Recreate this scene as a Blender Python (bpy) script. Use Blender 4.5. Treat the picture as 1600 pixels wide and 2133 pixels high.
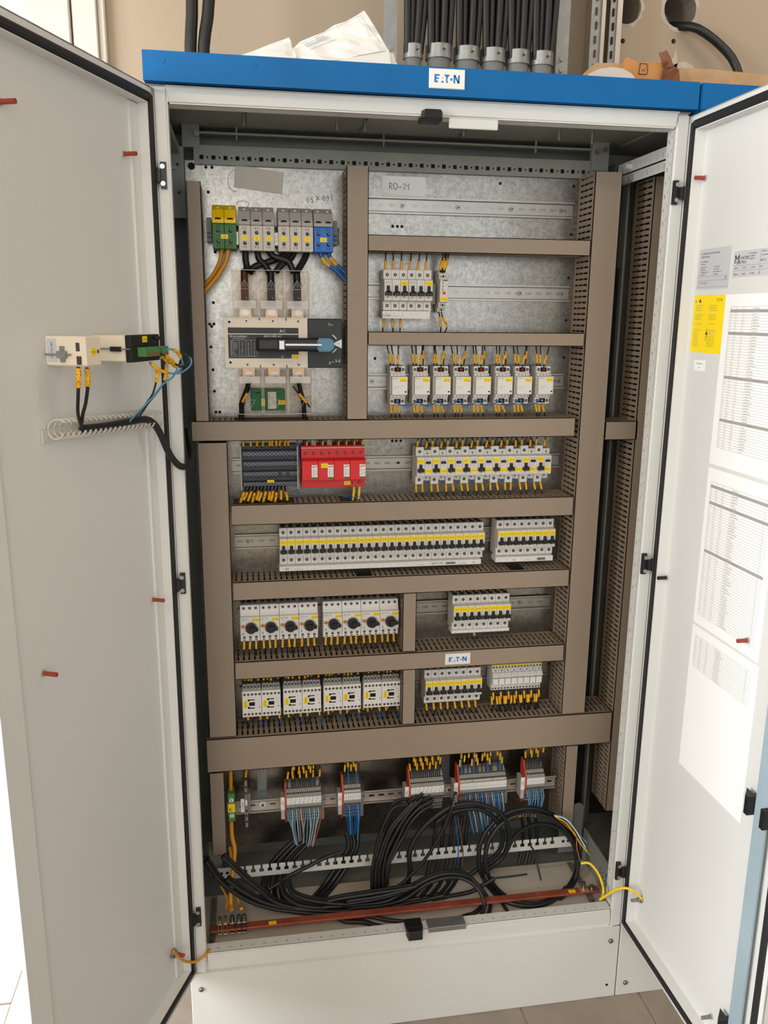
import bpy, bmesh, math, random
from mathutils import Vector, Matrix
random.seed(7)
for _o in list(bpy.data.objects):
    bpy.data.objects.remove(_o)
SC = bpy.context.scene
COL = SC.collection

# ------------------------------------------------------------------ camera
cam_data = bpy.data.cameras.new('camera')
cam = bpy.data.objects.new('camera', cam_data)
COL.objects.link(cam)
cam_data.sensor_fit = 'HORIZONTAL'
cam_data.sensor_width = 36.0
cam_data.lens = 1737.77 * 36.0 / 1600.0
cam_data.clip_start = 0.02
YAW, PITCH, ROLL = 0.1645, 0.2307, 0.0102
_f = Vector((math.sin(YAW) * math.cos(PITCH), math.cos(YAW) * math.cos(PITCH), -math.sin(PITCH)))
_r = Vector((math.cos(YAW), -math.sin(YAW), 0))
_u = _r.cross(_f)
_r2 = _r * math.cos(ROLL) + _u * math.sin(ROLL)
_u2 = -_r * math.sin(ROLL) + _u * math.cos(ROLL)
_m = Matrix(((_r2.x, _u2.x, -_f.x, 0.1551), (_r2.y, _u2.y, -_f.y, -1.5926), (_r2.z, _u2.z, -_f.z, 1.6056), (0, 0, 0, 1)))
cam.matrix_world = _m
SC.camera = cam

# ------------------------------------------------------------------ light
SC.cycles.transparent_max_bounces = 40
SC.view_settings.view_transform = 'Standard'
SC.view_settings.look = 'None'
SC.view_settings.gamma = 1.0
SC.view_settings.use_curve_mapping = False
SC.view_settings.exposure = -0.06

world = bpy.data.worlds.new('sky')
SC.world = world
world.use_nodes = True
_bg = world.node_tree.nodes['Background']
_bg.inputs[0].default_value = (0.86, 0.93, 1.0, 1)
_bg.inputs[1].default_value = 2.6

def light(name, kind, loc, direction, energy, color, size=None, size_y=None, angle=None):
    d = bpy.data.lights.new(name, kind)
    d.energy = energy
    d.color = color
    if kind == 'AREA':
        d.shape = 'RECTANGLE'
        d.size = size
        d.size_y = size_y
    if angle:
        d.angle = angle
    o = bpy.data.objects.new(name, d)
    COL.objects.link(o)
    o.location = loc
    o.rotation_euler = Vector(direction).to_track_quat('-Z', 'Y').to_euler()
    return o

light('sun', 'SUN', (-3, 4, 6), (0.12, -0.46, -0.82), 17.0, (1.0, 0.96, 0.9), angle=0.01)
# daylight entering by the windows of the room
light('daylight_left', 'AREA', (-2.32, -1.35, 1.65), (1, 0.04, -0.12), 128, (0.93, 0.975, 1.0), 2.0, 1.8)
light('daylight_rear', 'AREA', (-0.9, -4.0, 1.95), (0.3, 1, -0.03), 20, (1.0, 0.95, 0.87), 2.2, 1.3)
light('ceiling_lamp', 'AREA', (-0.5, -2.5, 2.92), (0, 0.35, -1), 16, (1.0, 0.89, 0.75), 1.2, 0.4)
light('wall_fill_light', 'AREA', (1.9, -0.4, 2.92), (0, 0.3, -1), 8, (1.0, 0.90, 0.78), 1.2, 0.3)  # fill light added to brighten the back wall's right part

# ------------------------------------------------------------------ materials
def lin(c):
    c = c / 255.0
    return c / 12.92 if c <= 0.04045 else ((c + 0.055) / 1.055) ** 2.4

def rgb(r, g, b):
    return (lin(r), lin(g), lin(b), 1.0)

_mats = {}
def mat(name, col, rough=0.5, metal=0.0, var=0.0, scale=8.0, alpha=None, bump=0.0, spec=None):
    """one plain material; var > 0 mottles the colour with a noise"""
    if name in _mats:
        return _mats[name]
    m = bpy.data.materials.new(name)
    m.use_nodes = True
    nt = m.node_tree
    b = nt.nodes['Principled BSDF']
    c = rgb(*col)
    b.inputs['Base Color'].default_value = c
    b.inputs['Roughness'].default_value = rough
    b.inputs['Metallic'].default_value = metal
    if spec is not None:
        b.inputs['Specular IOR Level'].default_value = spec
    if alpha is not None:
        b.inputs['Alpha'].default_value = alpha
    if var > 0 or bump > 0:
        tc = nt.nodes.new('ShaderNodeTexCoord')
        n = nt.nodes.new('ShaderNodeTexNoise')
        n.inputs['Scale'].default_value = scale
        n.inputs['Detail'].default_value = 5
        nt.links.new(tc.outputs['Object'], n.inputs['Vector'])
        if var > 0:
            r = nt.nodes.new('ShaderNodeValToRGB')
            r.color_ramp.elements[0].position = 0.3
            r.color_ramp.elements[1].position = 0.7
            r.color_ramp.elements[0].color = tuple(max(0, x * (1 - var)) for x in c[:3]) + (1,)
            r.color_ramp.elements[1].color = tuple(min(1, x * (1 + var)) for x in c[:3]) + (1,)
            nt.links.new(n.outputs['Fac'], r.inputs['Fac'])
            nt.links.new(r.outputs['Color'], b.inputs['Base Color'])
        if bump > 0:
            bp = nt.nodes.new('ShaderNodeBump')
            bp.inputs['Strength'].default_value = bump
            bp.inputs['Distance'].default_value = 0.002
            nt.links.new(n.outputs['Fac'], bp.inputs['Height'])
            nt.links.new(bp.outputs['Normal'], b.inputs['Normal'])
    _mats[name] = m
    return m

M = {}
M['white'] = mat('white_lacquer', (213, 213, 209), 0.42, var=0.015, scale=3)
M['inner_white'] = mat('door_lacquer', (218, 218, 215), 0.5, var=0.02, scale=2)
M['blue'] = mat('blue_lacquer', (0, 96, 158), 0.5, var=0.06, scale=14, spec=0.25)
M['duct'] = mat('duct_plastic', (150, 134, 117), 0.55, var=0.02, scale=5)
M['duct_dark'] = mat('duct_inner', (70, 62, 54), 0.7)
M['black'] = mat('black_plastic', (20, 20, 21), 0.45)
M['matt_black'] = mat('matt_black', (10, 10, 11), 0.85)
M['rubber'] = mat('gasket_rubber', (26, 26, 27), 0.6)
M['cable'] = mat('cable_sheath', (21, 22, 23), 0.46, var=0.15, scale=30)
M['steel'] = mat('bright_steel', (168, 167, 163), 0.3, 1.0)
M['zinc'] = mat('zinc_strip', (150, 152, 150), 0.42, 0.75, var=0.12, scale=30)
M['dim_zinc'] = mat('frame_zinc', (138, 140, 132), 0.5, 0.15, var=0.08, scale=12)
M['rail'] = mat('rail_zinc', (166, 161, 152), 0.36, 0.9, var=0.06, scale=20)
M['pale_rail'] = mat('rail_passivated', (196, 188, 178), 0.42, 0.55, var=0.06, scale=20)
M['device'] = mat('device_grey', (214, 211, 206), 0.5)
M['device2'] = mat('device_light', (226, 224, 220), 0.5)
M['device3'] = mat('device_mid_grey', (176, 173, 168), 0.5)
M['cream'] = mat('device_cream', (232, 220, 200), 0.5)
M['grey'] = mat('terminal_grey', (122, 121, 119), 0.55)
M['terminal_mid'] = mat('terminal_mid_grey', (146, 144, 140), 0.55)
M['grey_lt'] = mat('terminal_light', (200, 192, 184), 0.5)
M['grey_hood'] = mat('terminal_hood', (168, 163, 158), 0.5)
M['yellow'] = mat('yellow_tag', (246, 214, 8), 0.5)
M['pe_yellow'] = mat('terminal_yellow', (238, 196, 4), 0.45)
M['green'] = mat('terminal_green', (44, 104, 34), 0.5)
M['green_lt'] = mat('connector_green', (70, 130, 72), 0.5)
M['pcb'] = mat('board_green', (16, 116, 74), 0.5)
M['blue_t'] = mat('terminal_blue', (8, 100, 194), 0.45)
M['blue_w'] = mat('wire_blue', (22, 92, 168), 0.4)
M['blue_core'] = mat('core_pale_blue', (86, 150, 184), 0.45)
M['white_core'] = mat('core_white', (190, 182, 172), 0.5)
M['grey_core'] = mat('core_grey', (130, 126, 120), 0.5)
M['brown_core'] = mat('core_brown', (120, 74, 46), 0.5)
M['orange'] = mat('marking_orange', (222, 140, 40), 0.5)
M['orange_core'] = mat('core_orange', (178, 92, 58), 0.5)
M['red'] = mat('arrester_red', (214, 30, 32), 0.45)
M['dark_red'] = mat('sleeve_dark_red', (110, 20, 20), 0.5)
M['end_red'] = mat('end_plate_red', (188, 70, 44), 0.55)
M['pe_wire'] = mat('wire_yellow_green', (222, 168, 10), 0.45)
M['pe_bright'] = mat('wire_yellow', (238, 200, 30), 0.45)
M['print'] = mat('print_black', (36, 36, 38), 0.6)
M['print_grey'] = mat('print_grey', (120, 120, 122), 0.6)
M['logo'] = mat('print_blue', (24, 110, 190), 0.5)
M['paper'] = mat('paper', (244, 244, 242), 0.7)
M['card'] = mat('grey_card', (206, 198, 188), 0.7)
M['print_white'] = mat('print_white', (230, 230, 228), 0.5)
M['copper'] = mat('copper', (176, 92, 70), 0.42, 0.55, var=0.25, scale=18)
M['copper_lug'] = mat('tinned_copper', (214, 178, 140), 0.35, 0.7)
M['screwhead'] = mat('screw_head', (150, 148, 142), 0.35, 0.9)
M['cardboard'] = mat('cardboard', (186, 150, 110), 0.8, var=0.12, scale=30)
M['brown_box'] = mat('brown_carton', (196, 134, 76), 0.75, var=0.1, scale=25)
M['brown_tape'] = mat('brown_tape', (122, 72, 44), 0.4)
M['socket_blue'] = mat('handle_blue', (74, 128, 158), 0.4)
M['pin_red'] = mat('stud_sleeve_red', (150, 58, 40), 0.5)
M['plate_blue'] = mat('bar_blue_zinc', (164, 184, 194), 0.45, 0.2, var=0.05, scale=9)
M['label_grey'] = mat('rating_label', (196, 197, 201), 0.5)
M['warn'] = mat('warning_yellow', (255, 222, 0), 0.5)
M['comb_white'] = mat('comb_plastic', (202, 198, 190), 0.5)
M['floor_plate'] = mat('gland_plate', (190, 181, 168), 0.55, 0.1, var=0.06, scale=12)
M['light_red'] = mat('wire_ferrule_red', (168, 30, 36), 0.5)
M['block_dark'] = mat('block_dark_grey', (70, 71, 76), 0.5)
M['smoke'] = mat('smoked_shrink', (84, 44, 28), 0.5)

def clear_plastic(name, col, fac):
    m = bpy.data.materials.new(name)
    m.use_nodes = True
    nt = m.node_tree
    out = nt.nodes['Material Output']
    b = nt.nodes['Principled BSDF']
    b.inputs['Base Color'].default_value = rgb(*col)
    b.inputs['Roughness'].default_value = 0.12
    t = nt.nodes.new('ShaderNodeBsdfTransparent')
    mx = nt.nodes.new('ShaderNodeMixShader')
    mx.inputs[0].default_value = fac
    nt.links.new(t.outputs[0], mx.inputs[1])
    nt.links.new(b.outputs[0], mx.inputs[2])
    nt.links.new(mx.outputs[0], out.inputs[0])
    return m
def clear_sheet(name, col):
    m = bpy.data.materials.new(name)
    m.use_nodes = True
    nt = m.node_tree
    nt.nodes.remove(nt.nodes['Principled BSDF'])
    t = nt.nodes.new('ShaderNodeBsdfTransparent')
    t.inputs[0].default_value = rgb(*col)
    nt.links.new(t.outputs[0], nt.nodes['Material Output'].inputs[0])
    return m
M['clear'] = clear_sheet('clear_plastic', (250, 247, 244))
M['clear_edge'] = clear_plastic('clear_plastic_edge', (226, 222, 216), 0.46)
M['clear_blue'] = clear_sheet('clear_tinted', (244, 246, 250))

def galvanised():
    m = bpy.data.materials.new('galvanised_sheet')
    m.use_nodes = True
    nt = m.node_tree
    b = nt.nodes['Principled BSDF']
    tc = nt.nodes.new('ShaderNodeTexCoord')
    v = nt.nodes.new('ShaderNodeTexVoronoi')
    v.inputs['Scale'].default_value = 160
    n = nt.nodes.new('ShaderNodeTexNoise')
    n.inputs['Scale'].default_value = 70
    n.inputs['Detail'].default_value = 8
    n.inputs['Roughness'].default_value = 0.7
    n2 = nt.nodes.new('ShaderNodeTexNoise')
    n2.inputs['Scale'].default_value = 3.5
    for k in (v, n, n2):
        nt.links.new(tc.outputs['Object'], k.inputs['Vector'])
    mx = nt.nodes.new('ShaderNodeMix')
    mx.inputs[0].default_value = 0.25
    nt.links.new(n.outputs['Fac'], mx.inputs[2])
    nt.links.new(v.outputs['Distance'], mx.inputs[3])
    r = nt.nodes.new('ShaderNodeValToRGB')
    r.color_ramp.elements[0].position = 0.28
    r.color_ramp.elements[0].color = rgb(116, 112, 105)
    r.color_ramp.elements[1].position = 0.62
    r.color_ramp.elements[1].color = rgb(152, 147, 138)
    nt.links.new(mx.outputs[0], r.inputs['Fac'])
    nt.links.new(r.outputs['Color'], b.inputs['Base Color'])
    b.inputs['Metallic'].default_value = 1.0
    mr = nt.nodes.new('ShaderNodeMapRange')
    mr.inputs['To Min'].default_value = 0.22
    mr.inputs['To Max'].default_value = 0.36
    nt.links.new(n2.outputs['Fac'], mr.inputs['Value'])
    nt.links.new(mr.outputs[0], b.inputs['Roughness'])
    return m
M['galv'] = galvanised()

def sleeve_mat():
    """yellow marker sleeve with small dark printed characters"""
    m = bpy.data.materials.new('marker_sleeve')
    m.use_nodes = True
    nt = m.node_tree
    b = nt.nodes['Principled BSDF']
    b.inputs['Roughness'].default_value = 0.5
    tc = nt.nodes.new('ShaderNodeTexCoord')
    mp = nt.nodes.new('ShaderNodeMapping')
    mp.inputs['Scale'].default_value = (700, 700, 420)
    n = nt.nodes.new('ShaderNodeTexNoise')
    n.inputs['Scale'].default_value = 1.0
    n.inputs['Detail'].default_value = 1
    nt.links.new(tc.outputs['Object'], mp.inputs['Vector'])
    nt.links.new(mp.outputs['Vector'], n.inputs['Vector'])
    r = nt.nodes.new('ShaderNodeValToRGB')
    r.color_ramp.interpolation = 'CONSTANT'
    r.color_ramp.elements[0].color = rgb(60, 40, 6)
    r.color_ramp.elements[1].color = rgb(240, 178, 14)
    r.color_ramp.elements[1].position = 0.38
    nt.links.new(n.outputs['Fac'], r.inputs['Fac'])
    nt.links.new(r.outputs['Color'], b.inputs['Base Color'])
    return m
M['sleeve'] = sleeve_mat()

def striped_cable():
    m = bpy.data.materials.new('yellow_green_cable')
    m.use_nodes = True
    b = m.node_tree.nodes['Principled BSDF']
    b.inputs['Base Color'].default_value = rgb(206, 140, 16)
    b.inputs['Roughness'].default_value = 0.45
    return m
M['pe_cable'] = striped_cable()

# ------------------------------------------------------------------ mesh building
_text_cache = {}
def text_mesh(s, bold=0.0):
    """flat lettering as (verts, faces, width) at size 1, from the built-in font"""
    key, body = (s, bold), s
    if key not in _text_cache:
        cu = bpy.data.curves.new('t', 'FONT')
        cu.body = body
        cu.offset = bold
        cu.resolution_u = 1
        ob = bpy.data.objects.new('t', cu)
        me = ob.to_mesh()
        vs = [tuple(v.co) for v in me.vertices]
        fs = [tuple(p.vertices) for p in me.polygons]
        w = max((v[0] for v in vs), default=0)
        ob.to_mesh_clear()
        bpy.data.objects.remove(ob)
        bpy.data.curves.remove(cu)
        _text_cache[key] = (vs, fs, w)
    return _text_cache[key]

def smooth(pts, k=4):
    """Catmull-Rom through the points"""
    P = [Vector(p) for p in pts]
    if len(P) < 3:
        return P
    P = [P[0] * 2 - P[1]] + P + [P[-1] * 2 - P[-2]]
    out = []
    for i in range(1, len(P) - 2):
        a, b, c, d = P[i - 1:i + 3]
        for j in range(k):
            t = j / k
            out.append(0.5 * ((2 * b) + (c - a) * t + (2 * a - 5 * b + 4 * c - d) * t * t + (3 * b - a - 3 * c + d) * t ** 3))
    out.append(P[-2])
    return out

class MB:
    """collects shapes into one mesh; xf maps its coordinates into the world"""
    def __init__(self, xf=None):
        self.v, self.f, self.m, self.s = [], [], [], []
        self.xf = xf
    def add(self, verts, faces, mi=0, sm=False):
        o = len(self.v)
        if self.xf:
            verts = [self.xf(*p) for p in verts]
        self.v += [tuple(p) for p in verts]
        for f in faces:
            self.f.append(tuple(o + i for i in f))
            self.m.append(mi)
            self.s.append(sm)
        return self
    def box(self, x0, x1, y0, y1, z0, z1, mi=0):
        return self.add([(x0, y0, z0), (x1, y0, z0), (x1, y1, z0), (x0, y1, z0), (x0, y0, z1), (x1, y0, z1), (x1, y1, z1), (x0, y1, z1)],
                        [(0, 3, 2, 1), (4, 5, 6, 7), (0, 1, 5, 4), (1, 2, 6, 5), (2, 3, 7, 6), (3, 0, 4, 7)], mi)
    def cbox(self, x0, x1, y0, y1, z0, z1, c, mi=0):
        """box whose front edges (towards -y) are chamfered by c"""
        self.add([(x0, y1, z0), (x1, y1, z0), (x1, y1, z1), (x0, y1, z1),
                  (x0, y0 + c, z0), (x1, y0 + c, z0), (x1, y0 + c, z1), (x0, y0 + c, z1),
                  (x0 + c, y0, z0 + c), (x1 - c, y0, z0 + c), (x1 - c, y0, z1 - c), (x0 + c, y0, z1 - c)],
                 [(0, 1, 2, 3), (0, 4, 5, 1), (1, 5, 6, 2), (2, 6, 7, 3), (3, 7, 4, 0),
                  (4, 8, 9, 5), (5, 9, 10, 6), (6, 10, 11, 7), (7, 11, 8, 4), (8, 11, 10, 9)], mi)
        return self
    def prism(self, prof, x0, x1, mi=0):
        """profile of (distance in front of the plate, z), extruded along x"""
        n = len(prof)
        vs = [(x0, -d, z) for d, z in prof] + [(x1, -d, z) for d, z in prof]
        fs = [(i, (i + 1) % n, n + (i + 1) % n, n + i) for i in range(n)]
        return self.add(vs, fs + [tuple(range(n))[::-1], tuple(range(n, 2 * n))], mi)
    def extrude(self, poly, y0, y1, mi=0):
        """outline of (x, z), given thickness from y0 to y1"""
        n = len(poly)
        vs = [(x, y0, z) for x, z in poly] + [(x, y1, z) for x, z in poly]
        fs = [(i, (i + 1) % n, n + (i + 1) % n, n + i) for i in range(n)]
        return self.add(vs, fs + [tuple(range(n))[::-1], tuple(range(n, 2 * n))], mi)
    def cyl(self, p0, p1, r, n=12, mi=0, r1=None, sm=True):
        p0, p1 = Vector(p0), Vector(p1)
        r1 = r if r1 is None else r1
        d = (p1 - p0).normalized()
        a = d.orthogonal().normalized()
        b = d.cross(a)
        vs, o = [], []
        for p, q in ((p0, r), (p1, r1)):
            for i in range(n):
                t = 2 * math.pi * i / n
                vs.append(p + a * (q * math.cos(t)) + b * (q * math.sin(t)))
        self.add(vs, [(i, (i + 1) % n, n + (i + 1) % n, n + i) for i in range(n)], mi, sm)
        return self.add(vs, [tuple(range(n))[::-1], tuple(range(n, 2 * n))], mi)
    def tube(self, pts, r, n=8, mi=0, caps=True):
        P = [Vector(p) for p in pts]
        vs = []
        prev = None
        for i, p in enumerate(P):
            d = (P[min(i + 1, len(P) - 1)] - P[max(i - 1, 0)])
            d = d.normalized() if d.length > 1e-9 else Vector((0, 0, 1))
            a = (prev - d * prev.dot(d)) if prev is not None else d.orthogonal()
            if a.length < 1e-6:
                a = d.orthogonal()
            a.normalize()
            prev = a
            b = d.cross(a)
            for k in range(n):
                t = 2 * math.pi * k / n
                vs.append(p + a * (r * math.cos(t)) + b * (r * math.sin(t)))
        fs = []
        for i in range(len(P) - 1):
            for k in range(n):
                fs.append((i * n + k, i * n + (k + 1) % n, (i + 1) * n + (k + 1) % n, (i + 1) * n + k))
        self.add(vs, fs, mi, True)
        if caps:
            e = (len(P) - 1) * n
            self.add(vs, [tuple(range(n))[::-1], tuple(range(e, e + n))], mi)
        return self
    def ring(self, c, r0, r1, y0, y1, n=16, mi=0):
        """flat collar in the x-z plane between y0 (front) and y1"""
        cx, cz = c
        vs = []
        for r, y in ((r0, y0), (r1, y0), (r1, y1), (r0, y1)):
            for i in range(n):
                t = 2 * math.pi * i / n
                vs.append((cx + r * math.cos(t), y, cz + r * math.sin(t)))
        fs = []
        for k in range(4):
            for i in range(n):
                fs.append((k * n + i, k * n + (i + 1) % n, ((k + 1) % 4) * n + (i + 1) % n, ((k + 1) % 4) * n + i))
        return self.add(vs, fs, mi)
    def text(self, s, x, y, z, size, mi=0, align='C', turn=0, sx=1.0, bold=0.0):
        """lettering facing -y at (x, z); z is its baseline"""
        vs, fs, w = text_mesh(s, bold)
        off = {'L': 0, 'C': -w / 2, 'R': -w}[align]
        c, n = math.cos(turn), math.sin(turn)
        out = []
        for a, b, _ in vs:
            a = (a + off) * size * sx
            b = b * size
            out.append((x + a * c - b * n, y, z + a * n + b * c))
        return self.add(out, fs, mi)
    def holed(self, org, u, v, L, H, holes, t, mi=0):
        """sheet of length L along u and height H along v with a row of holes (at, centre height, half width, half height, 'o' or 's')"""
        org, u, v = Vector(org), Vector(u), Vector(v)
        w = u.cross(v)
        holes = sorted(holes)
        cuts = [0.0] + [(a[0] + b[0]) / 2 for a, b in zip(holes, holes[1:])] + [L]
        P = lambda a, b, k=0: org + u * a + v * b + w * k
        for h, c0, c1 in zip(holes, cuts, cuts[1:]):
            at, ch, rw, rh, kind = h
            outer = [(c1, ch), (c1, H), (at, H), (c0, H), (c0, ch), (c0, 0), (at, 0), (c1, 0)]
            q = 0.7071
            if kind == 'o':
                inner = [(at + rw, ch), (at + rw * q, ch + rh * q), (at, ch + rh), (at - rw * q, ch + rh * q), (at - rw, ch), (at - rw * q, ch - rh * q), (at, ch - rh), (at + rw * q, ch - rh * q)]
            elif kind == 'l':
                e = rw - rh * 0.6
                inner = [(at + rw, ch), (at + e, ch + rh), (at, ch + rh), (at - e, ch + rh), (at - rw, ch), (at - e, ch - rh), (at, ch - rh), (at + e, ch - rh)]
            else:
                inner = [(at + rw, ch), (at + rw, ch + rh), (at, ch + rh), (at - rw, ch + rh), (at - rw, ch), (at - rw, ch - rh), (at, ch - rh), (at + rw, ch - rh)]
            vs = [P(*p) for p in outer] + [P(*p) for p in inner] + [P(p[0], p[1], -t) for p in inner]
            fs = [(i, (i + 1) % 8, 8 + (i + 1) % 8, 8 + i) for i in range(8)] + [(8 + i, 8 + (i + 1) % 8, 16 + (i + 1) % 8, 16 + i) for i in range(8)]
            self.add(vs, fs, mi)
        return self
    def build(self, name, mats, parent=None, bevel=0.0, kind=None, seg=1):
        me = bpy.data.meshes.new(name)
        off = Vector((0, 0, 0))
        p = parent
        while p is not None:
            off += p.location
            p = p.parent
        me.from_pydata([(a - off.x, b - off.y, c - off.z) for a, b, c in self.v], [], self.f)
        if not isinstance(mats, (list, tuple)):
            mats = [mats]
        for k in mats:
            me.materials.append(M[k] if isinstance(k, str) else k)
        me.polygons.foreach_set('material_index', self.m)
        me.polygons.foreach_set('use_smooth', self.s)
        if bevel > 0:
            bm = bmesh.new()
            bm.from_mesh(me)
            bmesh.ops.remove_doubles(bm, verts=bm.verts, dist=1e-6)
            es = [e for e in bm.edges if len(e.link_faces) == 2 and e.calc_face_angle(0) > 0.5]
            bmesh.ops.bevel(bm, geom=es, offset=bevel, segments=seg, affect='EDGES', clamp_overlap=True)
            bm.normal_update()
            bm.to_mesh(me)
            bm.free()
        me.update()
        o = bpy.data.objects.new(name, me)
        COL.objects.link(o)
        if parent is not None:
            o.parent = parent
        if kind:
            o['kind'] = kind
        return o

def tag(o, label, cat, group=None):
    o['label'] = label
    o['category'] = cat
    if group:
        o['group'] = group
    return o

def thing(name, label, cat, loc=(0, 0, 0), group=None):
    o = bpy.data.objects.new(name, None)
    o.empty_display_size = 0.02
    COL.objects.link(o)
    o.location = loc
    return tag(o, label, cat, group)

def one(mb, name, mats, label, cat, group=None, bevel=0.0, loc=None):
    """a thing that is a single mesh, its origin at its base"""
    if loc is None:
        xs, ys, zs = zip(*mb.v)
        loc = ((min(xs) + max(xs)) / 2, (min(ys) + max(ys)) / 2, min(zs))
    a = Vector(loc)
    mb.v = [(p[0] - a.x, p[1] - a.y, p[2] - a.z) for p in mb.v]
    o = mb.build(name, mats, None, bevel)
    o.location = loc
    return tag(o, label, cat, group)

def copy_thing(o, loc, label, group=None):
    c = o.copy()
    COL.objects.link(c)
    c.location = loc
    c['label'] = label
    if group:
        c['group'] = group
    for ch in list(o.children):
        d = ch.copy()
        COL.objects.link(d)
        d.parent = c
        for g in ch.children:
            e = g.copy()
            COL.objects.link(e)
            e.parent = d
    return c

ORD = ['first', 'second', 'third', 'fourth', 'fifth', 'sixth', 'seventh', 'eighth', 'ninth', 'tenth', 'eleventh', 'twelfth', 'thirteenth',
       'fourteenth', 'fifteenth', 'sixteenth', 'seventeenth', 'eighteenth', 'nineteenth', 'twentieth', 'twenty-first', 'twenty-second',
       'twenty-third', 'twenty-fourth', 'twenty-fifth', 'twenty-sixth', 'twenty-seventh', 'twenty-eighth', 'twenty-ninth', 'thirtieth']

PLATE = 0.30     # the mounting plate's front
LID = 0.205      # the front of the wiring ducts
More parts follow.
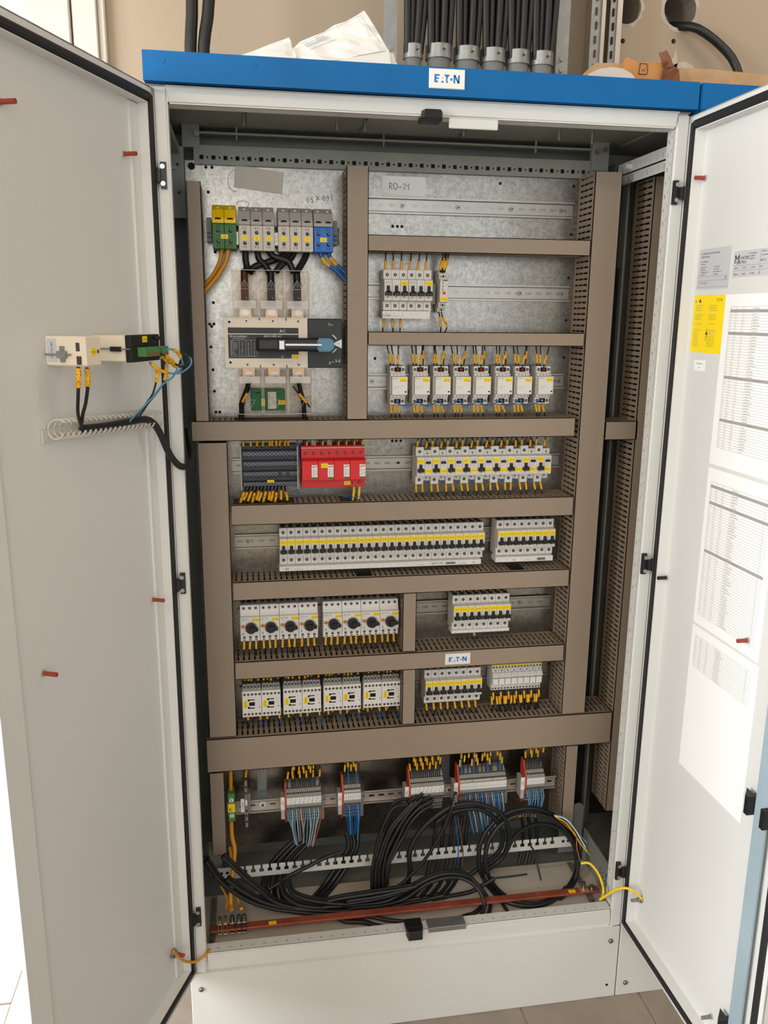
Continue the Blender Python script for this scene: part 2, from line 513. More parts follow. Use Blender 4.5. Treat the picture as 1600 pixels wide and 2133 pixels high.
# routes of the loose cables, in metres
PATHS = {
    'coil_outer': [(0.892, 0.187, 0.384), (0.873, 0.189, 0.394), (0.853, 0.190, 0.401), (0.832, 0.190, 0.406), (0.812, 0.190, 0.407), (0.791, 0.189, 0.405), (0.772, 0.188, 0.401), (0.754, 0.187, 0.393), (0.738, 0.185, 0.382), (0.724, 0.182, 0.369), (0.712, 0.180, 0.354), (0.704, 0.177, 0.337), (0.698, 0.174, 0.318), (0.696, 0.171, 0.299), (0.696, 0.168, 0.279), (0.700, 0.164, 0.259), (0.708, 0.161, 0.240), (0.714, 0.146, 0.232), (0.720, 0.123, 0.232), (0.728, 0.102, 0.232), (0.740, 0.085, 0.232), (0.754, 0.072, 0.232), (0.770, 0.063, 0.232), (0.788, 0.058, 0.232), (0.807, 0.056, 0.232), (0.828, 0.059, 0.232), (0.849, 0.066, 0.232), (0.870, 0.078, 0.232), (0.892, 0.093, 0.232), (0.912, 0.111, 0.232), (0.932, 0.134, 0.232), (0.950, 0.159, 0.232), (0.958, 0.167, 0.247), (0.959, 0.170, 0.267), (0.958, 0.173, 0.287), (0.952, 0.176, 0.307), (0.944, 0.179, 0.327), (0.933, 0.182, 0.345), (0.919, 0.184, 0.362), (0.903, 0.186, 0.376), (0.885, 0.188, 0.388), (0.865, 0.189, 0.397), (0.845, 0.190, 0.404), (0.824, 0.190, 0.407), (0.803, 0.190, 0.407)],
    'coil_inner': [(0.903, 0.107, 0.232), (0.884, 0.091, 0.232), (0.864, 0.079, 0.232), (0.844, 0.070, 0.232), (0.825, 0.065, 0.232), (0.806, 0.064, 0.232), (0.789, 0.067, 0.232), (0.773, 0.073, 0.232), (0.759, 0.084, 0.232), (0.747, 0.098, 0.232), (0.738, 0.115, 0.232), (0.731, 0.135, 0.232), (0.725, 0.149, 0.239), (0.716, 0.151, 0.257), (0.711, 0.154, 0.275), (0.709, 0.157, 0.293), (0.710, 0.160, 0.312), (0.714, 0.162, 0.329), (0.720, 0.165, 0.346), (0.730, 0.167, 0.361), (0.741, 0.170, 0.374), (0.755, 0.171, 0.385), (0.771, 0.173, 0.393), (0.788, 0.174, 0.399), (0.807, 0.175, 0.402), (0.826, 0.175, 0.401), (0.845, 0.175, 0.398), (0.864, 0.174, 0.393), (0.881, 0.173, 0.384), (0.898, 0.172, 0.373), (0.913, 0.170, 0.359), (0.925, 0.168, 0.344), (0.935, 0.165, 0.327), (0.943, 0.163, 0.309), (0.947, 0.160, 0.290), (0.949, 0.157, 0.271), (0.947, 0.154, 0.253)],
    'coil_small': [(0.769, 0.171, 0.307), (0.780, 0.181, 0.318), (0.793, 0.190, 0.328), (0.809, 0.198, 0.337), (0.826, 0.204, 0.342), (0.845, 0.208, 0.346), (0.864, 0.210, 0.346), (0.882, 0.210, 0.344), (0.900, 0.207, 0.339), (0.916, 0.203, 0.332), (0.930, 0.196, 0.322), (0.940, 0.188, 0.310), (0.948, 0.178, 0.298), (0.952, 0.168, 0.284), (0.952, 0.156, 0.270), (0.948, 0.145, 0.257), (0.941, 0.134, 0.244), (0.931, 0.123, 0.232), (0.913, 0.102, 0.232), (0.893, 0.084, 0.232), (0.873, 0.071, 0.232)],
    'loopB1': [(0.668, 0.165, 0.447), (0.622, 0.163, 0.445), (0.578, 0.161, 0.425), (0.544, 0.159, 0.393), (0.524, 0.156, 0.362), (0.516, 0.154, 0.331), (0.518, 0.152, 0.292), (0.513, 0.150, 0.256)],
    'loopB2': [(0.577, 0.160, 0.426), (0.619, 0.162, 0.449), (0.661, 0.164, 0.453), (0.692, 0.166, 0.446), (0.735, 0.168, 0.424), (0.759, 0.170, 0.396), (0.772, 0.172, 0.353), (0.771, 0.174, 0.320), (0.761, 0.176, 0.286), (0.738, 0.178, 0.263), (0.704, 0.180, 0.237)],
    'loopB3': [(0.586, 0.170, 0.405), (0.622, 0.172, 0.427), (0.683, 0.174, 0.430), (0.721, 0.177, 0.409), (0.748, 0.179, 0.376), (0.760, 0.181, 0.332), (0.753, 0.183, 0.299), (0.729, 0.186, 0.272), (0.706, 0.188, 0.254), (0.666, 0.179, 0.232)],
    'textcable': [(0.626, 0.150, 0.495), (0.624, 0.149, 0.487), (0.617, 0.148, 0.455), (0.603, 0.147, 0.415), (0.586, 0.146, 0.378), (0.565, 0.144, 0.342), (0.545, 0.143, 0.313), (0.523, 0.142, 0.291), (0.498, 0.141, 0.266), (0.470, 0.140, 0.250)],
    'drop0': [(0.515, 0.185, 0.450), (0.483, 0.180, 0.449), (0.465, 0.175, 0.429), (0.449, 0.170, 0.395), (0.438, 0.165, 0.360), (0.430, 0.160, 0.325), (0.425, 0.155, 0.292), (0.424, 0.150, 0.238)],
    'drop1': [(0.537, 0.185, 0.458), (0.510, 0.179, 0.432), (0.483, 0.173, 0.404), (0.466, 0.168, 0.375), (0.453, 0.162, 0.341), (0.443, 0.156, 0.302), (0.441, 0.150, 0.236)],
    'drop2': [(0.551, 0.185, 0.462), (0.523, 0.180, 0.438), (0.498, 0.175, 0.406), (0.478, 0.170, 0.372), (0.464, 0.165, 0.343), (0.455, 0.160, 0.310), (0.451, 0.155, 0.276), (0.454, 0.150, 0.242)],
    'drop3': [(0.571, 0.185, 0.452), (0.541, 0.180, 0.439), (0.514, 0.175, 0.412), (0.496, 0.170, 0.381), (0.482, 0.165, 0.353), (0.468, 0.160, 0.326), (0.460, 0.155, 0.300), (0.459, 0.150, 0.241)],
    'drop4': [(0.578, 0.185, 0.442), (0.548, 0.180, 0.430), (0.521, 0.175, 0.404), (0.505, 0.170, 0.375), (0.491, 0.165, 0.355), (0.477, 0.160, 0.330), (0.465, 0.155, 0.310), (0.462, 0.150, 0.279)],
    'drop5': [(0.528, 0.185, 0.454), (0.499, 0.180, 0.428), (0.474, 0.175, 0.399), (0.458, 0.170, 0.369), (0.447, 0.165, 0.340), (0.437, 0.160, 0.309), (0.433, 0.155, 0.278), (0.433, 0.150, 0.237)],
    'floor0': [(0.034, 0.125, 0.388), (0.058, 0.124, 0.343), (0.088, 0.123, 0.307), (0.132, 0.122, 0.271), (0.178, 0.122, 0.249), (0.228, 0.121, 0.234), (0.290, 0.104, 0.232), (0.353, 0.091, 0.232), (0.372, 0.096, 0.232), (0.436, 0.096, 0.232), (0.504, 0.111, 0.232), (0.550, 0.116, 0.232), (0.594, 0.115, 0.240)],
    'floor1': [(0.079, 0.125, 0.335), (0.120, 0.124, 0.295), (0.166, 0.123, 0.264), (0.218, 0.122, 0.244), (0.291, 0.116, 0.232), (0.354, 0.105, 0.232), (0.374, 0.113, 0.232), (0.439, 0.111, 0.232), (0.495, 0.118, 0.237), (0.527, 0.117, 0.259), (0.560, 0.117, 0.278), (0.604, 0.116, 0.288), (0.649, 0.115, 0.282)],
    'floor2': [(0.072, 0.125, 0.395), (0.116, 0.124, 0.341), (0.154, 0.123, 0.299), (0.186, 0.123, 0.265), (0.228, 0.122, 0.245), (0.292, 0.121, 0.234), (0.310, 0.120, 0.237), (0.386, 0.120, 0.234), (0.451, 0.119, 0.236), (0.494, 0.118, 0.257), (0.538, 0.117, 0.280), (0.582, 0.117, 0.297), (0.626, 0.116, 0.296), (0.660, 0.115, 0.283)],
    'floor3': [(0.219, 0.125, 0.315), (0.229, 0.124, 0.283), (0.260, 0.122, 0.263), (0.313, 0.121, 0.247), (0.356, 0.120, 0.240), (0.364, 0.119, 0.248), (0.429, 0.117, 0.253), (0.483, 0.116, 0.262), (0.516, 0.115, 0.269)],
    'floor4': [(0.202, 0.125, 0.307), (0.214, 0.124, 0.273), (0.249, 0.122, 0.247), (0.313, 0.121, 0.233), (0.356, 0.120, 0.232), (0.353, 0.119, 0.240), (0.418, 0.117, 0.246), (0.474, 0.116, 0.256), (0.505, 0.115, 0.266)],
    'floor5': [(0.311, 0.125, 0.248), (0.354, 0.123, 0.255), (0.401, 0.121, 0.259), (0.449, 0.119, 0.264), (0.494, 0.117, 0.268), (0.527, 0.115, 0.273)],
    'floor6': [(0.356, 0.196, 0.327), (0.316, 0.190, 0.321), (0.272, 0.184, 0.305), (0.228, 0.177, 0.290), (0.199, 0.171, 0.275), (0.177, 0.165, 0.267)],
    'front1': [(0.349, 0.087, 0.232), (0.392, 0.086, 0.232), (0.452, 0.060, 0.232), (0.513, 0.044, 0.232), (0.555, 0.039, 0.232), (0.598, 0.040, 0.232), (0.645, 0.051, 0.232), (0.618, 0.040, 0.232), (0.644, 0.049, 0.232), (0.669, 0.065, 0.232), (0.689, 0.089, 0.232), (0.694, 0.105, 0.240)],
    'front2': [(0.321, 0.097, 0.232), (0.348, 0.072, 0.232), (0.389, 0.063, 0.232), (0.420, 0.046, 0.232), (0.452, 0.034, 0.232)],
    'front3': [(0.360, 0.088, 0.232), (0.386, 0.072, 0.232), (0.413, 0.053, 0.232), (0.436, 0.042, 0.232)],
    'arcR1': [(0.602, 0.130, 0.272), (0.627, 0.117, 0.285), (0.650, 0.103, 0.284), (0.668, 0.090, 0.274), (0.679, 0.077, 0.259), (0.682, 0.063, 0.242), (0.667, 0.039, 0.232)],
    'arcR2': [(0.667, 0.140, 0.266), (0.686, 0.117, 0.251), (0.697, 0.095, 0.242), (0.700, 0.072, 0.233), (0.683, 0.037, 0.232)],
    'stripped': [(0.566, 0.115, 0.232), (0.615, 0.121, 0.232), (0.664, 0.125, 0.234), (0.696, 0.128, 0.247), (0.727, 0.130, 0.262)],
    'offcut': [(0.729, 0.097, 0.232), (0.731, 0.072, 0.232), (0.736, 0.041, 0.232)],
    'offcut2': [(0.741, 0.169, 0.232), (0.776, 0.169, 0.232), (0.825, 0.171, 0.232)],
    'thinR': [(0.839, 0.200, 0.295), (0.844, 0.177, 0.288), (0.846, 0.153, 0.261), (0.847, 0.130, 0.242)],
    'tail0': [(0.254, 0.250, 0.345), (0.222, 0.237, 0.326), (0.179, 0.225, 0.285), (0.161, 0.212, 0.236), (0.169, 0.156, 0.232)],
    'tail1': [(0.268, 0.250, 0.343), (0.234, 0.237, 0.324), (0.193, 0.225, 0.284), (0.175, 0.212, 0.234), (0.182, 0.154, 0.232)],
    'tail2': [(0.285, 0.250, 0.342), (0.248, 0.237, 0.323), (0.209, 0.225, 0.282), (0.191, 0.212, 0.232), (0.198, 0.152, 0.232)],
    'tail3': [(0.299, 0.250, 0.340), (0.267, 0.237, 0.321), (0.226, 0.225, 0.280), (0.207, 0.211, 0.232), (0.214, 0.149, 0.232)],
    'tailb0': [(0.374, 0.250, 0.342), (0.377, 0.237, 0.309), (0.349, 0.225, 0.274), (0.311, 0.204, 0.232), (0.271, 0.149, 0.232)],
    'tailb1': [(0.389, 0.250, 0.341), (0.392, 0.237, 0.308), (0.364, 0.225, 0.272), (0.325, 0.202, 0.232), (0.285, 0.147, 0.232)],
    'tailb2': [(0.403, 0.250, 0.339), (0.399, 0.237, 0.307), (0.376, 0.225, 0.271), (0.337, 0.201, 0.232), (0.296, 0.145, 0.232)],
    'tailc0': [(0.604, 0.240, 0.374), (0.596, 0.230, 0.327), (0.589, 0.220, 0.286), (0.563, 0.185, 0.232), (0.522, 0.132, 0.232)],
    'tailc1': [(0.625, 0.240, 0.372), (0.617, 0.230, 0.324), (0.611, 0.220, 0.284), (0.583, 0.182, 0.232), (0.542, 0.129, 0.232)],
    'tailc2': [(0.648, 0.240, 0.370), (0.639, 0.230, 0.322), (0.633, 0.220, 0.281), (0.605, 0.179, 0.232), (0.562, 0.126, 0.232)],
    'tailc3': [(0.669, 0.240, 0.368), (0.661, 0.230, 0.320), (0.654, 0.220, 0.279), (0.625, 0.176, 0.232), (0.582, 0.123, 0.232)],
    'tailc4': [(0.686, 0.240, 0.366), (0.677, 0.230, 0.318), (0.671, 0.220, 0.277), (0.640, 0.173, 0.232), (0.597, 0.121, 0.232)],
    'taild0': [(0.823, 0.240, 0.367), (0.831, 0.233, 0.322), (0.829, 0.227, 0.270), (0.816, 0.213, 0.232)],
    'taild1': [(0.842, 0.240, 0.365), (0.849, 0.233, 0.320), (0.847, 0.227, 0.268), (0.833, 0.211, 0.232)],
    'taild2': [(0.860, 0.240, 0.363), (0.868, 0.233, 0.318), (0.865, 0.227, 0.266), (0.851, 0.208, 0.232)],
    'pe_big': [(0.095, 0.230, 0.557), (0.094, 0.233, 0.505), (0.094, 0.235, 0.475)],
    'pe_low': [(0.092, 0.230, 0.414), (0.093, 0.209, 0.391), (0.099, 0.188, 0.366), (0.096, 0.168, 0.342), (0.090, 0.147, 0.307), (0.088, 0.126, 0.271), (0.090, 0.105, 0.267)],
    'pe_low2': [(0.086, 0.220, 0.352), (0.092, 0.191, 0.326), (0.098, 0.163, 0.281), (0.108, 0.134, 0.256), (0.112, 0.105, 0.268)],
    'pe_low3': [(0.065, 0.150, 0.300), (0.078, 0.135, 0.281), (0.080, 0.120, 0.274), (0.076, 0.105, 0.271)],
    'blue_hang': [(0.634, 0.180, 0.410), (0.639, 0.177, 0.372), (0.643, 0.173, 0.333), (0.643, 0.170, 0.269)],
    'brown_hang': [(0.640, 0.180, 0.409), (0.650, 0.177, 0.357), (0.656, 0.173, 0.305), (0.654, 0.170, 0.268)],
    'earthR': [(0.917, 0.060, 0.334), (0.933, 0.050, 0.339), (0.949, 0.040, 0.323), (0.959, 0.030, 0.299), (0.955, 0.010, 0.286), (0.967, 0.048, 0.232)],
    'core_orange': [(0.888, 0.170, 0.392), (0.922, 0.158, 0.363), (0.937, 0.145, 0.350), (0.936, 0.133, 0.325), (0.938, 0.120, 0.306)],
    'core_yellow': [(0.888, 0.170, 0.393), (0.915, 0.158, 0.377), (0.937, 0.145, 0.347), (0.950, 0.133, 0.327), (0.960, 0.120, 0.316)],
    'core_white': [(0.887, 0.170, 0.395), (0.915, 0.158, 0.387), (0.936, 0.145, 0.363), (0.948, 0.133, 0.341), (0.953, 0.120, 0.331)],
    'core_blue': [(0.887, 0.170, 0.396), (0.917, 0.158, 0.389), (0.941, 0.145, 0.356), (0.961, 0.133, 0.336), (0.957, 0.120, 0.335)],
    'pe_u1': [(0.114, 0.250, 1.738), (0.109, 0.250, 1.713), (0.096, 0.250, 1.688), (0.082, 0.250, 1.671), (0.070, 0.250, 1.659)],
    'pe_u2': [(0.127, 0.245, 1.738), (0.121, 0.244, 1.712), (0.105, 0.242, 1.686), (0.085, 0.241, 1.662), (0.070, 0.240, 1.647)],
    'n_u1': [(0.317, 0.245, 1.738), (0.323, 0.245, 1.721), (0.335, 0.245, 1.709), (0.351, 0.245, 1.699), (0.377, 0.245, 1.673)],
    'n_u2': [(0.336, 0.250, 1.738), (0.340, 0.250, 1.724), (0.352, 0.250, 1.712), (0.368, 0.250, 1.698), (0.388, 0.250, 1.679)],
    'main0': [(0.162, 0.250, 1.736), (0.162, 0.245, 1.718), (0.164, 0.240, 1.702), (0.162, 0.235, 1.693)],
    'main1': [(0.187, 0.250, 1.736), (0.190, 0.245, 1.719), (0.202, 0.240, 1.706), (0.210, 0.235, 1.692)],
    'main2': [(0.210, 0.250, 1.736), (0.222, 0.245, 1.724), (0.250, 0.240, 1.715), (0.261, 0.235, 1.692)],
    'main3': [(0.249, 0.262, 1.736), (0.235, 0.255, 1.724), (0.210, 0.248, 1.714), (0.180, 0.242, 1.703), (0.170, 0.235, 1.691)],
    'main4': [(0.265, 0.262, 1.737), (0.256, 0.253, 1.722), (0.240, 0.244, 1.712), (0.224, 0.235, 1.694)],
    'main5': [(0.292, 0.262, 1.737), (0.285, 0.253, 1.721), (0.275, 0.244, 1.705), (0.266, 0.235, 1.692)],
    'dw1': [(-0.082, -0.321, 1.530), (-0.083, -0.322, 1.509), (-0.088, -0.308, 1.484), (-0.092, -0.296, 1.460), (-0.093, -0.269, 1.435)],
    'dw2': [(-0.074, -0.300, 1.528), (-0.074, -0.301, 1.504), (-0.081, -0.290, 1.475), (-0.087, -0.286, 1.458), (-0.094, -0.270, 1.435)],
    'trunk': [(-0.094, -0.261, 1.433), (-0.069, -0.200, 1.429), (-0.041, -0.130, 1.427), (-0.021, -0.084, 1.425), (-0.008, -0.070, 1.416), (0.002, -0.060, 1.395), (0.011, -0.050, 1.367), (0.020, -0.040, 1.346), (0.032, -0.030, 1.331), (0.043, -0.010, 1.329), (0.048, 0.030, 1.336), (0.044, 0.070, 1.353), (0.039, 0.100, 1.382)],
    'db1': [(0.011, -0.144, 1.517), (0.009, -0.149, 1.500), (0.001, -0.142, 1.475), (-0.013, -0.150, 1.456), (-0.036, -0.128, 1.427)],
    'db2': [(0.023, -0.113, 1.521), (0.020, -0.121, 1.498), (0.008, -0.123, 1.478), (-0.009, -0.138, 1.457), (-0.032, -0.116, 1.425)],
    'db3': [(0.001, -0.167, 1.528), (0.017, -0.155, 1.514), (0.041, -0.121, 1.507), (0.058, -0.082, 1.515), (0.062, -0.072, 1.527), (0.053, -0.065, 1.537)],
    'db4': [(0.045, -0.085, 1.526), (0.033, -0.116, 1.501), (0.017, -0.128, 1.490), (0.000, -0.143, 1.469), (-0.016, -0.157, 1.453), (-0.041, -0.139, 1.427)],
    'db5': [(0.032, -0.117, 1.524), (0.039, -0.101, 1.517), (0.054, -0.090, 1.520), (0.058, -0.080, 1.534), (0.048, -0.079, 1.539)],
    'db6': [(0.011, -0.131, 1.542), (0.019, -0.123, 1.534), (0.028, -0.116, 1.524)],
    'jumpL': [(-0.024, -0.075, 0.325), (-0.018, -0.065, 0.306), (-0.007, -0.050, 0.278), (0.008, -0.030, 0.255), (0.022, -0.012, 0.244), (0.035, -0.004, 0.248), (0.043, 0.012, 0.246)],
    'jumpR': [(0.946, 0.006, 0.272), (0.955, -0.004, 0.289), (0.967, -0.020, 0.314), (0.980, -0.032, 0.328), (0.994, -0.042, 0.331), (1.008, -0.048, 0.323), (1.020, -0.050, 0.309)],
}
# ------------------------------------------------------------------ the room
M['wall'] = mat('cream_plaster', (178, 160, 138), 0.85, var=0.03, scale=2.5, bump=0.15)
M['wall_white'] = mat('white_plaster', (190, 174, 150), 0.85)
M['tile'] = mat('floor_tile', (146, 134, 122), 0.5, var=0.1, scale=14)
M['tile2'] = mat('floor_tile_second', (138, 127, 116), 0.5, var=0.1, scale=14)
M['grout'] = mat('grout', (186, 178, 166), 0.9)
M['outdoor'] = mat('outdoor_concrete', (214, 210, 204), 0.9)
M['casing'] = mat('casing_paint', (220, 212, 200), 0.6)
M['hole'] = mat('hole_plaster', (150, 140, 128), 0.9, bump=0.4)
M['rough_plaster'] = mat('filler_plaster', (196, 186, 172), 0.95, var=0.12, scale=40, bump=0.6)
WY = 0.55

def struct(name, mb, mats, bevel=0.0):
    o = mb.build(name, mats, None, bevel)
    o['kind'] = 'structure'
    return o

fl = struct('floor', MB().box(-2.4, 3.4, -4.05, WY, -0.06, -0.005), 'grout')
tiles = {}
for i in range(-8, 6):
    for j in range(-4, 2):
        x0 = 0.763 + 0.30 * i
        y0 = -0.10 + 0.60 * j + (0.30 if i % 2 else 0.0)
        if y0 > WY - 0.05:
            continue
        y1 = min(y0 + 0.5955, WY - 0.002)
        key = (round(y1 - y0, 3), (i * 7 + j * 3) % 2)
        if key not in tiles:
            t = MB().cbox(0, 0.2955, 0, 0.1, 0, 0.1, 0)
            t = MB().box(0, 0.2955, 0, y1 - y0, -0.005, 0).build('tile', 'tile2' if key[1] else 'tile', fl, 0.0012)
            tiles[key] = t
        else:
            t = tiles[key].copy()
            COL.objects.link(t)
            t.parent = fl
        t.location = (x0 + 0.00225, y0, 0)

wb = MB()
wb.box(-2.4, -1.7, WY, WY + 0.18, 0, 3.0)
wb.box(-1.7, -0.302, WY, WY + 0.18, 2.45, 3.0)
wb.box(-0.302, 3.4, WY, WY + 0.18, 0, 2.19)
wb.box(-0.302, 1.0, WY, WY + 0.18, 2.19, 3.0)
wb.box(1.36, 3.4, WY, WY + 0.18, 2.19, 3.0)
wb.box(1.0, 1.36, WY, WY + 0.18, 2.42, 3.0)
# the strip of wall with the two cored holes and the two drilled ones
def cored(cx, cz, r, seed):
    rnd = random.Random(seed)
    return [(cx + r * (1 + rnd.uniform(-.07, .07)) * math.cos(2 * math.pi * k / 20), cz + r * (1 + rnd.uniform(-.07, .07)) * math.sin(2 * math.pi * k / 20)) for k in range(20)]
def wall_cell(mb, x0, x1, z0, z1, inner, depth):
    """wall face with one hole through it: fan from the hole's rim to the cell's border, and the bore behind"""
    cx = sum(p[0] for p in inner) / len(inner)
    cz = sum(p[1] for p in inner) / len(inner)
    n = len(inner)
    outer = []
    for k in range(n):
        a = math.atan2(inner[k][1] - cz, inner[k][0] - cx)
        dx, dz = math.cos(a), math.sin(a)
        t = min(((x1 - cx) / dx if dx > 1e-6 else (x0 - cx) / dx if dx < -1e-6 else 9), ((z1 - cz) / dz if dz > 1e-6 else (z0 - cz) / dz if dz < -1e-6 else 9))
        outer.append([cx + dx * t, cz + dz * t])
    for corner in ((x0, z0), (x1, z0), (x1, z1), (x0, z1)):
        k = min(range(n), key=lambda q: (outer[q][0] - corner[0]) ** 2 + (outer[q][1] - corner[1]) ** 2)
        outer[k] = list(corner)
    vs = [(a, WY, b) for a, b in outer] + [(a, WY, b) for a, b in inner]
    mb.add(vs, [(k, (k + 1) % n, n + (k + 1) % n, n + k) for k in range(n)], 0)
    vs = [(a, WY, b) for a, b in inner] + [(a + 0.0, WY + depth, b + 0.0) for a, b in inner]
    mb.add(vs, [(k, (k + 1) % n, n + (k + 1) % n, n + k) for k in range(n)] + [tuple(range(n, 2 * n))], 1)
wall_cell(wb, 1.0, 1.165, 2.295, 2.42, cored(1.098, 2.345, 0.037, 3), 0.13)
wall_cell(wb, 1.165, 1.36, 2.295, 2.42, cored(1.238, 2.349, 0.042, 5), 0.13)
wall_cell(wb, 1.0, 1.165, 2.19, 2.295, cored(1.095, 2.271, 0.006, 1), 0.05)
wall_cell(wb, 1.165, 1.36, 2.19, 2.295, cored(1.229, 2.278, 0.006, 2), 0.05)
wall_back = struct('wall_back', wb, ['wall', 'hole'])
pb = MB()
for cx, cz, r, sd in ((1.098, 2.345, 0.038, 3), (1.238, 2.349, 0.043, 5)):
    rnd = random.Random(sd + 20)
    n = 28
    a = [(cx + r * 0.98 * math.cos(2 * math.pi * k / n), cz + r * 0.98 * math.sin(2 * math.pi * k / n)) for k in range(n)]
    b = [(cx + r * (1.14 + rnd.uniform(-.07, .16)) * math.cos(2 * math.pi * k / n), cz + r * (1.14 + rnd.uniform(-.07, .16)) * math.sin(2 * math.pi * k / n)) for k in range(n)]
    vs = [(p[0], WY - 0.004, p[1]) for p in a] + [(p[0], WY - 0.0005, p[1]) for p in b]
    pb.add(vs, [(k, (k + 1) % n, n + (k + 1) % n, n + k) for k in range(n)])
for cx, cz, w, h in ((1.262, 2.215, 0.035, 0.02), (1.235, 2.228, 0.008, 0.03), (1.305, 2.205, 0.03, 0.012)):
    rnd = random.Random(int(cx * 1000))
    pts = [(cx + w * rnd.uniform(.7, 1.1) * math.cos(2 * math.pi * k / 11), cz + h * rnd.uniform(.6, 1.2) * math.sin(2 * math.pi * k / 11)) for k in range(11)]
    pb.extrude(pts, WY - 0.002, WY)
o = pb.build('plaster_patch', 'rough_plaster', wall_back)

wl = MB()
wl.box(-2.6, -2.4, -4.05, -2.5, 0, 3.0).box(-2.6, -2.4, -0.4, WY + 0.18, 0, 3.0).box(-2.6, -2.4, -2.5, -0.4, 0, 0.8).box(-2.6, -2.4, -2.5, -0.4, 2.7, 3.0)
struct('wall_left', wl, 'wall_white')
struct('wall_right', MB().box(3.4, 3.6, -4.05, WY + 0.18, 0, 3.0), 'wall')
wr = MB()
wr.box(-2.6, -0.8, -4.25, -4.05, 0, 3.0).box(2.6, 3.6, -4.25, -4.05, 0, 3.0).box(-0.8, 2.6, -4.25, -4.05, 0, 0.95).box(-0.8, 2.6, -4.25, -4.05, 2.85, 3.0)
struct('wall_front', wr, 'wall_white')
struct('ceiling', MB().box(-2.6, 3.6, -4.25, WY + 0.18, 3.0, 3.15), 'wall_white')
struct('exterior_ground', MB().box(-12, 12, WY + 0.18, 16, -0.12, -0.02), 'outdoor')
# casing of the glazed doorway to the outside, at the cabinet's left
struct('door_1', MB().box(-0.30, -0.203, WY - 0.035, WY - 0.001, 0, 2.95).box(-0.199, -0.146, WY - 0.03, WY - 0.001, 0, 2.95).box(-0.146, -0.130, WY - 0.02, WY - 0.001, 0, 2.95).box(-1.75, -0.302, WY - 0.035, WY - 0.001, 2.45, 2.52), 'casing', 0.003)

# ------------------------------------------------------------------ the cabinet
cab = thing('electrical_cabinet', 'tall pale grey electrical cabinet standing open with blue top band and two doors', 'electrical cabinet', (0.5, 0.2, 0))
fr = MB()
fr.box(0.0, 0.036, 0.0, 0.034, 0.2, 1.983)
fr.box(0.974, 1.0, 0.0, 0.010, 0.2, 1.983)
fr.box(0.036, 0.974, 0.0, 0.008, 1.957, 1.983)
fr.box(0.036, 0.974, 0.0, 0.006, 0.2, 0.2465)
frame = fr.build('frame', 'white', cab, 0.005, seg=3)
h = MB()
h.holed((0.974, 0.008, 0.25), (0, 0, 1), (0, 1, 0), 1.707, 0.013, [(0.02 + 0.025 * k, 0.0065, 0.003, 0.0022, 's') for k in range(68)], 0.003)
h.holed((0.974, 0.021, 0.25), (0, 0, 1), (0, 1, 0), 1.707, 0.013, [(0.012 + 0.025 * k, 0.0065, 0.0035, 0.0035, 's' if k % 2 else 'o') for k in range(68)], 0.003)
h.build('post_hole_strip', 'white', frame)
h = MB().holed((0.036, 0.0025, 0.2462), (1, 0, 0), (0, 1, 0), 0.938, 0.028, [(0.026 + 0.0251 * k, 0.012, 0.0033, 0.0028, 'o') for k in range(36)], 0.004)
h.build('sill_hole_strip', 'white', frame)
h = MB().holed((0.974, 0.008, 1.957), (-1, 0, 0), (0, 1, 0), 0.938, 0.03, [(0.03 + 0.05 * k, 0.014, 0.006, 0.003, 'o') for k in range(18)], 0.003)
h.build('lintel_hole_strip', 'white', frame)

hd = MB().box(0.0, 1.0, -0.0271, 0.40, 1.9875, 2.032).box(0.0, 1.0, -0.0271, -0.0255, 1.984, 1.9875).build('top_band', 'blue', cab, 0.0025, seg=2)
for x in (0.033, 0.184):
    MB().cyl((x, -0.0272, 2.016), (x, -0.0278, 2.016), 0.004).build('plug', 'blue', hd)
def badge(x0, x1, z0, z1, y, parent):
    b = MB().cbox(x0, x1, y - 0.003, y, z0, z1, 0.0012)
    w, hh = x1 - x0, z1 - z0
    yl = y - 0.0032
    # the maker's word mark, drawn as cut shapes: E, the two remains of the A, T hollowed by the O, the dot, N
    def q(*pts):
        out = []
        for px, py in pts:
            u = (px - 65) / 810
            out.append((x0 + w * u, yl, z1 - hh * (py - 60 - 36 * u) / 405))
        b.add(out, [tuple(range(len(out)))], 1)
    q((182, 185), (226, 187), (222, 355), (178, 353))
    q((222, 187), (305, 190), (292, 222), (222, 220))
    q((222, 254), (286, 256), (276, 286), (222, 284))
    q((222, 320), (268, 322), (256, 356), (222, 355))
    q((364, 238), (376, 274), (354, 273))
    q((342, 325), (384, 327), (394, 361), (330, 359))
    q((394, 195), (526, 200), (500, 238), (422, 235))
    q((440, 234), (494, 237), (476, 270), (470, 300), (478, 335), (496, 367), (446, 364))
    q((614, 205), (652, 207), (648, 375), (610, 373))
    q((714, 210), (754, 212), (750, 379), (710, 377))
    q((614, 205), (656, 207), (752, 379), (708, 377))
    uu = (562 - 65) / 810
    zc = z1 - hh * (297 - 60 - 36 * uu) / 405
    b.cyl((x0 + w * uu, y - 0.003, zc), (x0 + w * uu, yl, zc), hh * .066, 14, 1)
    return b.build('badge', ['print_white', 'logo'], parent)
badge(0.487, 0.5515, 1.9965, 2.0285, -0.0271, hd)

sk = MB().box(0.0, 1.0, 0.0, 0.40, 0.0, 0.1965).build('plinth', 'white', cab, 0.0015)
MB().ring((0.978, 0.035), .0002, .0035, -.0004, .001, 12).build('punched_hole', 'matt_black', sk)
for x, z in ((0.022, 0.157), (0.978, 0.160)):
    s = MB()
    s.cyl((x, 0, z), (x, -0.003, z), 0.0058, 14).cyl((x, -0.003, z), (x, -0.0048, z), 0.0042, 14, 0, 0.003).cyl((x, -0.0048, z), (x, -0.0049, z), 0.0018, 6, 1)
    s.build('screw', ['screwhead', 'black'], sk)

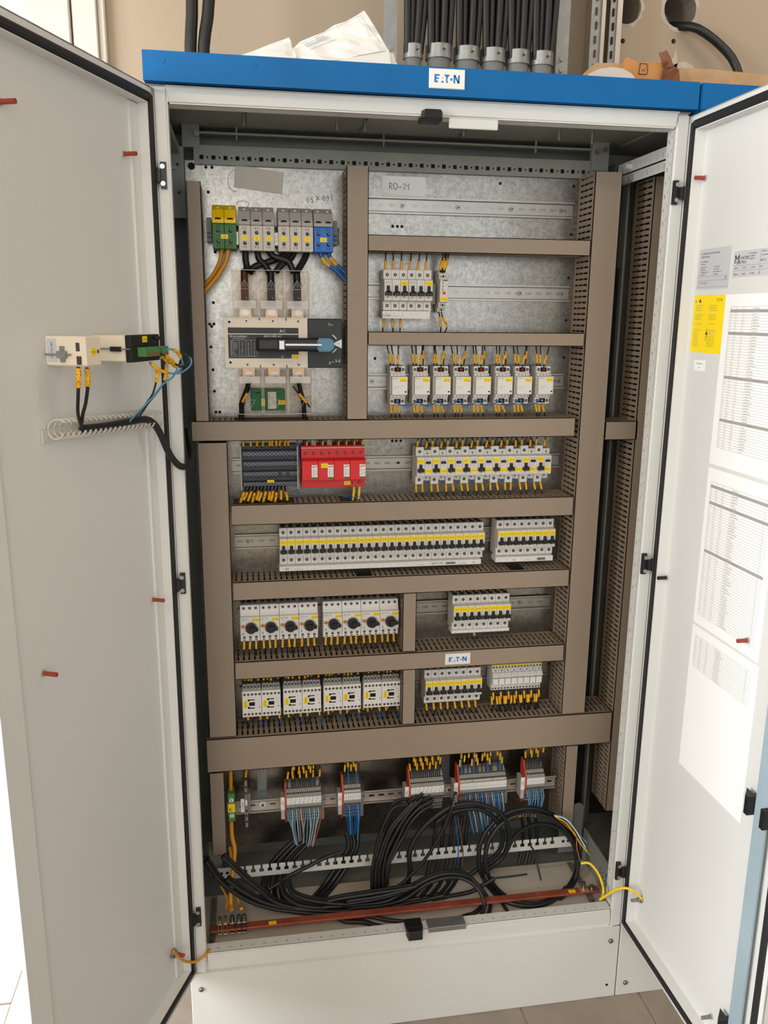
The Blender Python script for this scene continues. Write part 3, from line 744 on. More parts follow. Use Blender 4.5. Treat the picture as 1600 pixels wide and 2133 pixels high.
MB().box(0.0, 1.0, 0.40, 0.402, 0.2, 2.0).build('rear_panel', 'dim_zinc', cab)
MB().box(0.0, 1.0, 0.0, 0.40, 1.9835, 1.9865).build('roof_panel', 'dim_zinc', cab)
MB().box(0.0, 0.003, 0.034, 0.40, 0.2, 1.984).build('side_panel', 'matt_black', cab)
r = MB()
r.box(0.055, 0.945, 0.295, 0.325, 1.968, 1.972)
r.build('roof_channel', 'dim_zinc', cab)
for x, y in ((0.165, 0.16), (0.345, 0.16), (0.40, 0.16), (0.60, 0.16), (0.80, 0.16), (0.15, 0.30), (0.46, 0.30), (0.80, 0.30), (0.88, 0.18)):
    MB().cyl((x, y, 1.985), (x, y, 1.958), 0.003, 8).build('roof_stud', 'zinc', cab)
for a, b in ((0.17, 0.35), (0.405, 0.60), (0.62, 0.80)):
    MB().box(a, b, 0.10, 0.28, 1.9795, 1.984).build('roof_cover', 'dim_zinc', cab, 0.002)
# rear depth profile with square and round holes above the plate
prof = MB()
hol = []
for k in range(35):
    hol.append((0.0155 + 0.0245 * k, 0.014, 0.0042, 0.0042, 's'))
    hol.append((0.0155 + 0.0245 * k + 0.01225, 0.014, 0.0022, 0.0022, 'o'))
prof.holed((0.062, 0.292, 1.908), (1, 0, 0), (0, 0, 1), 0.875, 0.036, hol, 0.004)
prof.box(0.062, 0.937, 0.293, 0.30, 1.944, 1.946)
prof.build('cross_profile', 'dim_zinc', cab)
# depth profiles on the sides
for x, nm in ((0.995, 'white'), (0.012, 'dim_zinc')):
    p = MB()
    hol = [(0.012 + 0.0125 * k, 0.010, 0.003 if k % 2 == 0 else 0.0015, 0.005 if k % 2 == 0 else 0.0015, 's' if k % 2 == 0 else 'o') for k in range(17)]
    if x > 0.5:
        p.holed((x, 0.30, 1.917), (0, -1, 0), (0, 0, 1), 0.225, 0.023, hol, 0.004)
        p.holed((x + 0.004, 0.30, 1.895), (0, -1, 0), (0, 0, 1), 0.225, 0.02, hol, 0.004)
        p.cyl((x, 0.235, 1.928), (x - 0.012, 0.235, 1.928), 0.007, 10)
    else:
        p.box(x, x + 0.022, 0.04, 0.29, 1.925, 1.94)
    p.build('depth_profile', [nm], cab)
p = MB().box(0.016, 0.042, 0.285, 0.290, 1.80, 1.94).cyl((0.029, 0.285, 1.905), (0.029, 0.2845, 1.905), 0.003, 10, 1).cyl((0.030, 0.285, 1.85), (0.030, 0.2845, 1.85), 0.0034, 10, 1).cyl((0.021, 0.285, 1.897), (0.021, 0.275, 1.897), 0.004, 8, 2)
p.build('corner_bracket', ['dim_zinc', 'black', 'screwhead'], cab)
p = MB().box(0.04, 0.075, 0.29, 0.298, 1.94, 1.984).cyl((0.070, 0.292, 1.965), (0.070, 0.278, 1.965), 0.006, 8, 1)
p.build('corner_gusset', ['dim_zinc', 'screwhead'], cab)
p = MB().box(0.925, 0.965, 0.285, 0.298, 1.925, 1.984)
p.cyl((0.935, 0.28, 1.962), (0.935, 0.27, 1.962), 0.005, 8, 1).cyl((0.955, 0.28, 1.968), (0.955, 0.27, 1.968), 0.005, 8, 1)
p.build('corner_gusset', ['dim_zinc', 'screwhead'], cab)

pl = MB().box(0.043, 0.931, PLATE, PLATE + 0.003, 0.30, 1.916).build('mounting_plate', 'galv', cab)
hm = MB()
def hole(x, z, r=0.0033):
    hm.ring((x, z), 0.0002, r, PLATE - 0.0002, PLATE + 0.001, 12)
for x, z in ((0.098, 1.904), (0.0855, 1.904), (0.0885, 1.855), (0.0985, 1.735), (0.091, 1.63), (0.0815, 1.585), (0.0905, 1.585), (0.0855, 1.58), (0.0825, 1.536), (0.085, 1.487), (0.0865, 1.44), (0.088, 1.394), (0.0965, 1.394)):
    hole(x, z)
hole(0.056, 1.905, 0.0075)
for x, z in ((0.482, 1.797), (0.4925, 1.797), (0.5025, 1.797), (0.478, 1.605), (0.4885, 1.605), (0.498, 1.605), (0.487, 1.324), (0.4965, 1.324), (0.507, 1.324), (0.502, 1.272), (0.445, 1.512), (0.722, 1.893), (0.893, 1.893), (0.893, 1.79), (0.893, 1.695), (0.893, 1.60), (0.893, 1.515), (0.50, 0.59), (0.51, 0.59), (0.52, 0.59), (0.90, 0.745)):
    hole(x, z)
hm.build('drilled_hole', 'matt_black', pl, kind='stuff')
# writing on the plate: red circle, pencil notes
ink = MB()
ink.tube([(0.146 + 0.016 * math.cos(t) , PLATE - 0.0004, 1.879 + 0.021 * math.sin(t)) for t in [1.5 + 0.16 * k for k in range(22)]], 0.0006, 4)
ink.tube(smooth([(0.145, PLATE - 0.0004, 1.832), (0.15, PLATE - 0.0004, 1.838), (0.166, PLATE - 0.0004, 1.839), (0.172, PLATE - 0.0004, 1.833), (0.168, PLATE - 0.0004, 1.828)]), 0.0006, 4)
ink.build('red_ink', 'light_red', pl)
MB().text('160 x 50', 0.352, PLATE - 0.0004, 1.858, 0.017, 0, 'L', math.pi + 0.12).build('pencil_note', 'print_grey', pl)

gp = MB().box(0.003, 0.997, 0.03, 0.215, 0.222, 0.225).box(0.60, 0.95, 0.10, 0.195, 0.225, 0.2275)
gp.build('gland_plate', 'floor_plate', cab, 0.0)
MB().box(0.003, 0.997, 0.215, 0.40, 0.205, 0.208).build('floor_pan', 'dim_zinc', cab)
br = MB().box(0.036, 0.066, 0.235, 0.238, 0.27, 0.362)
br.cyl((0.058, 0.235, 0.345), (0.058, 0.2345, 0.345), 0.003, 8, 2).cyl((0.045, 0.235, 0.345), (0.045, 0.2345, 0.345), 0.002, 8, 2).cyl((0.06, 0.235, 0.325), (0.06, 0.2345, 0.325), 0.003, 8, 2)
br.build('side_bracket', ['dim_zinc', 'screwhead', 'black'], cab)
MB().box(0.003, 0.006, 0.05, 0.22, 0.215, 0.34).build('side_bracket', 'dim_zinc', cab)
br = MB()
br.extrude([(0.935, 0.23), (0.998, 0.23), (0.998, 0.362), (0.988, 0.372), (0.955, 0.368), (0.935, 0.35)], 0.245, 0.248)
br.build('side_bracket', 'dim_zinc', cab)
br = MB().box(0.992, 0.995, 0.03, 0.22, 0.225, 0.315)
for z in (0.268, 0.292):
    br.cyl((0.992, 0.06, z), (0.986, 0.06, z), 0.005, 8, 1)
for k in range(9):
    br.cyl((0.992, 0.08 + 0.015 * (k % 3), 0.25 + 0.012 * (k // 3)), (0.9915, 0.08 + 0.015 * (k % 3), 0.25 + 0.012 * (k // 3)), 0.002, 8, 2)
br.build('side_bracket', ['dim_zinc', 'screwhead', 'black'], cab)
for x in (0.053, 0.957):
    dp = MB()
    hol = [(0.012 + 0.0125 * k, 0.007, 0.003 if k % 2 == 0 else 0.002, 0.004 if k % 2 == 0 else 0.002, 's' if k % 2 == 0 else 'o') for k in range(13)]
    dp.holed((x, 0.035, 0.229), (0, 1, 0), (-1, 0, 0), 0.17, 0.014, hol, 0.003)
    dp.cyl((x - 0.007, 0.055, 0.229), (x - 0.007, 0.055, 0.236), 0.006, 6, 1)
    dp.build('floor_profile', ['zinc', 'screwhead'], cab)
# door-latch strikers and the two sheet plates on the frame
for a, b, z0, z1 in ((0.480, 0.519, 1.949, 1.966), (0.480, 0.519, 0.236, 0.257)):
    k = MB().add([(a, 0.0, z0), (b, 0, z0), (b, 0, z1), (a, 0, z1), (a + .002, -0.02, z0 + .001), (b - .004, -0.02, z0 + .001), (b - .006, -0.016, z1), (a + .004, -0.016, z1)],
                  [(0, 1, 2, 3), (4, 7, 6, 5), (0, 4, 5, 1), (1, 5, 6, 2), (2, 6, 7, 3), (3, 7, 4, 0)])
    k.box(a, b, -0.002, 0.03, z0, z1).build('latch_striker', 'black', cab, 0.0015)
MB().box(0.531, 0.623, -0.004, 0.0, 1.938, 1.956).build('lintel_plate', 'white', cab, 0.0015)
MB().box(0.532, 0.620, -0.002, 0.03, 0.238, 0.2505).build('sill_plate', 'zinc', cab, 0.001)

def hinge(xp, xd, z0, z1, flip):
    b = MB().box(min(xp, xp + flip * .010), max(xp, xp + flip * .010), -0.006, 0.0, z0, z1)
    zc = (z0 + z1) / 2
    b.box(min(xp, xd), max(xp, xd), -0.014, -0.003, zc - 0.012, zc + 0.009)
    b.cyl((xd, -0.010, zc - 0.014), (xd, -0.010, zc + 0.011), 0.007, 10)
    for z in (z0 + 0.008, z1 - 0.008):
        b.cyl((xp + flip * .004, -0.006, z), (xp + flip * .004, -0.0095, z), 0.0042, 10, 1)
    b.build('hinge', ['black', 'steel'], cab, 0.0)
for z0, z1 in ((1.818, 1.862), (1.075, 1.117), (0.322, 0.366)):
    hinge(0.019, 0.010, z0, z1, 1)
for z0, z1 in ((1.820, 1.864), (1.076, 1.121), (0.330, 0.375)):
    hinge(0.985, 1.0, z0, z1, -1)

# doors, in (along the width, outwards, up)
def door_frame(side, deg, ax, ay):
    a = math.radians(deg)
    sx = 1 if side == 'L' else -1
    u = Vector((sx * math.cos(a), -math.sin(a), 0))
    v = Vector((-sx * math.sin(a), -math.cos(a), 0))
    o = Vector((ax if side == 'L' else 1 - ax, ay, 0))
    return lambda p, q, z: tuple(o + u * p + v * q + Vector((0, 0, z)))
XL = door_frame('L', 112, 0.015, 0.0)
XR = door_frame('R', 91, 0.0, 0.004)

def make_door(xf, W, step, overlap):
    z0, z1 = 0.202, 1.979
    d = MB(xf)
    d.box(0, W, 0.022, 0.0245, z0, z1)                       # skin
    d.box(0, 0.0025, 0, 0.022, z0, z1).box(W - 0.0025, W, 0 if not overlap else 0.017, 0.022, z0, z1)
    d.box(0, W, 0, 0.022, z0, z0 + 0.0025).box(0, W, 0, 0.022, z1 - 0.0025, z1)
    d.box(0, 0.014, 0, 0.002, z0, z1)       # return lips
    if not overlap:
        d.box(W - 0.014, W, 0, 0.002, z0, z1)
    d.box(0, W, 0, 0.002, z0, z0 + 0.014).box(0, W, 0, 0.002, z1 - 0.014, z1)
    e0, e1 = 0.026, W - 0.026
    d.box(e0, e0 + 0.002, 0.0, 0.022, z0 + 0.026, z1 - 0.026)   # gutter flange
    if not overlap:
        d.box(e1 - 0.002, e1, 0.0, 0.022, z0 + 0.026, z1 - 0.026)
    d.box(e0, e1, 0.0, 0.022, z0 + 0.026, z0 + 0.028).box(e0, e1, 0.0, 0.022, z1 - 0.028, z1 - 0.026)
    if step:
        d.box(e0, e0 + 0.030, 0.0175, 0.022, z0 + 0.03, z1 - 0.03)
        d.box(W - 0.050, W - 0.002, 0.0175, 0.022, z0 + 0.03, z1 - 0.03)
    dr = d.build('door', 'inner_white', cab)
    g = MB(xf)
    g.box(0.013, 0.025, -0.005, 0.012, z0 + 0.013, z1 - 0.013)
    if not overlap:
        g.box(W - 0.025, W - 0.013, -0.005, 0.012, z0 + 0.013, z1 - 0.013)
    g.box(0.025, W - 0.025, -0.005, 0.012, z0 + 0.013, z0 + 0.025).box(0.025, W - 0.025, -0.005, 0.012, z1 - 0.025, z1 - 0.013)
    g.build('gasket', 'rubber', dr, 0.003)
    return dr

def stud(xf, parent, p, z, v1, m, r=0.0035, name='stud'):
    b = MB(xf).cyl((p, 0.022, z), (p, 0.019, z), r * 1.5, 10, 1)
    b.cyl((p, 0.019, z), (p, v1, z), r, 10, 0)
    b.build(name, [m, 'device3'], parent)

dl = make_door(XL, 0.510, True, True)
for p, z in ((0.405, 1.081), (0.066, 1.0825), (0.079, 1.862), (0.389, 1.871)):
    stud(XL, dl, p, z, -0.003, 'pin_red')
s = MB(XL).cyl((0.066, 0.022, 0.302), (0.066, 0.014, 0.302), 0.009, 12).cyl((0.066, 0.014, 0.302), (0.066, 0.006, 0.302), 0.0065, 6).cyl((0.066, 0.006, 0.302), (0.066, -0.006, 0.302), 0.004, 8, 1)
s.build('earth_stud', ['screwhead', 'pin_red'], dl)

drr = make_door(XR, 0.515, False, False)
for p, z, m in ((0.040, 1.865, 'pin_red'), (0.034, 1.074, 'black'), (0.325, 1.049, 'pin_red'), (0.348, 0.268, 'grey')):
    stud(XR, drr, p, z, 0.0, m, 0.0038)
s = MB(XR).cyl((0.0505, 0.022, 0.304), (0.0505, 0.017, 0.304), 0.008, 12).cyl((0.0505, 0.017, 0.304), (0.0505, 0.011, 0.304), 0.006, 6).cyl((0.0505, 0.011, 0.304), (0.0505, -0.004, 0.304), 0.0038, 8, 1)
s.build('earth_stud', ['steel', 'grey'], drr)
MB(XR).box(0.413, 0.446, 0.010, 0.014, 0.23, 1.95).build('lock_bar', 'plate_blue', drr, 0.0)
for zc in (0.305, 0.775, 1.25, 1.72):
    for half in (0, 1):
        k = MB(XR)
        if half:
            k.box(0.447, 0.457, -0.004, 0.022, zc - 0.018, zc + 0.018).build('bar_guide', 'black', drr)
            continue
        k.box(0.402, 0.412, -0.004, 0.022, zc - 0.018, zc + 0.018)
        for s in (-1, 1):
            k.add([(0.402, -0.004, zc + s * .018), (0.402, -0.004, zc + s * .009), (0.383, 0.012, zc + s * .009), (0.383, 0.012, zc + s * .018), (0.402, 0.012, zc + s * .009), (0.402, 0.012, zc + s * .018)],
                  [(0, 1, 2, 3), (1, 4, 2), (0, 3, 5), (2, 4, 5, 3)])
        k.build('bar_guide', 'black', drr)
st = MB(XR)
for k, (w_, i_) in enumerate(((0.042, 0), (0.05, 1), (0.05, 2), (0.048, 3))):
    st.box(0.155, 0.155 + w_, 0.0212, 0.0219, 0.213 + 0.012 * (3 - k) + 0.03, 0.2135 + 0.012 * (3 - k) + 0.031)
st.build('embossed_mark', 'print_white', drr)

# ------------------------------------------------------------------ the neighbouring cabinet (open to this one)
nb = thing('neighbour_cabinet', 'second pale grey cabinet joined on beyond the open right-hand door', 'electrical cabinet', (1.4, 0.2, 0))
MB().box(1.004, 1.80, -0.0271, 0.40, 1.984, 2.032).build('top_band', 'blue', nb, 0.0025, seg=2)
sk = MB().box(1.003, 1.80, 0.0, 0.40, 0.0, 0.1965).build('plinth', 'white', nb, 0.0015)
for x, z in ((1.025, 0.036),):
    s = MB()
    s.cyl((x, 0, z), (x, -0.003, z), 0.0058, 14).cyl((x, -0.003, z), (x, -0.0048, z), 0.0042, 14, 0, 0.003).cyl((x, -0.0048, z), (x, -0.0049, z), 0.0018, 6, 1)
    s.build('screw', ['screwhead', 'black'], sk)
b = MB().box(1.001, 1.80, 0.40, 0.402, 0.2, 1.984).box(1.798, 1.80, 0.03, 0.40, 0.2, 1.984).box(1.001, 1.80, 0.03, 0.40, 1.98, 1.984).box(1.001, 1.80, 0.03, 0.40, 0.2, 0.204)
b.build('body', 'dim_zinc', nb)
MB().box(1.031, 1.80, 0.032, 0.052, 0.2, 1.98).build('front_door', 'white', nb)
MB().box(1.026, 1.030, 0.034, 0.054, 0.2, 1.98).build('frame_post', 'dim_zinc', nb)
for x0, x1, y0 in ((1.002, 1.006, .33), (1.010, 1.016, .33), (1.027, 1.032, .31)):
    MB().box(x0, x1, y0, .39, .25, 1.95).build('rear_profile', 'dim_zinc', nb)
MB().box(1.04, 1.76, PLATE, PLATE + 0.003, 0.30, 1.916).build('mounting_plate', 'galv', nb)
MB().box(1.002, 1.036, 0.325, 0.33, 0.30, 1.72).build('void_shade_sheet', 'matt_black', nb)  # black sheet added as the shade in the void between the cabinets

# ------------------------------------------------------------------ wiring ducts
BANDS = [(0.10, 0.27, 2.3), (0.27, 0.36, 1.1), (0.36, 0.55, 2.3), (0.55, 0.64, 1.1), (0.64, 0.88, 2.3)]
def slotted(mb, axis, at, a0, a1, y0, y1, gaps=()):
    """duct wall in the plane z = at (axis x) or x = at (axis z): fingers between breakout slots"""
    pitch = 0.0125
    n = max(1, int((a1 - a0) / pitch))
    pitch = (a1 - a0) / n
    D = y1 - y0
    P = (lambda a, y: (a, y, at)) if axis == 'x' else (lambda a, y: (at, y, a))
    q = lambda a, b, f0, f1: mb.add([P(a, y1 - D * f0), P(b, y1 - D * f0), P(b, y1 - D * f1), P(a, y1 - D * f1)], [(0, 1, 2, 3)])
    q(a0, a1, 0, 0.10)
    q(a0, a1, 0.88, 1.0)
    for k in range(n):
        c0 = a0 + k * pitch
        cm = c0 + pitch / 2
        if any(g0 < cm < g1 for g0, g1 in gaps):
            continue
        for f0, f1, hw in BANDS:
            q(c0, cm - hw * 0.001, f0, f1)
            q(cm + hw * 0.001, c0 + pitch, f0, f1)

def duct(kind, x0, x1, z0, z1, label, front=LID, cuts=(), back=PLATE):
    t = thing('wiring_duct', label, 'wiring duct', ((x0 + x1) / 2, back, z0), 'brown plastic wiring ducts')
    lid = MB()
    lid.box(x0, x1, front, front + 0.002, z0, z1)
    if kind == 'h':
        lid.box(x0, x1, front, front + 0.009, z0, z0 + 0.0015).box(x0, x1, front, front + 0.009, z1 - 0.0015, z1)
    else:
        lid.box(x0, x0 + 0.0015, front, front + 0.009, z0, z1).box(x1 - 0.0015, x1, front, front + 0.009, z0, z1)
    lid.build('lid', 'duct', t)
    for k, e in enumerate((0.0025, -0.0025)):
        w = MB()
        if kind == 'h':
            slotted(w, 'x', (z0 if k == 0 else z1) + e, x0, x1, front + 0.004, back - 0.001, cuts if k else ())
        else:
            slotted(w, 'z', (x0 if k == 0 else x1) + e, z0, z1, front + 0.004, back - 0.001)
        o = w.build('slotted_wall', 'duct', t)
        md = o.modifiers.new('thickness', 'SOLIDIFY')
        md.thickness = 0.0016
        md.offset = 0
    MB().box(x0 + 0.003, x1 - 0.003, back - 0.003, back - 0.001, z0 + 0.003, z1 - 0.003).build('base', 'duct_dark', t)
    return t

duct('v', 0.049, 0.0775, 1.386, 1.8625, 'narrow upright brown duct left of the big rotary switch')
duct('v', 0.3695, 0.415, 1.387, 1.902, 'upright brown duct between the rotary switch and the small breakers')
duct('v', 0.9035, 0.9645, 0.652, 1.910, 'longest wide upright brown duct along the right side of the plate')
duct('h', 0.4155, 0.9005, 1.737, 1.770, 'uppermost horizontal brown duct below the empty mounting rail')
duct('h', 0.4165, 0.900, 1.544, 1.573, 'horizontal brown duct above the row of eight white contactors')
duct('h', 0.0405, 0.8905, 1.3425, 1.3855, 'long horizontal brown duct above the red surge arrester', LID - 0.001, ((0.125, 0.25), (0.145, 0.29)))
duct('v', 0.050, 0.1125, 0.6535, 1.3385, 'wide upright brown duct at the lower left of the plate')
duct('h', 0.1175, 0.899, 1.1565, 1.202, 'horizontal brown duct between the surge arrester row and the long breaker row', LID, ((0.12, 0.26), (0.36, 0.40)))
duct('h', 0.1155, 0.8995, 0.983, 1.026, 'horizontal brown duct between the long breaker row and the motor starters', LID, ((0.40, 0.415), (0.425, 0.435), (0.76, 0.80)))
duct('h', 0.1145, 0.8985, 0.793, 0.8355, 'horizontal brown duct carrying the small maker badge')
duct('v', 0.5005, 0.5325, 0.840, 0.982, 'short upright brown duct right of the motor starters', LID + 0.001)
duct('v', 0.5025, 0.5340, 0.6535, 0.792, 'short upright brown duct right of the small square contactors', LID + 0.001)
H7 = duct('h', 0.0435, 1.0345, 0.565, 0.6495, 'widest horizontal brown duct above the bottom terminal strips', LID - 0.003)
duct('v', 0.9215, 0.954, 0.32, 0.5615, 'short upright brown duct at the lower right beside the terminal strip')
duct('v', 0.046, 0.080, 0.345, 0.5605, 'short upright brown duct at the lower left behind the earth cable')
duct('h', 0.968, 1.044, 1.333, 1.376, 'brown duct stub bridging to the neighbouring cabinet')
duct('v', 1.040, 1.085, 0.37, 1.905, 'upright brown duct inside the neighbouring cabinet behind the frame post')
bt = thing('maker_badge', 'small white badge with blue lettering on a horizontal duct lid', 'badge', (0.6345, LID, 0.8))
badge(0.6035, 0.6655, 0.8005, 0.8285, LID, bt)

# ------------------------------------------------------------------ mounting rails
def din_rail(x0, x1, zc, label, screws, front=PLATE - 0.0075, m='rail', big=False):
    t = thing('mounting_rail', label, 'mounting rail', ((x0 + x1) / 2, front, zc - 0.0175), 'slotted mounting rails')
    b = MB()
    b.holed((x0, front + 0.0065, zc - 0.0125), (1, 0, 0), (0, 0, 1), x1 - x0, 0.025, [(0.0125 + 0.0245 * k, 0.0125, 0.0075, 0.0028, 'l') for k in range(int((x1 - x0) / 0.0245))], 0.001)
    for s in (-1, 1):
        za, zb = zc + s * 0.0125, zc + s * 0.0175
        b.box(x0, x1, front, front + 0.0012, min(za, zb), max(za, zb))
        b.box(x0, x1, front, front + 0.0068, min(za, za + s * 0.001), max(za, za + s * 0.001))
    b.build('rail', m, t)
    for x in screws:
        s = MB()
        s.cyl((x, front + 0.0065, zc), (x, front + 0.0055, zc), 0.0062 if not big else 0.008, 14, 0 if not big else 2)
        s.cyl((x, front + 0.0055, zc), (x, front + 0.002, zc), 0.004, 10).cyl((x, front + 0.002, zc), (x, front + 0.0018, zc), 0.002, 6, 1)
        s.build('screw', ['screwhead', 'black', 'print_white'], t)
    return t
din_rail(0.418, 0.893, 1.840, 'empty slotted rail at the very top with four screws', (0.503, 0.628, 0.750, 0.866))
din_rail(0.418, 0.895, 1.659, 'slotted rail carrying the two three-pole breakers', (0.424, 0.778, 0.877))
din_rail(0.418, 0.894, 1.461, 'slotted rail behind the row of eight white contactors', (0.439, 0.883))
din_rail(0.120, 0.894, 1.2725, 'slotted rail behind the red surge arrester', ())
din_rail(0.120, 0.894, 1.095, 'slotted rail behind the long breaker row', (0.150,))
din_rail(0.121, 0.498, 0.914, 'slotted rail behind the motor starters', ())
din_rail(0.536, 0.894, 0.914, 'slotted rail behind the eight breakers near the upright duct', (0.813,))
din_rail(0.121, 0.498, 0.716, 'slotted rail behind the small square contactors', ())
din_rail(0.538, 0.894, 0.735, 'slotted rail behind the lowest breakers and relays', ())
BR = 0.2475
rl = din_rail(0.082, 0.918, 0.4385, 'pale slotted rail along the bottom carrying the terminal strips', (0.168, 0.6355), BR, 'pale_rail', True)
for x in (0.168, 0.6355):
    s = MB()
    s.box(x - 0.012, x + 0.012, BR + 0.007, PLATE, 0.45, 0.453).box(x - 0.011, x + 0.011, PLATE - 0.004, PLATE, 0.43, 0.52)
    s.cyl((x, PLATE - 0.004, 0.508), (x, PLATE - 0.01, 0.508), 0.006, 8, 1)
    s.build('standoff', ['zinc', 'screwhead'], rl)
din_rail(0.083, 0.363, 1.772, 'dark slotted rail behind the large top terminals', (), PLATE - 0.015, 'dim_zinc')
# ------------------------------------------------------------------ devices on the rails
def screw_hole(mb, x, z, d, r=0.0036, mi=0, ms=1):
    """dark terminal mouth with a slotted screw in it"""
    mb.cyl((x, -d + 0.0002, z), (x, -d - 0.0004, z), r, 12, mi)
    mb.cyl((x, -d - 0.0004, z), (x, -d - 0.0007, z), r * 0.45, 8, ms)

def arrow(mb, x, z, y, s=0.0022, mi=0):
    mb.add([(x - s, y, z + s * .6), (x - s, y, z - s * .6), (x + s, y, z)], [(0, 1, 2)], mi)
    mb.box(x - s * 1.6, x - s, y, y + .0001, z - .00015, z + .00015, mi)

W1 = 0.0177
MCB_PROF = [(0.008, -.043), (0.0525, -.043), (0.0525, -.0235), (0.068, -.0215), (0.068, .0215), (0.0525, .0235), (0.0525, .043), (0.008, .043)]
def tag_part(parent, s, x0, x1, z0, z1, y, tsize=0.0042, turn=0.0, m='yellow', ink='print'):
    mb = MB().box(x0, x1, y - 0.0006, y, z0, z1)
    if s:
        c = (z0 + z1) / 2
        if turn:
            mb.text(s, (x0 + x1) / 2 + tsize * .36, y - 0.0008, c, tsize, 1, 'C', turn)
        else:
            mb.text(s, (x0 + x1) / 2, y - 0.0008, c - tsize * .36, tsize, 1, 'C', sx=0.92)
    return mb.build('marker_tag', [m, ink], parent)

_proto = {}
def toggle_shape(mb, x, mi=0):
    mb.cbox(x + .0015, x + .0162, -.0775, -.068, -.0115, -.0045, .001, mi)
    mb.cbox(x + .0058, x + .0118, -.0745, -.068, -.005, .0055, .001, mi)
    mb.add([(x + .0015, -.0765, -.0045), (x + .0162, -.0765, -.0045), (x + .0118, -.0745, -.0015), (x + .0058, -.0745, -.0015)], [(0, 1, 2, 3)], mi)
def breaker_proto():
    """one-pole breaker; origin at its lower left corner on the plate"""
    t = thing('circuit_breaker', '', 'circuit breaker')
    b = MB().prism([(d, z) for d, z in MCB_PROF], 0.0002, W1 - 0.0002)
    b.box(.0015, .0055, -.0690, -.068, -.0045, .0055, 1).box(.0122, .0162, -.0690, -.068, -.0045, .0055, 1)
    b.build('body', ['device', 'device2'], t, 0.0005)
    k = MB()
    toggle_shape(k, 0)
    k.build('toggle', 'black', t)
    for z in (0.0325, -0.0325):
        s = MB()
        screw_hole(s, W1 / 2, z, 0.0525)
        s.build('terminal_screw', ['matt_black', 'screwhead'], t)
    p = MB()
    arrow(p, W1 / 2, -.0145, -.0682)
    p.text('C16', .0035, -.0682, -.0205, .0026, 1, 'L').text('xPole', .0075, -.0682, -.0205, .0022, 1, 'L').text('1', W1 / 2, -.0527, .025, .0022, 1)
    p.build('print', ['print', 'print_grey'], t)
    m = MB().box(W1 * .2, W1 * .8, -.0475, -.018, .043, .0436)
    m.build('terminal_cover', 'duct_dark', t)
    t.location = (0, 0, -5)
    return t
PB = breaker_proto()
PB_used = False
def breaker(x, zc, s, label, group):
    global PB_used
    loc = (x, PLATE, zc)
    if not PB_used:
        PB_used = True
        PB.location = loc
        PB['label'] = label
        PB['group'] = group
        t = PB
    else:
        t = copy_thing(PB, loc, label, group)
        for c in [c for c in t.children if c.name.startswith('marker_tag')]:
            bpy.data.objects.remove(c)
    TAGS.append((t, s))
    return t
TAGS = []

# the long row of twenty-seven, and eight more on its right
for k in range(27):
    breaker(0.2205 + W1 * k, 1.0935, '%d-F1%d' % (101 + k // 3, 1 + k % 3), '%s one-pole breaker from the left in the long row' % ORD[k], 'breakers of the long row')
for k in range(8):
    breaker(0.7300 + W1 * k, 1.0965, '%d-F1%d' % (110 + k // 2, 1 + k % 2), '%s breaker in the group of eight right of the long row' % ORD[k], 'breakers right of the long row')
for k in range(8):
    breaker(0.6285 + W1 * k, 0.9145, '%d-F11' % (120 + k), '%s breaker in the group of eight above the maker badge' % ORD[k], 'breakers above the maker badge')
for k in range(8):
    breaker(0.5640 + W1 * k, 0.7265, '%d-F16' % (130 + k), '%s breaker in the lowest group of eight below the badge' % ORD[k], 'breakers below the maker badge')
for t, s in TAGS:
    off = t.location
    mb = MB().box(.0006, W1 - .0006, -.0686, -.068, .0075, .0185)
    mb.text(s, W1 / 2, -.0688, .0115, .0044, 1, 'C', sx=0.9)
    mb.v = [(a + off.x, b + off.y, c + off.z) for a, b, c in mb.v]
    mb.build('marker_tag', ['yellow', 'print'], t)

def busbar_cover(x0, x1, z0, z1, d, label, marks):
    t = thing('busbar_cover', label, 'busbar', ((x0 + x1) / 2, PLATE, z0), 'comb busbars under the breakers')
    yf = PLATE - d
    MB().box(x0, x1, yf, PLATE - 0.03, z0, z1).box(x1 - .006, x1, yf - .0006, yf, z0, z1).build('housing', 'device2', t, 0.0006)
    p = MB()
    for k in range(int((x1 - x0) / W1)):
        for q in range(2):
            p.text(('1L%d' % (k % 3 + 1), '%d' % (k % 9 + 1))[q], x0 + W1 * (k + .5), yf - .0002, z1 - .005 - .0028 * q, .0024, 1)
    for s, x, size, turn in marks:
        p.text(s, x, yf - .0002, (z0 + (z1 - z0) * .24) + (size * .7 if turn else 0), size, 0, 'C', turn)
    p.build('print', ['print', 'print_grey'], t)
    return t, yf
def barcode(x, z0, z1, yf, n, t):
    p = MB()
    rnd = random.Random(n)
    for k in range(n):
        w = rnd.choice((.0003, .0005, .0008))
        p.box(x, x + w, yf - .0003, yf - .0001, z0, z1)
        x += w + rnd.choice((.0003, .0005))
    p.build('barcode', 'print', t)
t, yf = busbar_cover(0.219, 0.6915, 1.0385, 1.0495, 0.066, 'long pale busbar cover clipped under the long breaker row', [('EATON', 0.585, .0078, 0), ('EB', 0.236, .0078, math.pi), ('Z-GV-16/3P-3TE', 0.262, .0028, math.pi), ('Eaton Industries', 0.546, .0026, 0), ('Made in Austria', 0.647, .0026, 0), ('CE', 0.674, .005, 0)])
barcode(0.606, 1.0408, 1.0462, yf, 24, t)
t, yf = busbar_cover(0.727, 0.8685, 1.0405, 1.0525, 0.066, 'short pale busbar cover under the eight breakers right of the long row', [('CE', 0.772, .005, 0), ('EB', 0.866, .003, 0), ('Eaton Industries', 0.805, .0026, math.pi)])
barcode(0.829, 1.0425, 1.0490, yf, 22, t)
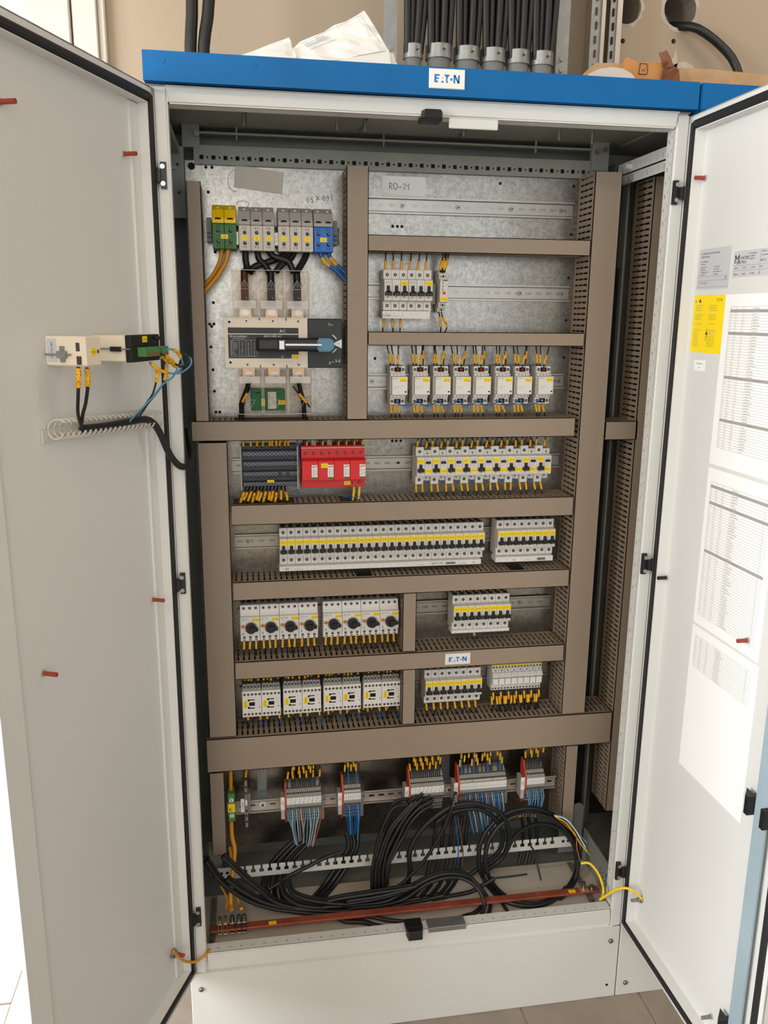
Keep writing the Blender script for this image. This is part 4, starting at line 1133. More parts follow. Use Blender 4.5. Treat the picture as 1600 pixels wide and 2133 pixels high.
t, yf = busbar_cover(0.6265, 0.7700, 0.8645, 0.8715, 0.060, 'pale edge of busbar cover under the eight breakers above the badge', [])

# two three-pole breakers
def three_pole(x0, zc, s, label):
    t = thing('three_pole_breaker', label, 'circuit breaker', (x0, PLATE, zc), 'three-pole breakers of the top row')
    xf = lambda a, b, c: (a + x0, b + PLATE, c + zc)
    b = MB(xf)
    for k in range(3):
        b.prism(MCB_PROF, W1 * k + .0002, W1 * (k + 1) - .0002)
        b.box(W1 * k + .0015, W1 * k + .0055, -.0690, -.068, -.0045, .0095, 1).box(W1 * k + .0122, W1 * k + .0162, -.0690, -.068, -.0045, .0095, 1)
    b.build('body', ['device', 'device2'], t, 0.0005)
    for k in range(3):
        q = MB(xf)
        toggle_shape(q, W1 * k)
        q.box(W1 * k + .0058, W1 * k + .0118, -.0725, -.068, .004, .0095)
        q.build('toggle', 'black', t)
        for z in (0.0325, -0.0325):
            s_ = MB(xf)
            screw_hole(s_, W1 * (k + .5), z, 0.0525)
            s_.build('terminal_screw', ['matt_black', 'screwhead'], t)
    p = MB(xf)
    p.text('EATON', .003, -.0682, .0148, .0042, 1, 'L')
    for k in range(3):
        arrow(p, W1 * (k + .5), -.0145, -.0682)
    p.text('FAZ', .0025, -.0682, -.0175, .0022, 2, 'L').text('C10/3', .0025, -.0682, -.0203, .0022, 2, 'L')
    p.build('print', ['print', 'logo', 'print_grey'], t)
    m = MB(xf).box(W1 * 2 + .001, W1 * 3 - .0008, -.0686, -.068, .0095, .0195).text(s, W1 * 2.5, -.0688, .0130, .0042, 1, 'C', sx=0.9)
    m.build('marker_tag', ['yellow', 'print'], t)
three_pole(0.4535, 1.660, '100-F1.1', 'left one of two three-pole breakers in the top breaker row')
three_pole(0.5070, 1.660, '100-F1.2', 'right one of two three-pole breakers in the top breaker row')
t, yf = busbar_cover(0.452, 0.5575, 1.6005, 1.6168, 0.056, 'pale busbar cover under the two three-pole breakers', [('EATON', 0.4585, .007, math.pi), ('Eaton Industries Austria', 0.484, .0026, math.pi)])
MB().box(0.4525, 0.5545, PLATE - .0535, PLATE - .04, 1.6168, 1.6180).box(0.475, 0.483, PLATE - .0555, PLATE - .05, 1.6166, 1.6172, 1).box(0.524, 0.532, PLATE - .0555, PLATE - .05, 1.6166, 1.6172, 1).build('gap_strip', ['matt_black', 'orange_core'], t)
MB().box(0.5615, 0.5705, PLATE - .045, PLATE - .008, 1.632, 1.674).box(0.5705, 0.5735, PLATE - .035, PLATE - .008, 1.64, 1.667).build('end_clamp', 'grey', thing('end_clamp', 'dark grey end clamp beside the second three-pole breaker', 'clamp', (0.567, PLATE, 1.632)))

# slim timer relay
t = thing('timer_relay', 'slim monitoring relay with a red knob and green stripe on the top breaker rail', 'relay', (0.577, PLATE, 1.660))
xf = lambda a, b, c: (a + 0.577, b + PLATE, c + 1.660)
MB(xf).prism([(.008, -.045), (.042, -.045), (.042, -.035), (.052, -.035), (.052, -.0245), (.064, -.0235), (.064, .0245), (.052, .0255), (.052, .0365), (.042, .0365), (.042, .045), (.008, .045)], 0, .0178).build('body', 'device', t, 0.0006)
p = MB(xf)
p.box(.0065, .0165, -.0642, -.064, .0205, .0235, 2)
for z, hh in ((.0145, .004), (.0075, .004), (.0005, .004)):
    p.box(.0055, .0072, -.0642, -.064, z, z + hh, 1)
p.text('A', .0135, -.0642, .011, .004, 1).text('E.T.N', .003, -.0642, .0206, .003, 1)
p.cyl((.009, -.0641, -.0045), (.009, -.0668, -.0045), .0032, 14, 0)
p.build('setting_knob', ['red', 'print', 'green'], t)
for z, d in ((.031, .052), (.0408, .042), (-.030, .052), (-.040, .042)):
    s = MB(xf).box(.003, .0150, -d - .0003, -d, z - .0022, z + .0022).cyl((.0055, -d - .0003, z), (.0055, -d - .0008, z), .0019, 8, 1).cyl((.0125, -d - .0003, z), (.0125, -d - .0008, z), .0019, 8, 1)
    s.build('terminal_slot', ['matt_black', 'screwhead'], t)
MB(xf).box(.001, .0165, -.0646, -.064, -.022, -.0125).text('199-K1', .0088, -.0648, -.0188, .0042, 1).build('marker_tag', ['yellow', 'print'], t)

# eight installation contactors
def contactor(x0, zc, s, label):
    t = thing('installation_contactor', label, 'contactor', (x0, PLATE, zc), 'row of white contactors')
    xf = lambda a, b, c: (a + x0, b + PLATE, c + zc)
    w = .0350
    b = MB(xf).prism([(.008, -.0425), (.05, -.0425), (.05, -.0275), (.056, -.0265), (.056, -.0205), (.05, -.0195), (.05, .0205), (.056, .0205), (.056, .0265), (.05, .0275), (.05, .0425), (.008, .0425)], -.002, w - .003)
    b.build('body', 'device', t, 0.0006)
    MB(xf).cbox(0, w, -.066, -.045, -.0200, .0200, .0012).build('front_cover', 'device2', t)
    s_ = MB(xf)
    for z in (.0350, -.0350):
        for x in (.003, .027):
            screw_hole(s_, x, z, .05, .0034)
        s_.box(.0075, .0225, -.0503, -.05, z - .005, z + .005).cyl((.015, -.0503, z), (.015, -.051, z), .0026, 8, 1)
    for z in (.0235, -.0235):
        for x in (.005, .013, .021, .028):
            s_.cyl((x, -.0562, z), (x, -.0566, z), .0018, 8, 1)
    s_.build('terminals', ['matt_black', 'screwhead'], t)
    p = MB(xf)
    p.text('E.T.N', .002, -.0662, .0145, .0044, 0, 'L').text('Z-SCH230/25-40', .003, -.0662, -.003, .0022, 1, 'L').text('24V 25A', .003, -.0662, -.0065, .0022, 1, 'L')
    p.box(.0285, .0325, -.0662, -.066, -.0145, -.0115, 2)
    p.build('print', ['print', 'print_grey', 'matt_black'], t)
    MB(xf).box(.0172, .0325, -.0666, -.066, .0085, .0172).text(s, .0249, -.0668, .0112, .0042, 1).build('marker_tag', ['yellow', 'print'], t)
CX = (0.4735, 0.5245, 0.5715, 0.6180, 0.6645, 0.7150, 0.7610, 0.8115)
for k, x in enumerate(CX):
    contactor(x, 1.4555, '%d-Q1' % (103 + k), '%s contactor from the left in the row of eight white ones' % ORD[k])

# distribution block under a clear cover
t = thing('distribution_block', 'grey distribution block under a clear cover with four tiers of screws', 'distribution block', (0.203, PLATE, 1.2275))
xf = lambda a, b, c: (a + 0.1385, b + PLATE, c + 1.2275)
b = MB(xf).box(.002, .126, -.03, -.008, .002, .096)
for k in range(4):
    b.box(.005, .123, -.046 + .004 * k * 0, -.03, .006 + .0235 * (3 - k) , .015 + .0235 * (3 - k))
b.build('base', 'block_dark', t)
for k in range(4):
    for q in range(14):
        if (q in (9, 11) and k == 2):
            continue
        s = MB(xf)
        x = .0105 + .0085 * q
        z = .0105 + .0225 * (3 - k)
        s.cyl((x, -.046, z), (x, -.0475, z), .0036, 10, 0).cyl((x, -.0475, z), (x, -.0480, z), .0024, 8, 1)
        s.build('terminal_screw', ['steel', 'duct_dark'], t)
c = MB(xf)
for k in range(4):
    c.box(.004, .124, -.0545, -.0535, .004 + .0235 * k, .021 + .0235 * k)
c.build('cover', 'clear_blue', t)
b = MB(xf).box(0, .003, -.06, -.008, 0, .097).box(.124, .127, -.06, -.008, 0, .097)
b.build('end_plate', 'clear_edge', t, 0.0005)
MB(xf).box(.058, .073, -.0590, -.0584, .016, .0215).text('199-X10', .0655, -.0592, .0170, .0034, 1).build('marker_tag', ['yellow', 'print'], t)

# red surge arrester
t = thing('surge_arrester', 'red four-module surge arrester with white windows on the third rail', 'surge arrester', (0.344, PLATE, 1.229))
xf = lambda a, b, c: (a + 0.2725, b + PLATE, c + 1.229)
MB(xf).prism([(.008, 0), (.055, 0), (.055, .0175), (.055, .064), (.052, .066), (.052, .088), (.05, .094), (.008, .094)], 0, .1425).build('base', 'red', t, 0.0007)
for k in range(4):
    m = MB(xf).prism([(.05, .0185), (.071, .0185), (.072, .0195), (.072, .0625), (.066, .0665), (.05, .0665)], .0357 * k + .0003, .0357 * (k + 1) - .0003).build('module', 'red', t, 0.0005)
    w = MB(xf).box(.0357 * k + .0215, .0357 * k + .0345, -.0725, -.072, .023, .054).box(.0357 * k + .0215, .0357 * k + .0345, -.0727, -.0724, .023, .0265, 1)
    w.add([(.0357 * k + .0225, -.0728, .0485), (.0357 * k + .0335, -.0728, .0500), (.0357 * k + .0335, -.0728, .0518), (.0357 * k + .0225, -.0728, .0503)], [(0, 1, 2, 3)], 2)
    w.text('DG MOD', .0357 * k + .0270, -.0728, .0370, .0040, 3, 'C', math.pi / 2).text('275 VG', .0357 * k + .0325, -.0728, .0370, .0036, 3, 'C', math.pi / 2)
    w.build('window_label', ['print_white', 'green', 'red', 'print'], m)
b = MB(xf).box(.0, .1425, -.0525, -.05, .0885, .0905)
for k in range(8):
    b.text('%d' % (k + 1), .0095 + .0178 * k, -.0527, .0888, .002, 1)
b.build('marking_strip', ['card', 'print'], t)
for k in range(8):
    s = MB(xf)
    screw_hole(s, .0095 + .0178 * k, .0775, .052, .0033)
    s.build('terminal_screw', ['matt_black', 'screwhead'], t)
for k in (6, 7):
    s = MB(xf)
    screw_hole(s, .0095 + .0172 * k, .0095, .055, .0033)
    s.build('terminal_screw', ['matt_black', 'screwhead'], t)
MB(xf).box(.0425, .0575, -.0727, -.072, .0475, .0575).text('199-F1.1', .05, -.0729, .0508, .0036, 1).build('marker_tag', ['yellow', 'print'], t)
MB(xf).box(.0955, .1105, -.0557, -.055, .005, .0135).text('199-F1.2', .103, -.0559, .0077, .0036, 1).build('marker_tag', ['yellow', 'print'], t)

# nine residual-current breakers
def rcbo(x0, zc, s, s2, label):
    t = thing('residual_current_breaker', label, 'circuit breaker', (x0, PLATE, zc), 'residual-current breakers')
    xf = lambda a, b, c: (a + x0, b + PLATE, c + zc)
    w = .0354
    b = MB(xf).prism(MCB_PROF, .0002, W1 + .0009)
    b.prism([(.008, -.036), (.0465, -.036), (.0465, -.0235), (.068, -.0215), (.068, .0215), (.0525, .0235), (.0525, .036), (.008, .036)], W1 + .0013, w - .0002)
    b.box(.0015, .0055, -.0690, -.068, -.0045, .0045, 1).box(.0122, .0162, -.0690, -.068, -.0045, .0045, 1)
    b.build('body', ['device', 'device2'], t, 0.0005)
    q = MB(xf)
    toggle_shape(q, 0)
    q.build('toggle', 'black', t)
    MB(xf).cbox(.0205, .0315, -.0715, -.068, .007, .0125, .0008).build('test_button', 'black', t)
    for x, z, d in ((W1 / 2, .0325, .0525), (W1 / 2, -.0325, .0525)):
        s_ = MB(xf)
        screw_hole(s_, x, z, d)
        s_.build('terminal_screw', ['matt_black', 'screwhead'], t)
    for x, z, d in ((.0265, .0285, .0525), (.0265, -.0285, .0465)):
        s_ = MB(xf).cyl((x, -d, z), (x, -d - .0008, z), .0027, 10, 1).box(x - .0005, x + .0005, -d - .0009, -d - .0007, z - .002, z + .002)
        s_.build('terminal_screw', ['matt_black', 'screwhead'], t)
    p = MB(xf)
    p.text('E.T.N', .0262, -.0682, .0152, .0038, 0).text('AC PKNM', .0262, -.0527, .0322, .0024, 1)
    arrow(p, W1 / 2, -.0145, -.0682)
    p.text('C16A', .0035, -.0682, -.0203, .0024, 1, 'L').text('0,03A', .0262, -.0682, .002, .0024, 1).text('10000', .0262, -.0682, -.0015, .0024, 1).text('0261', .0262, -.0682, -.0197, .0026, 0)
    p.build('print', ['print', 'print_grey'], t)
    MB(xf).box(.0010, .0162, -.0686, -.068, .0078, .0185).text(s, .0086, -.0688, .0118, .0040, 1).build('marker_tag', ['yellow', 'print'], t)
    MB(xf).box(.0185, w - .0005, -.0686, -.068, -.0145, -.005).text(s2, .0266, -.0688, -.0115, .0040, 1).build('marker_tag', ['yellow', 'print'], t)
for k in range(9):
    rcbo(0.5325 + .0354 * k, 1.2735, '%d-F1.1' % (101 + k), '%d-K1' % (101 + k), '%s residual-current breaker counted from the red arrester side' % ORD[k])

# motor starters
def starter(x0, zc, s, label):
    t = thing('motor_starter', label, 'motor starter', (x0, PLATE, zc), 'rotary motor starters')
    xf = lambda a, b, c: (a + x0, b + PLATE, c + zc)
    w = .0445
    MB(xf).prism([(.008, -.0435), (.058, -.0435), (.058, -.0275), (.066, -.0265), (.068, .0175), (.060, .0190), (.056, .0255), (.054, .0430), (.008, .0430)], .0003, w - .0003).build('body', 'device2', t, 0.0007)
    for k in range(3):
        for z, d in ((.0355, .0552), (-.0345, .058)):
            s_ = MB(xf)
            screw_hole(s_, .0085 + .0138 * k, z, d, .0031)
            if z < 0:
                s_.box(.0055 + .0138 * k, .0115 + .0138 * k, -.0583, -.058, -.0415, -.0395)
            s_.build('terminal_screw', ['matt_black', 'screwhead'], t)
        MB(xf).box(.003 + .0138 * k, .0115 + .0138 * k, -.045, -.03, .043, .0465).build('terminal_cap', 'duct_dark', t)
    kn = MB(xf)
    kx, kz = .0245, -.0075
    kn.cyl((kx, -.067, kz), (kx, -.078, kz), .0125, 22, 0, .0115)
    kn.extrude([(kx - .003, kz - .006), (kx + .0155, kz - .0035), (kx + .0165, kz), (kx + .0155, kz + .0035), (kx - .003, kz + .006)], -.084, -.076)
    kn.build('rotary_knob', 'black', t)
    MB(xf).cyl((.0062, -.067, -.0035), (.0062, -.0695, -.0035), .0043, 14).box(.0025, .0099, -.0702, -.0695, -.0041, -.0029, 1).build('current_dial', ['orange', 'brown_core'], t)
    p = MB(xf)
    p.text('EATON', .003, -.0682, .0115, .0048, 0, 'L').text('PKZM0-4', .003, -.0680, .0070, .0022, 1, 'L').text('T', .0062, -.0678, -.0125, .003, 0).text('L', .0062, -.0676, -.0170, .003, 0)
    p.box(.0054, .0072, -.0675, -.067, -.0235, -.0195)
    p.ring((kx, kz), .0138, .0144, -.0680, -.067, 20, 0)
    p.build('print', ['print', 'print_grey'], t)
    MB(xf).box(.0285, .0435, -.0686, -.068, .0075, .0160).text(s, .0360, -.0688, .0101, .0040, 1).build('marker_tag', ['yellow', 'print'], t)
for k in range(8):
    x = 0.1275 + .0447 * k + (0.0115 if k > 3 else 0)
    starter(x, 0.9145, '%d-QM1' % (301 + k), '%s black-knob motor starter from the left in the starter row' % ORD[k])

# small square contactors
def small_contactor(x0, zc, s, label):
    t = thing('motor_contactor', label, 'contactor', (x0, PLATE, zc), 'small square contactors')
    xf = lambda a, b, c: (a + x0, b + PLATE, c + zc)
    w = .0448
    MB(xf).cbox(.0003, w - .0003, -.066, -.008, -.0325, .0325, .0008).build('body', 'device2', t)
    tp = MB(xf).box(.001, w - .001, -.05, -.012, .0325, .044)
    tp.build('top_block', 'grey', t)
    for k in range(5):
        m = MB(xf)
        x = .0065 + .0080 * k
        m.box(x - .0028, x + .0028, -.056, -.046, .0325, .046, 0)
        m.box(x - .0014, x + .0014, -.0565, -.0558, .036, .043, 1)
        if k in (0, 1, 2, 4):
            m.cyl((x, -.054, .040), (x, -.052, .049), .0019, 8, 2 if k < 3 else 3)
        m.build('terminal_lever', ['device3', 'matt_black', 'yellow', 'light_red'], t)
    for z in (.0245, -.0255):
        for k in range(5):
            s_ = MB(xf)
            screw_hole(s_, .0060 + .0086 * k, z, .066, .0029)
            s_.build('terminal_screw', ['matt_black', 'screwhead'], t)
    v = MB(xf)
    v.box(.0160, .0295, -.0665, -.066, -.0042, .0048).box(.0130, .0290, -.0663, -.066, .0095, .0120).box(.0130, .0290, -.0663, -.066, -.0115, -.0090)
    v.box(.0130, .0175, -.0663, -.066, .0075, .0120).box(.0130, .0175, -.0663, -.066, -.0115, -.0070)
    v.box(.0390, .0405, -.0663, -.066, -.010, -.0065)
    v.build('window', 'matt_black', t)
    p = MB(xf)
    p.text('A1', .006, -.0662, .0290, .002, 0).text('DILM9', .036, -.0662, .012, .0022, 0).text('EATON', .036, -.0662, .006, .0018, 0).text('13NO', .030, -.0662, .0165, .002, 0).text('1L1 3L2 5L3', .019, -.0662, .0165, .002, 0).text('2T1 4T2 6T3', .019, -.0662, -.019, .002, 0).text('E', .0398, -.0662, -.0025, .003, 0)
    for k in range(4):
        p.box(.0355, .040, -.0662, -.066, .0005 + .002 * k * 0, .0009)
    p.build('print', 'print_grey', t)
    tag = MB(xf).box(.0035, .0125, -.0668, -.066, -.0085, .0085).text(s, .0094, -.0670, 0, .0040, 1, 'C', math.pi / 2)
    tag.build('marker_tag', ['yellow', 'print'], t)
for k in range(8):
    x = 0.1265 + (k // 2) * .0955 + (k % 2) * .0450
    small_contactor(x, 0.7165 + 0.0012 * (k // 2), '%d-KM1' % (301 + k), '%s small square contactor from the left with a yellow tag' % ORD[k])
for k in range(3):
    x = 0.1265 + k * .0955 + .0905
    MB().box(x, x + .004, PLATE - .04, PLATE - .008, .69, .77).build('spacer', 'matt_black', thing('rail_spacer', '%s black spacer strip between the pairs of square contactors' % ORD[k], 'spacer', (x, PLATE, .69), 'spacers between the square contactors'))

# interface relays
def iface(x0, zc, s, label):
    t = thing('interface_relay', label, 'relay', (x0, PLATE, zc), 'interface relays')
    xf = lambda a, b, c: (a + x0, b + PLATE, c + zc)
    w = .0160
    MB(xf).prism([(.008, -.036), (.048, -.036), (.048, -.0265), (.044, -.020), (.04, -.02), (.04, .0), (.058, .0005), (.062, .003), (.062, .0055), (.056, .0125), (.05, .0145), (.05, .0335), (.008, .0335)], .0002, w - .0002).build('body', 'device', t, 0.0004)
    MB(xf).cbox(.0008, w - .0008, -.060, -.040, -.0185, -.0015, .0015).build('relay_cap', 'device2', t)
    MB(xf).cbox(.0015, w - .0015, -.053, -.05, .0150, .0215, .0006).box(.005, .011, -.0533, -.053, .0172, .0192, 1).build('lever', ['device2', 'matt_black'], t)
    s_ = MB(xf)
    for x in (.0043, .0117):
        screw_hole(s_, x, .0255, .05, .0024)
        screw_hole(s_, x, -.0315, .048, .0024)
    s_.build('terminal_screw', ['matt_black', 'screwhead'], t)
    MB(xf).box(.0004, w - .0004, -.0508, -.05, .0290, .0350).text(s, w / 2, -.0510, .0305, .0036, 1).build('marker_tag', ['yellow', 'print'], t)
    p = MB(xf).text('24VDC', w / 2, -.0622, .0035, .0018, 0).text('RELAIS', w / 2, -.0602, -.017, .0018, 0)
    p.build('print', 'print_grey', t)
for k in range(8):
    iface(0.7345 + .0160 * k, 0.7400, '%d-KA1' % (301 + k), '%s slim interface relay counted from the lowest breakers' % ORD[k])

# ------------------------------------------------------------------ rotary load-break switch
t = thing('load_break_switch', 'large cream changeover load-break switch with black rotary handle and clear shrouds', 'switch', (0.20, PLATE, 1.548))
YF = 0.205
b = MB().box(0.1145, 0.2865, YF, PLATE, 1.497, 1.600)
for x in (0.187, 0.242):
    b.box(x - .0012, x + .0012, YF - .0003, YF, 1.594, 1.600, 1).box(x - .0012, x + .0012, YF - .0003, YF, 1.497, 1.503, 1)
b.build('body', ['cream', 'duct_dark'], t, 0.0012)
for x, z in ((0.125, 1.5905), (0.125, 1.508)):
    s = MB()
    s.ring((x, z), .0026, .0052, YF - .0006, YF, 14, 1).cyl((x, YF - .0004, z), (x, YF - .0002, z), .0026, 12)
    s.build('body_screw', ['matt_black', 'device2', 'screwhead'], t)
for x in (0.160, 0.2145, 0.267):
    for z in (1.593, 1.5035):
        s = MB()
        s.cyl((x, YF, z), (x, YF - .0010, z), .0042, 12, 2).cyl((x, YF - .001, z), (x, YF - .0014, z), .002, 6, 0)
        s.build('body_screw', ['matt_black', 'device2', 'screwhead'], t)
p = MB().box(0.1215, 0.2675, YF - .0004, YF, 1.5675, 1.5795).box(0.1215, 0.2675, YF - .0004, YF, 1.5165, 1.5655)
y = YF - .0006
p.text('AC', 0.234, y, 1.5698, .0092, 1).text('socomec', 0.1455, y, 1.5595, .0082, 1).text('SIRCOVER AC', 0.2135, y, 1.5600, .0060, 1)
p.text('x', 0.1275, y, 1.5598, .009, 1)
p.text('manual transfer switches', 0.1425, y, 1.5563, .0026, 1)
p.box(0.127, 0.181, y, y + .0001, 1.5535, 1.5538, 1).box(0.127, 0.181, y, y + .0001, 1.5205, 1.5208, 1)
for x in (0.127, 0.144, 0.157, 0.169, 0.1808):
    p.box(x, x + .0003, y, y + .0001, 1.5205, 1.5538, 1)
rows = ('In (A)', 'AC-21A 415V', 'AC-22A 415V', 'AC-23A 415V', 'AC-23B 690V', 'DC-21 220V', 'Icw 1s kA', 'Ith A', 'Ui Uimp', 'IEC 60947-3', '')
for k, r in enumerate(rows):
    z = 1.5505 - .0030 * k
    p.text(r, 0.1275, y, z, .0023, 1, 'L')
    if k:
        p.text(('125', '160', '1000', '12', '7')[k % 5], 0.150, y, z, .0023, 1).text(('250', '200', '800', '17')[k % 4], 0.163, y, z, .0023, 1).text(('63', '400', '100')[k % 3], 0.175, y, z, .0023, 1)
p.text('CE', 0.2325, y, 1.518, .005, 1)
p.build('front_plate', ['black', 'print_white'], t)
MB().box(0.2525, 0.268, YF - .0012, YF - .0004, 1.5170, 1.5245).text('199-S1', .260, YF - .0014, 1.519, .0036, 1).build('marker_tag', ['yellow', 'print'], t)
g = MB().box(0.2868, 0.3605, YF + .006, PLATE - .02, 1.4965, 1.5985)
g.build('drive_housing', 'black', t, 0.0015)
g = MB()
y = YF + .0056
g.text('I', 0.3325, y, 1.5845, .0085, 0).text('ON', 0.3372, y, 1.5848, .004, 0).text('II', 0.3335, y, 1.5035, .0085, 0).text('ON', 0.3400, y, 1.5075, .0035, 0).text('o', 0.3535, y, 1.5460, .006, 0)
g.extrude([(0.343, 1.549), (0.3595, 1.5565), (0.3595, 1.5375), (0.343, 1.545)], y, y + .0003)
for s_ in (1, -1):
    a = [(0.330 + .0215 * math.cos(q), 1.547 + s_ * .0215 * math.sin(q)) for q in (0.5, .65, .8, .95, 1.1)]
    a += [(0.330 + .0195 * math.cos(q), 1.547 + s_ * .0195 * math.sin(q)) for q in (1.1, .95, .8, .65, .5)]
    g.extrude(a, y, y + .0003)
g.box(0.346, 0.356, y, y + .0003, 1.510, 1.5108).box(0.3468, 0.3476, y, y + .0003, 1.508, 1.515).box(0.3545, 0.3553, y, y + .0003, 1.508, 1.515)
g.text('OFF', 0.3525, y - .0003, 1.5462, .0028, 1)
g.build('position_marks', ['print_white', 'print'], t)
hb = MB()
hb.cbox(0.179, 0.3195, 0.150, 0.168, 1.533, 1.560, .004)
hb.box(0.289, 0.324, 0.168, YF + .006, 1.534, 1.559)
hn = hb.build('handle', 'black', t, 0.002)
kb = MB()
arc = [(0.302, 1.5600), (0.325, 1.5600)] + [(0.325 + .0125 * math.sin(q), 1.5465 + .0135 * math.cos(q)) for q in [math.pi * i / 10 for i in range(1, 10)]] + [(0.325, 1.533), (0.302, 1.533)]
kb.extrude(arc, 0.146, 0.185)
kb.build('handle_hub', 'socket_blue', hn, 0.003, seg=2)
lv = MB().cbox(0.222, 0.2365, 0.135, 0.150, 1.536, 1.557, .002).box(0.2365, 0.3115, 0.1425, 0.146, 1.5445, 1.5495)
lv.build('padlock_lever', 'steel', hn, 0.0006)
# clear terminal shrouds, the links and the bolts inside
def shroud(x0, x1, z0, z1, up):
    y0, y1 = 0.198, 0.262
    th = .0014
    c = MB()
    c.box(x0, x1, y0, y0 + th, z0, z1)
    c.box(x0, x0 + th, y0, y1, z0, z1).box(x1 - th, x1, y0, y1, z0, z1)
    zz = z1 if up else z0
    c.box(x0, x1, y0, y1, zz - (th if up else 0), zz + (0 if up else th))
    o = c.build('terminal_shroud', 'clear', t)
    e = MB()
    w = .0011
    e.box(x0, x0 + w, y0 - .0002, y0 + .001, z0, z1).box(x1 - w, x1, y0 - .0002, y0 + .001, z0, z1).box(x0, x1, y0 - .0002, y0 + .001, z1 - w, z1).box(x0, x1, y0 - .0002, y0 + .001, z0, z0 + w)
    za, zb = (z0 + .018, z0 + .034) if up else (z1 - .030, z1 - .016)
    e.box(x0 + .004, x1 - .004, y0 - .004, y0, za, zb)
    cx = (x0 + x1) / 2
    zt = z1 - .03 if up else z0 + .022
    q = [(cx - .010, zt - (.008 if up else -.008)), (cx + .010, zt - (.008 if up else -.008)), (cx, zt + (.010 if up else -.010))]
    for a, b2 in zip(q, q[1:] + q[:1]):
        e.tube([(a[0], y0 - .0003, a[1]), (b2[0], y0 - .0003, b2[1])], .0005, 4)
    e.tube([(cx - .001, y0 - .0003, zt + .004), (cx + .001, y0 - .0003, zt), (cx - .001, y0 - .0003, zt), (cx + .001, y0 - .0003, zt - .004)], .0004, 4)
    e.build('moulded_edge', 'clear_edge', o)
SX = (0.1320, 0.1858, 0.2394)
for k, x in enumerate(SX):
    shroud(x, x + .0525, 1.6000, 1.6950, True)
    xc = x + .0265 + .001 * k
    lk = MB().box(xc - .0125, xc + .0125, 0.236, 0.240, 1.598, 1.625).cyl((xc, 0.236, 1.612), (xc, 0.229, 1.612), .0095, 16, 1).cyl((xc, 0.229, 1.612), (xc, 0.222, 1.612), .0068, 6, 1)
    lk.build('terminal_lug', ['copper_lug', 'steel'], t)
    MB().box(xc - .0080, xc + .0080, 0.230, 0.246, 1.623, 1.672).cyl((xc, .238, 1.668), (xc, .244, 1.697), .0075, 10).cyl((xc + .003, .230, 1.640), (xc + .003, .2295, 1.640), .0018, 8, 1).build('shrink_sleeve', ['smoke' if k == 0 else 'cable', 'grey'], t)
SX2 = (0.1385, 0.1918, 0.2440)
for k, x in enumerate(SX2):
    shroud(x, x + .0508, 1.4000, 1.4955, False)
    xc = x + .0240
    lk = MB().box(xc - .0125, xc + .0125, 0.236, 0.240, 1.468, 1.497).cyl((xc, 0.236, 1.480), (xc, 0.230, 1.480), .0090, 16, 1).box(xc + .001, xc + .006, .2285, .230, 1.4765, 1.4785, 2)
    lk.build('terminal_lug', ['copper_lug', 'steel', 'duct_dark'], t)
for x, z, sx in ((0.110, 1.606, -1), (0.292, 1.603, 1), (0.114, 1.4955, -1), (0.294, 1.495, 1)):
    MB().cyl((x, PLATE - .002, z), (x, PLATE - .004, z), .0075, 14).cyl((x, PLATE - .004, z), (x, PLATE - .009, z), .004, 10).build('mounting_screw', ['screwhead'], t)
# current transformer board behind the lower shrouds
t = thing('measuring_board', 'green circuit board module with a white label behind the lower clear shrouds', 'circuit board', (0.22, 0.27, 1.405))
MB().box(0.165, 0.240, 0.268, 0.274, 1.400, 1.447).box(0.176, 0.186, 0.264, 0.268, 1.438, 1.4405, 1).build('board', ['pcb', 'black'], t, 0.0006)
MB().box(0.2025, 0.2205, 0.2660, 0.2675, 1.404, 1.441).text('IME TA 250/5A', .2075, .2658, 1.4225, .0042, 1, 'C', math.pi / 2).text('TASI 50 XB', .213, .2658, 1.4225, .0034, 1, 'C', math.pi / 2).text('V03', .2185, .2658, 1.418, .006, 1, 'C', math.pi / 2).build('label', ['print_white', 'print'], t)
MB().box(0.225, 0.2405, 0.2660, 0.2675, 1.4130, 1.4225).text('199-T1', .2328, .2658, 1.4165, .004, 1).build('marker_tag', ['yellow', 'print'], t)
MB().box(0.188, 0.196, 0.2660, 0.2675, 1.4100, 1.4265).text('199-T1', .1935, .2658, 1.4183, .004, 1, 'C', math.pi / 2).build('marker_tag', ['yellow', 'print'], t)

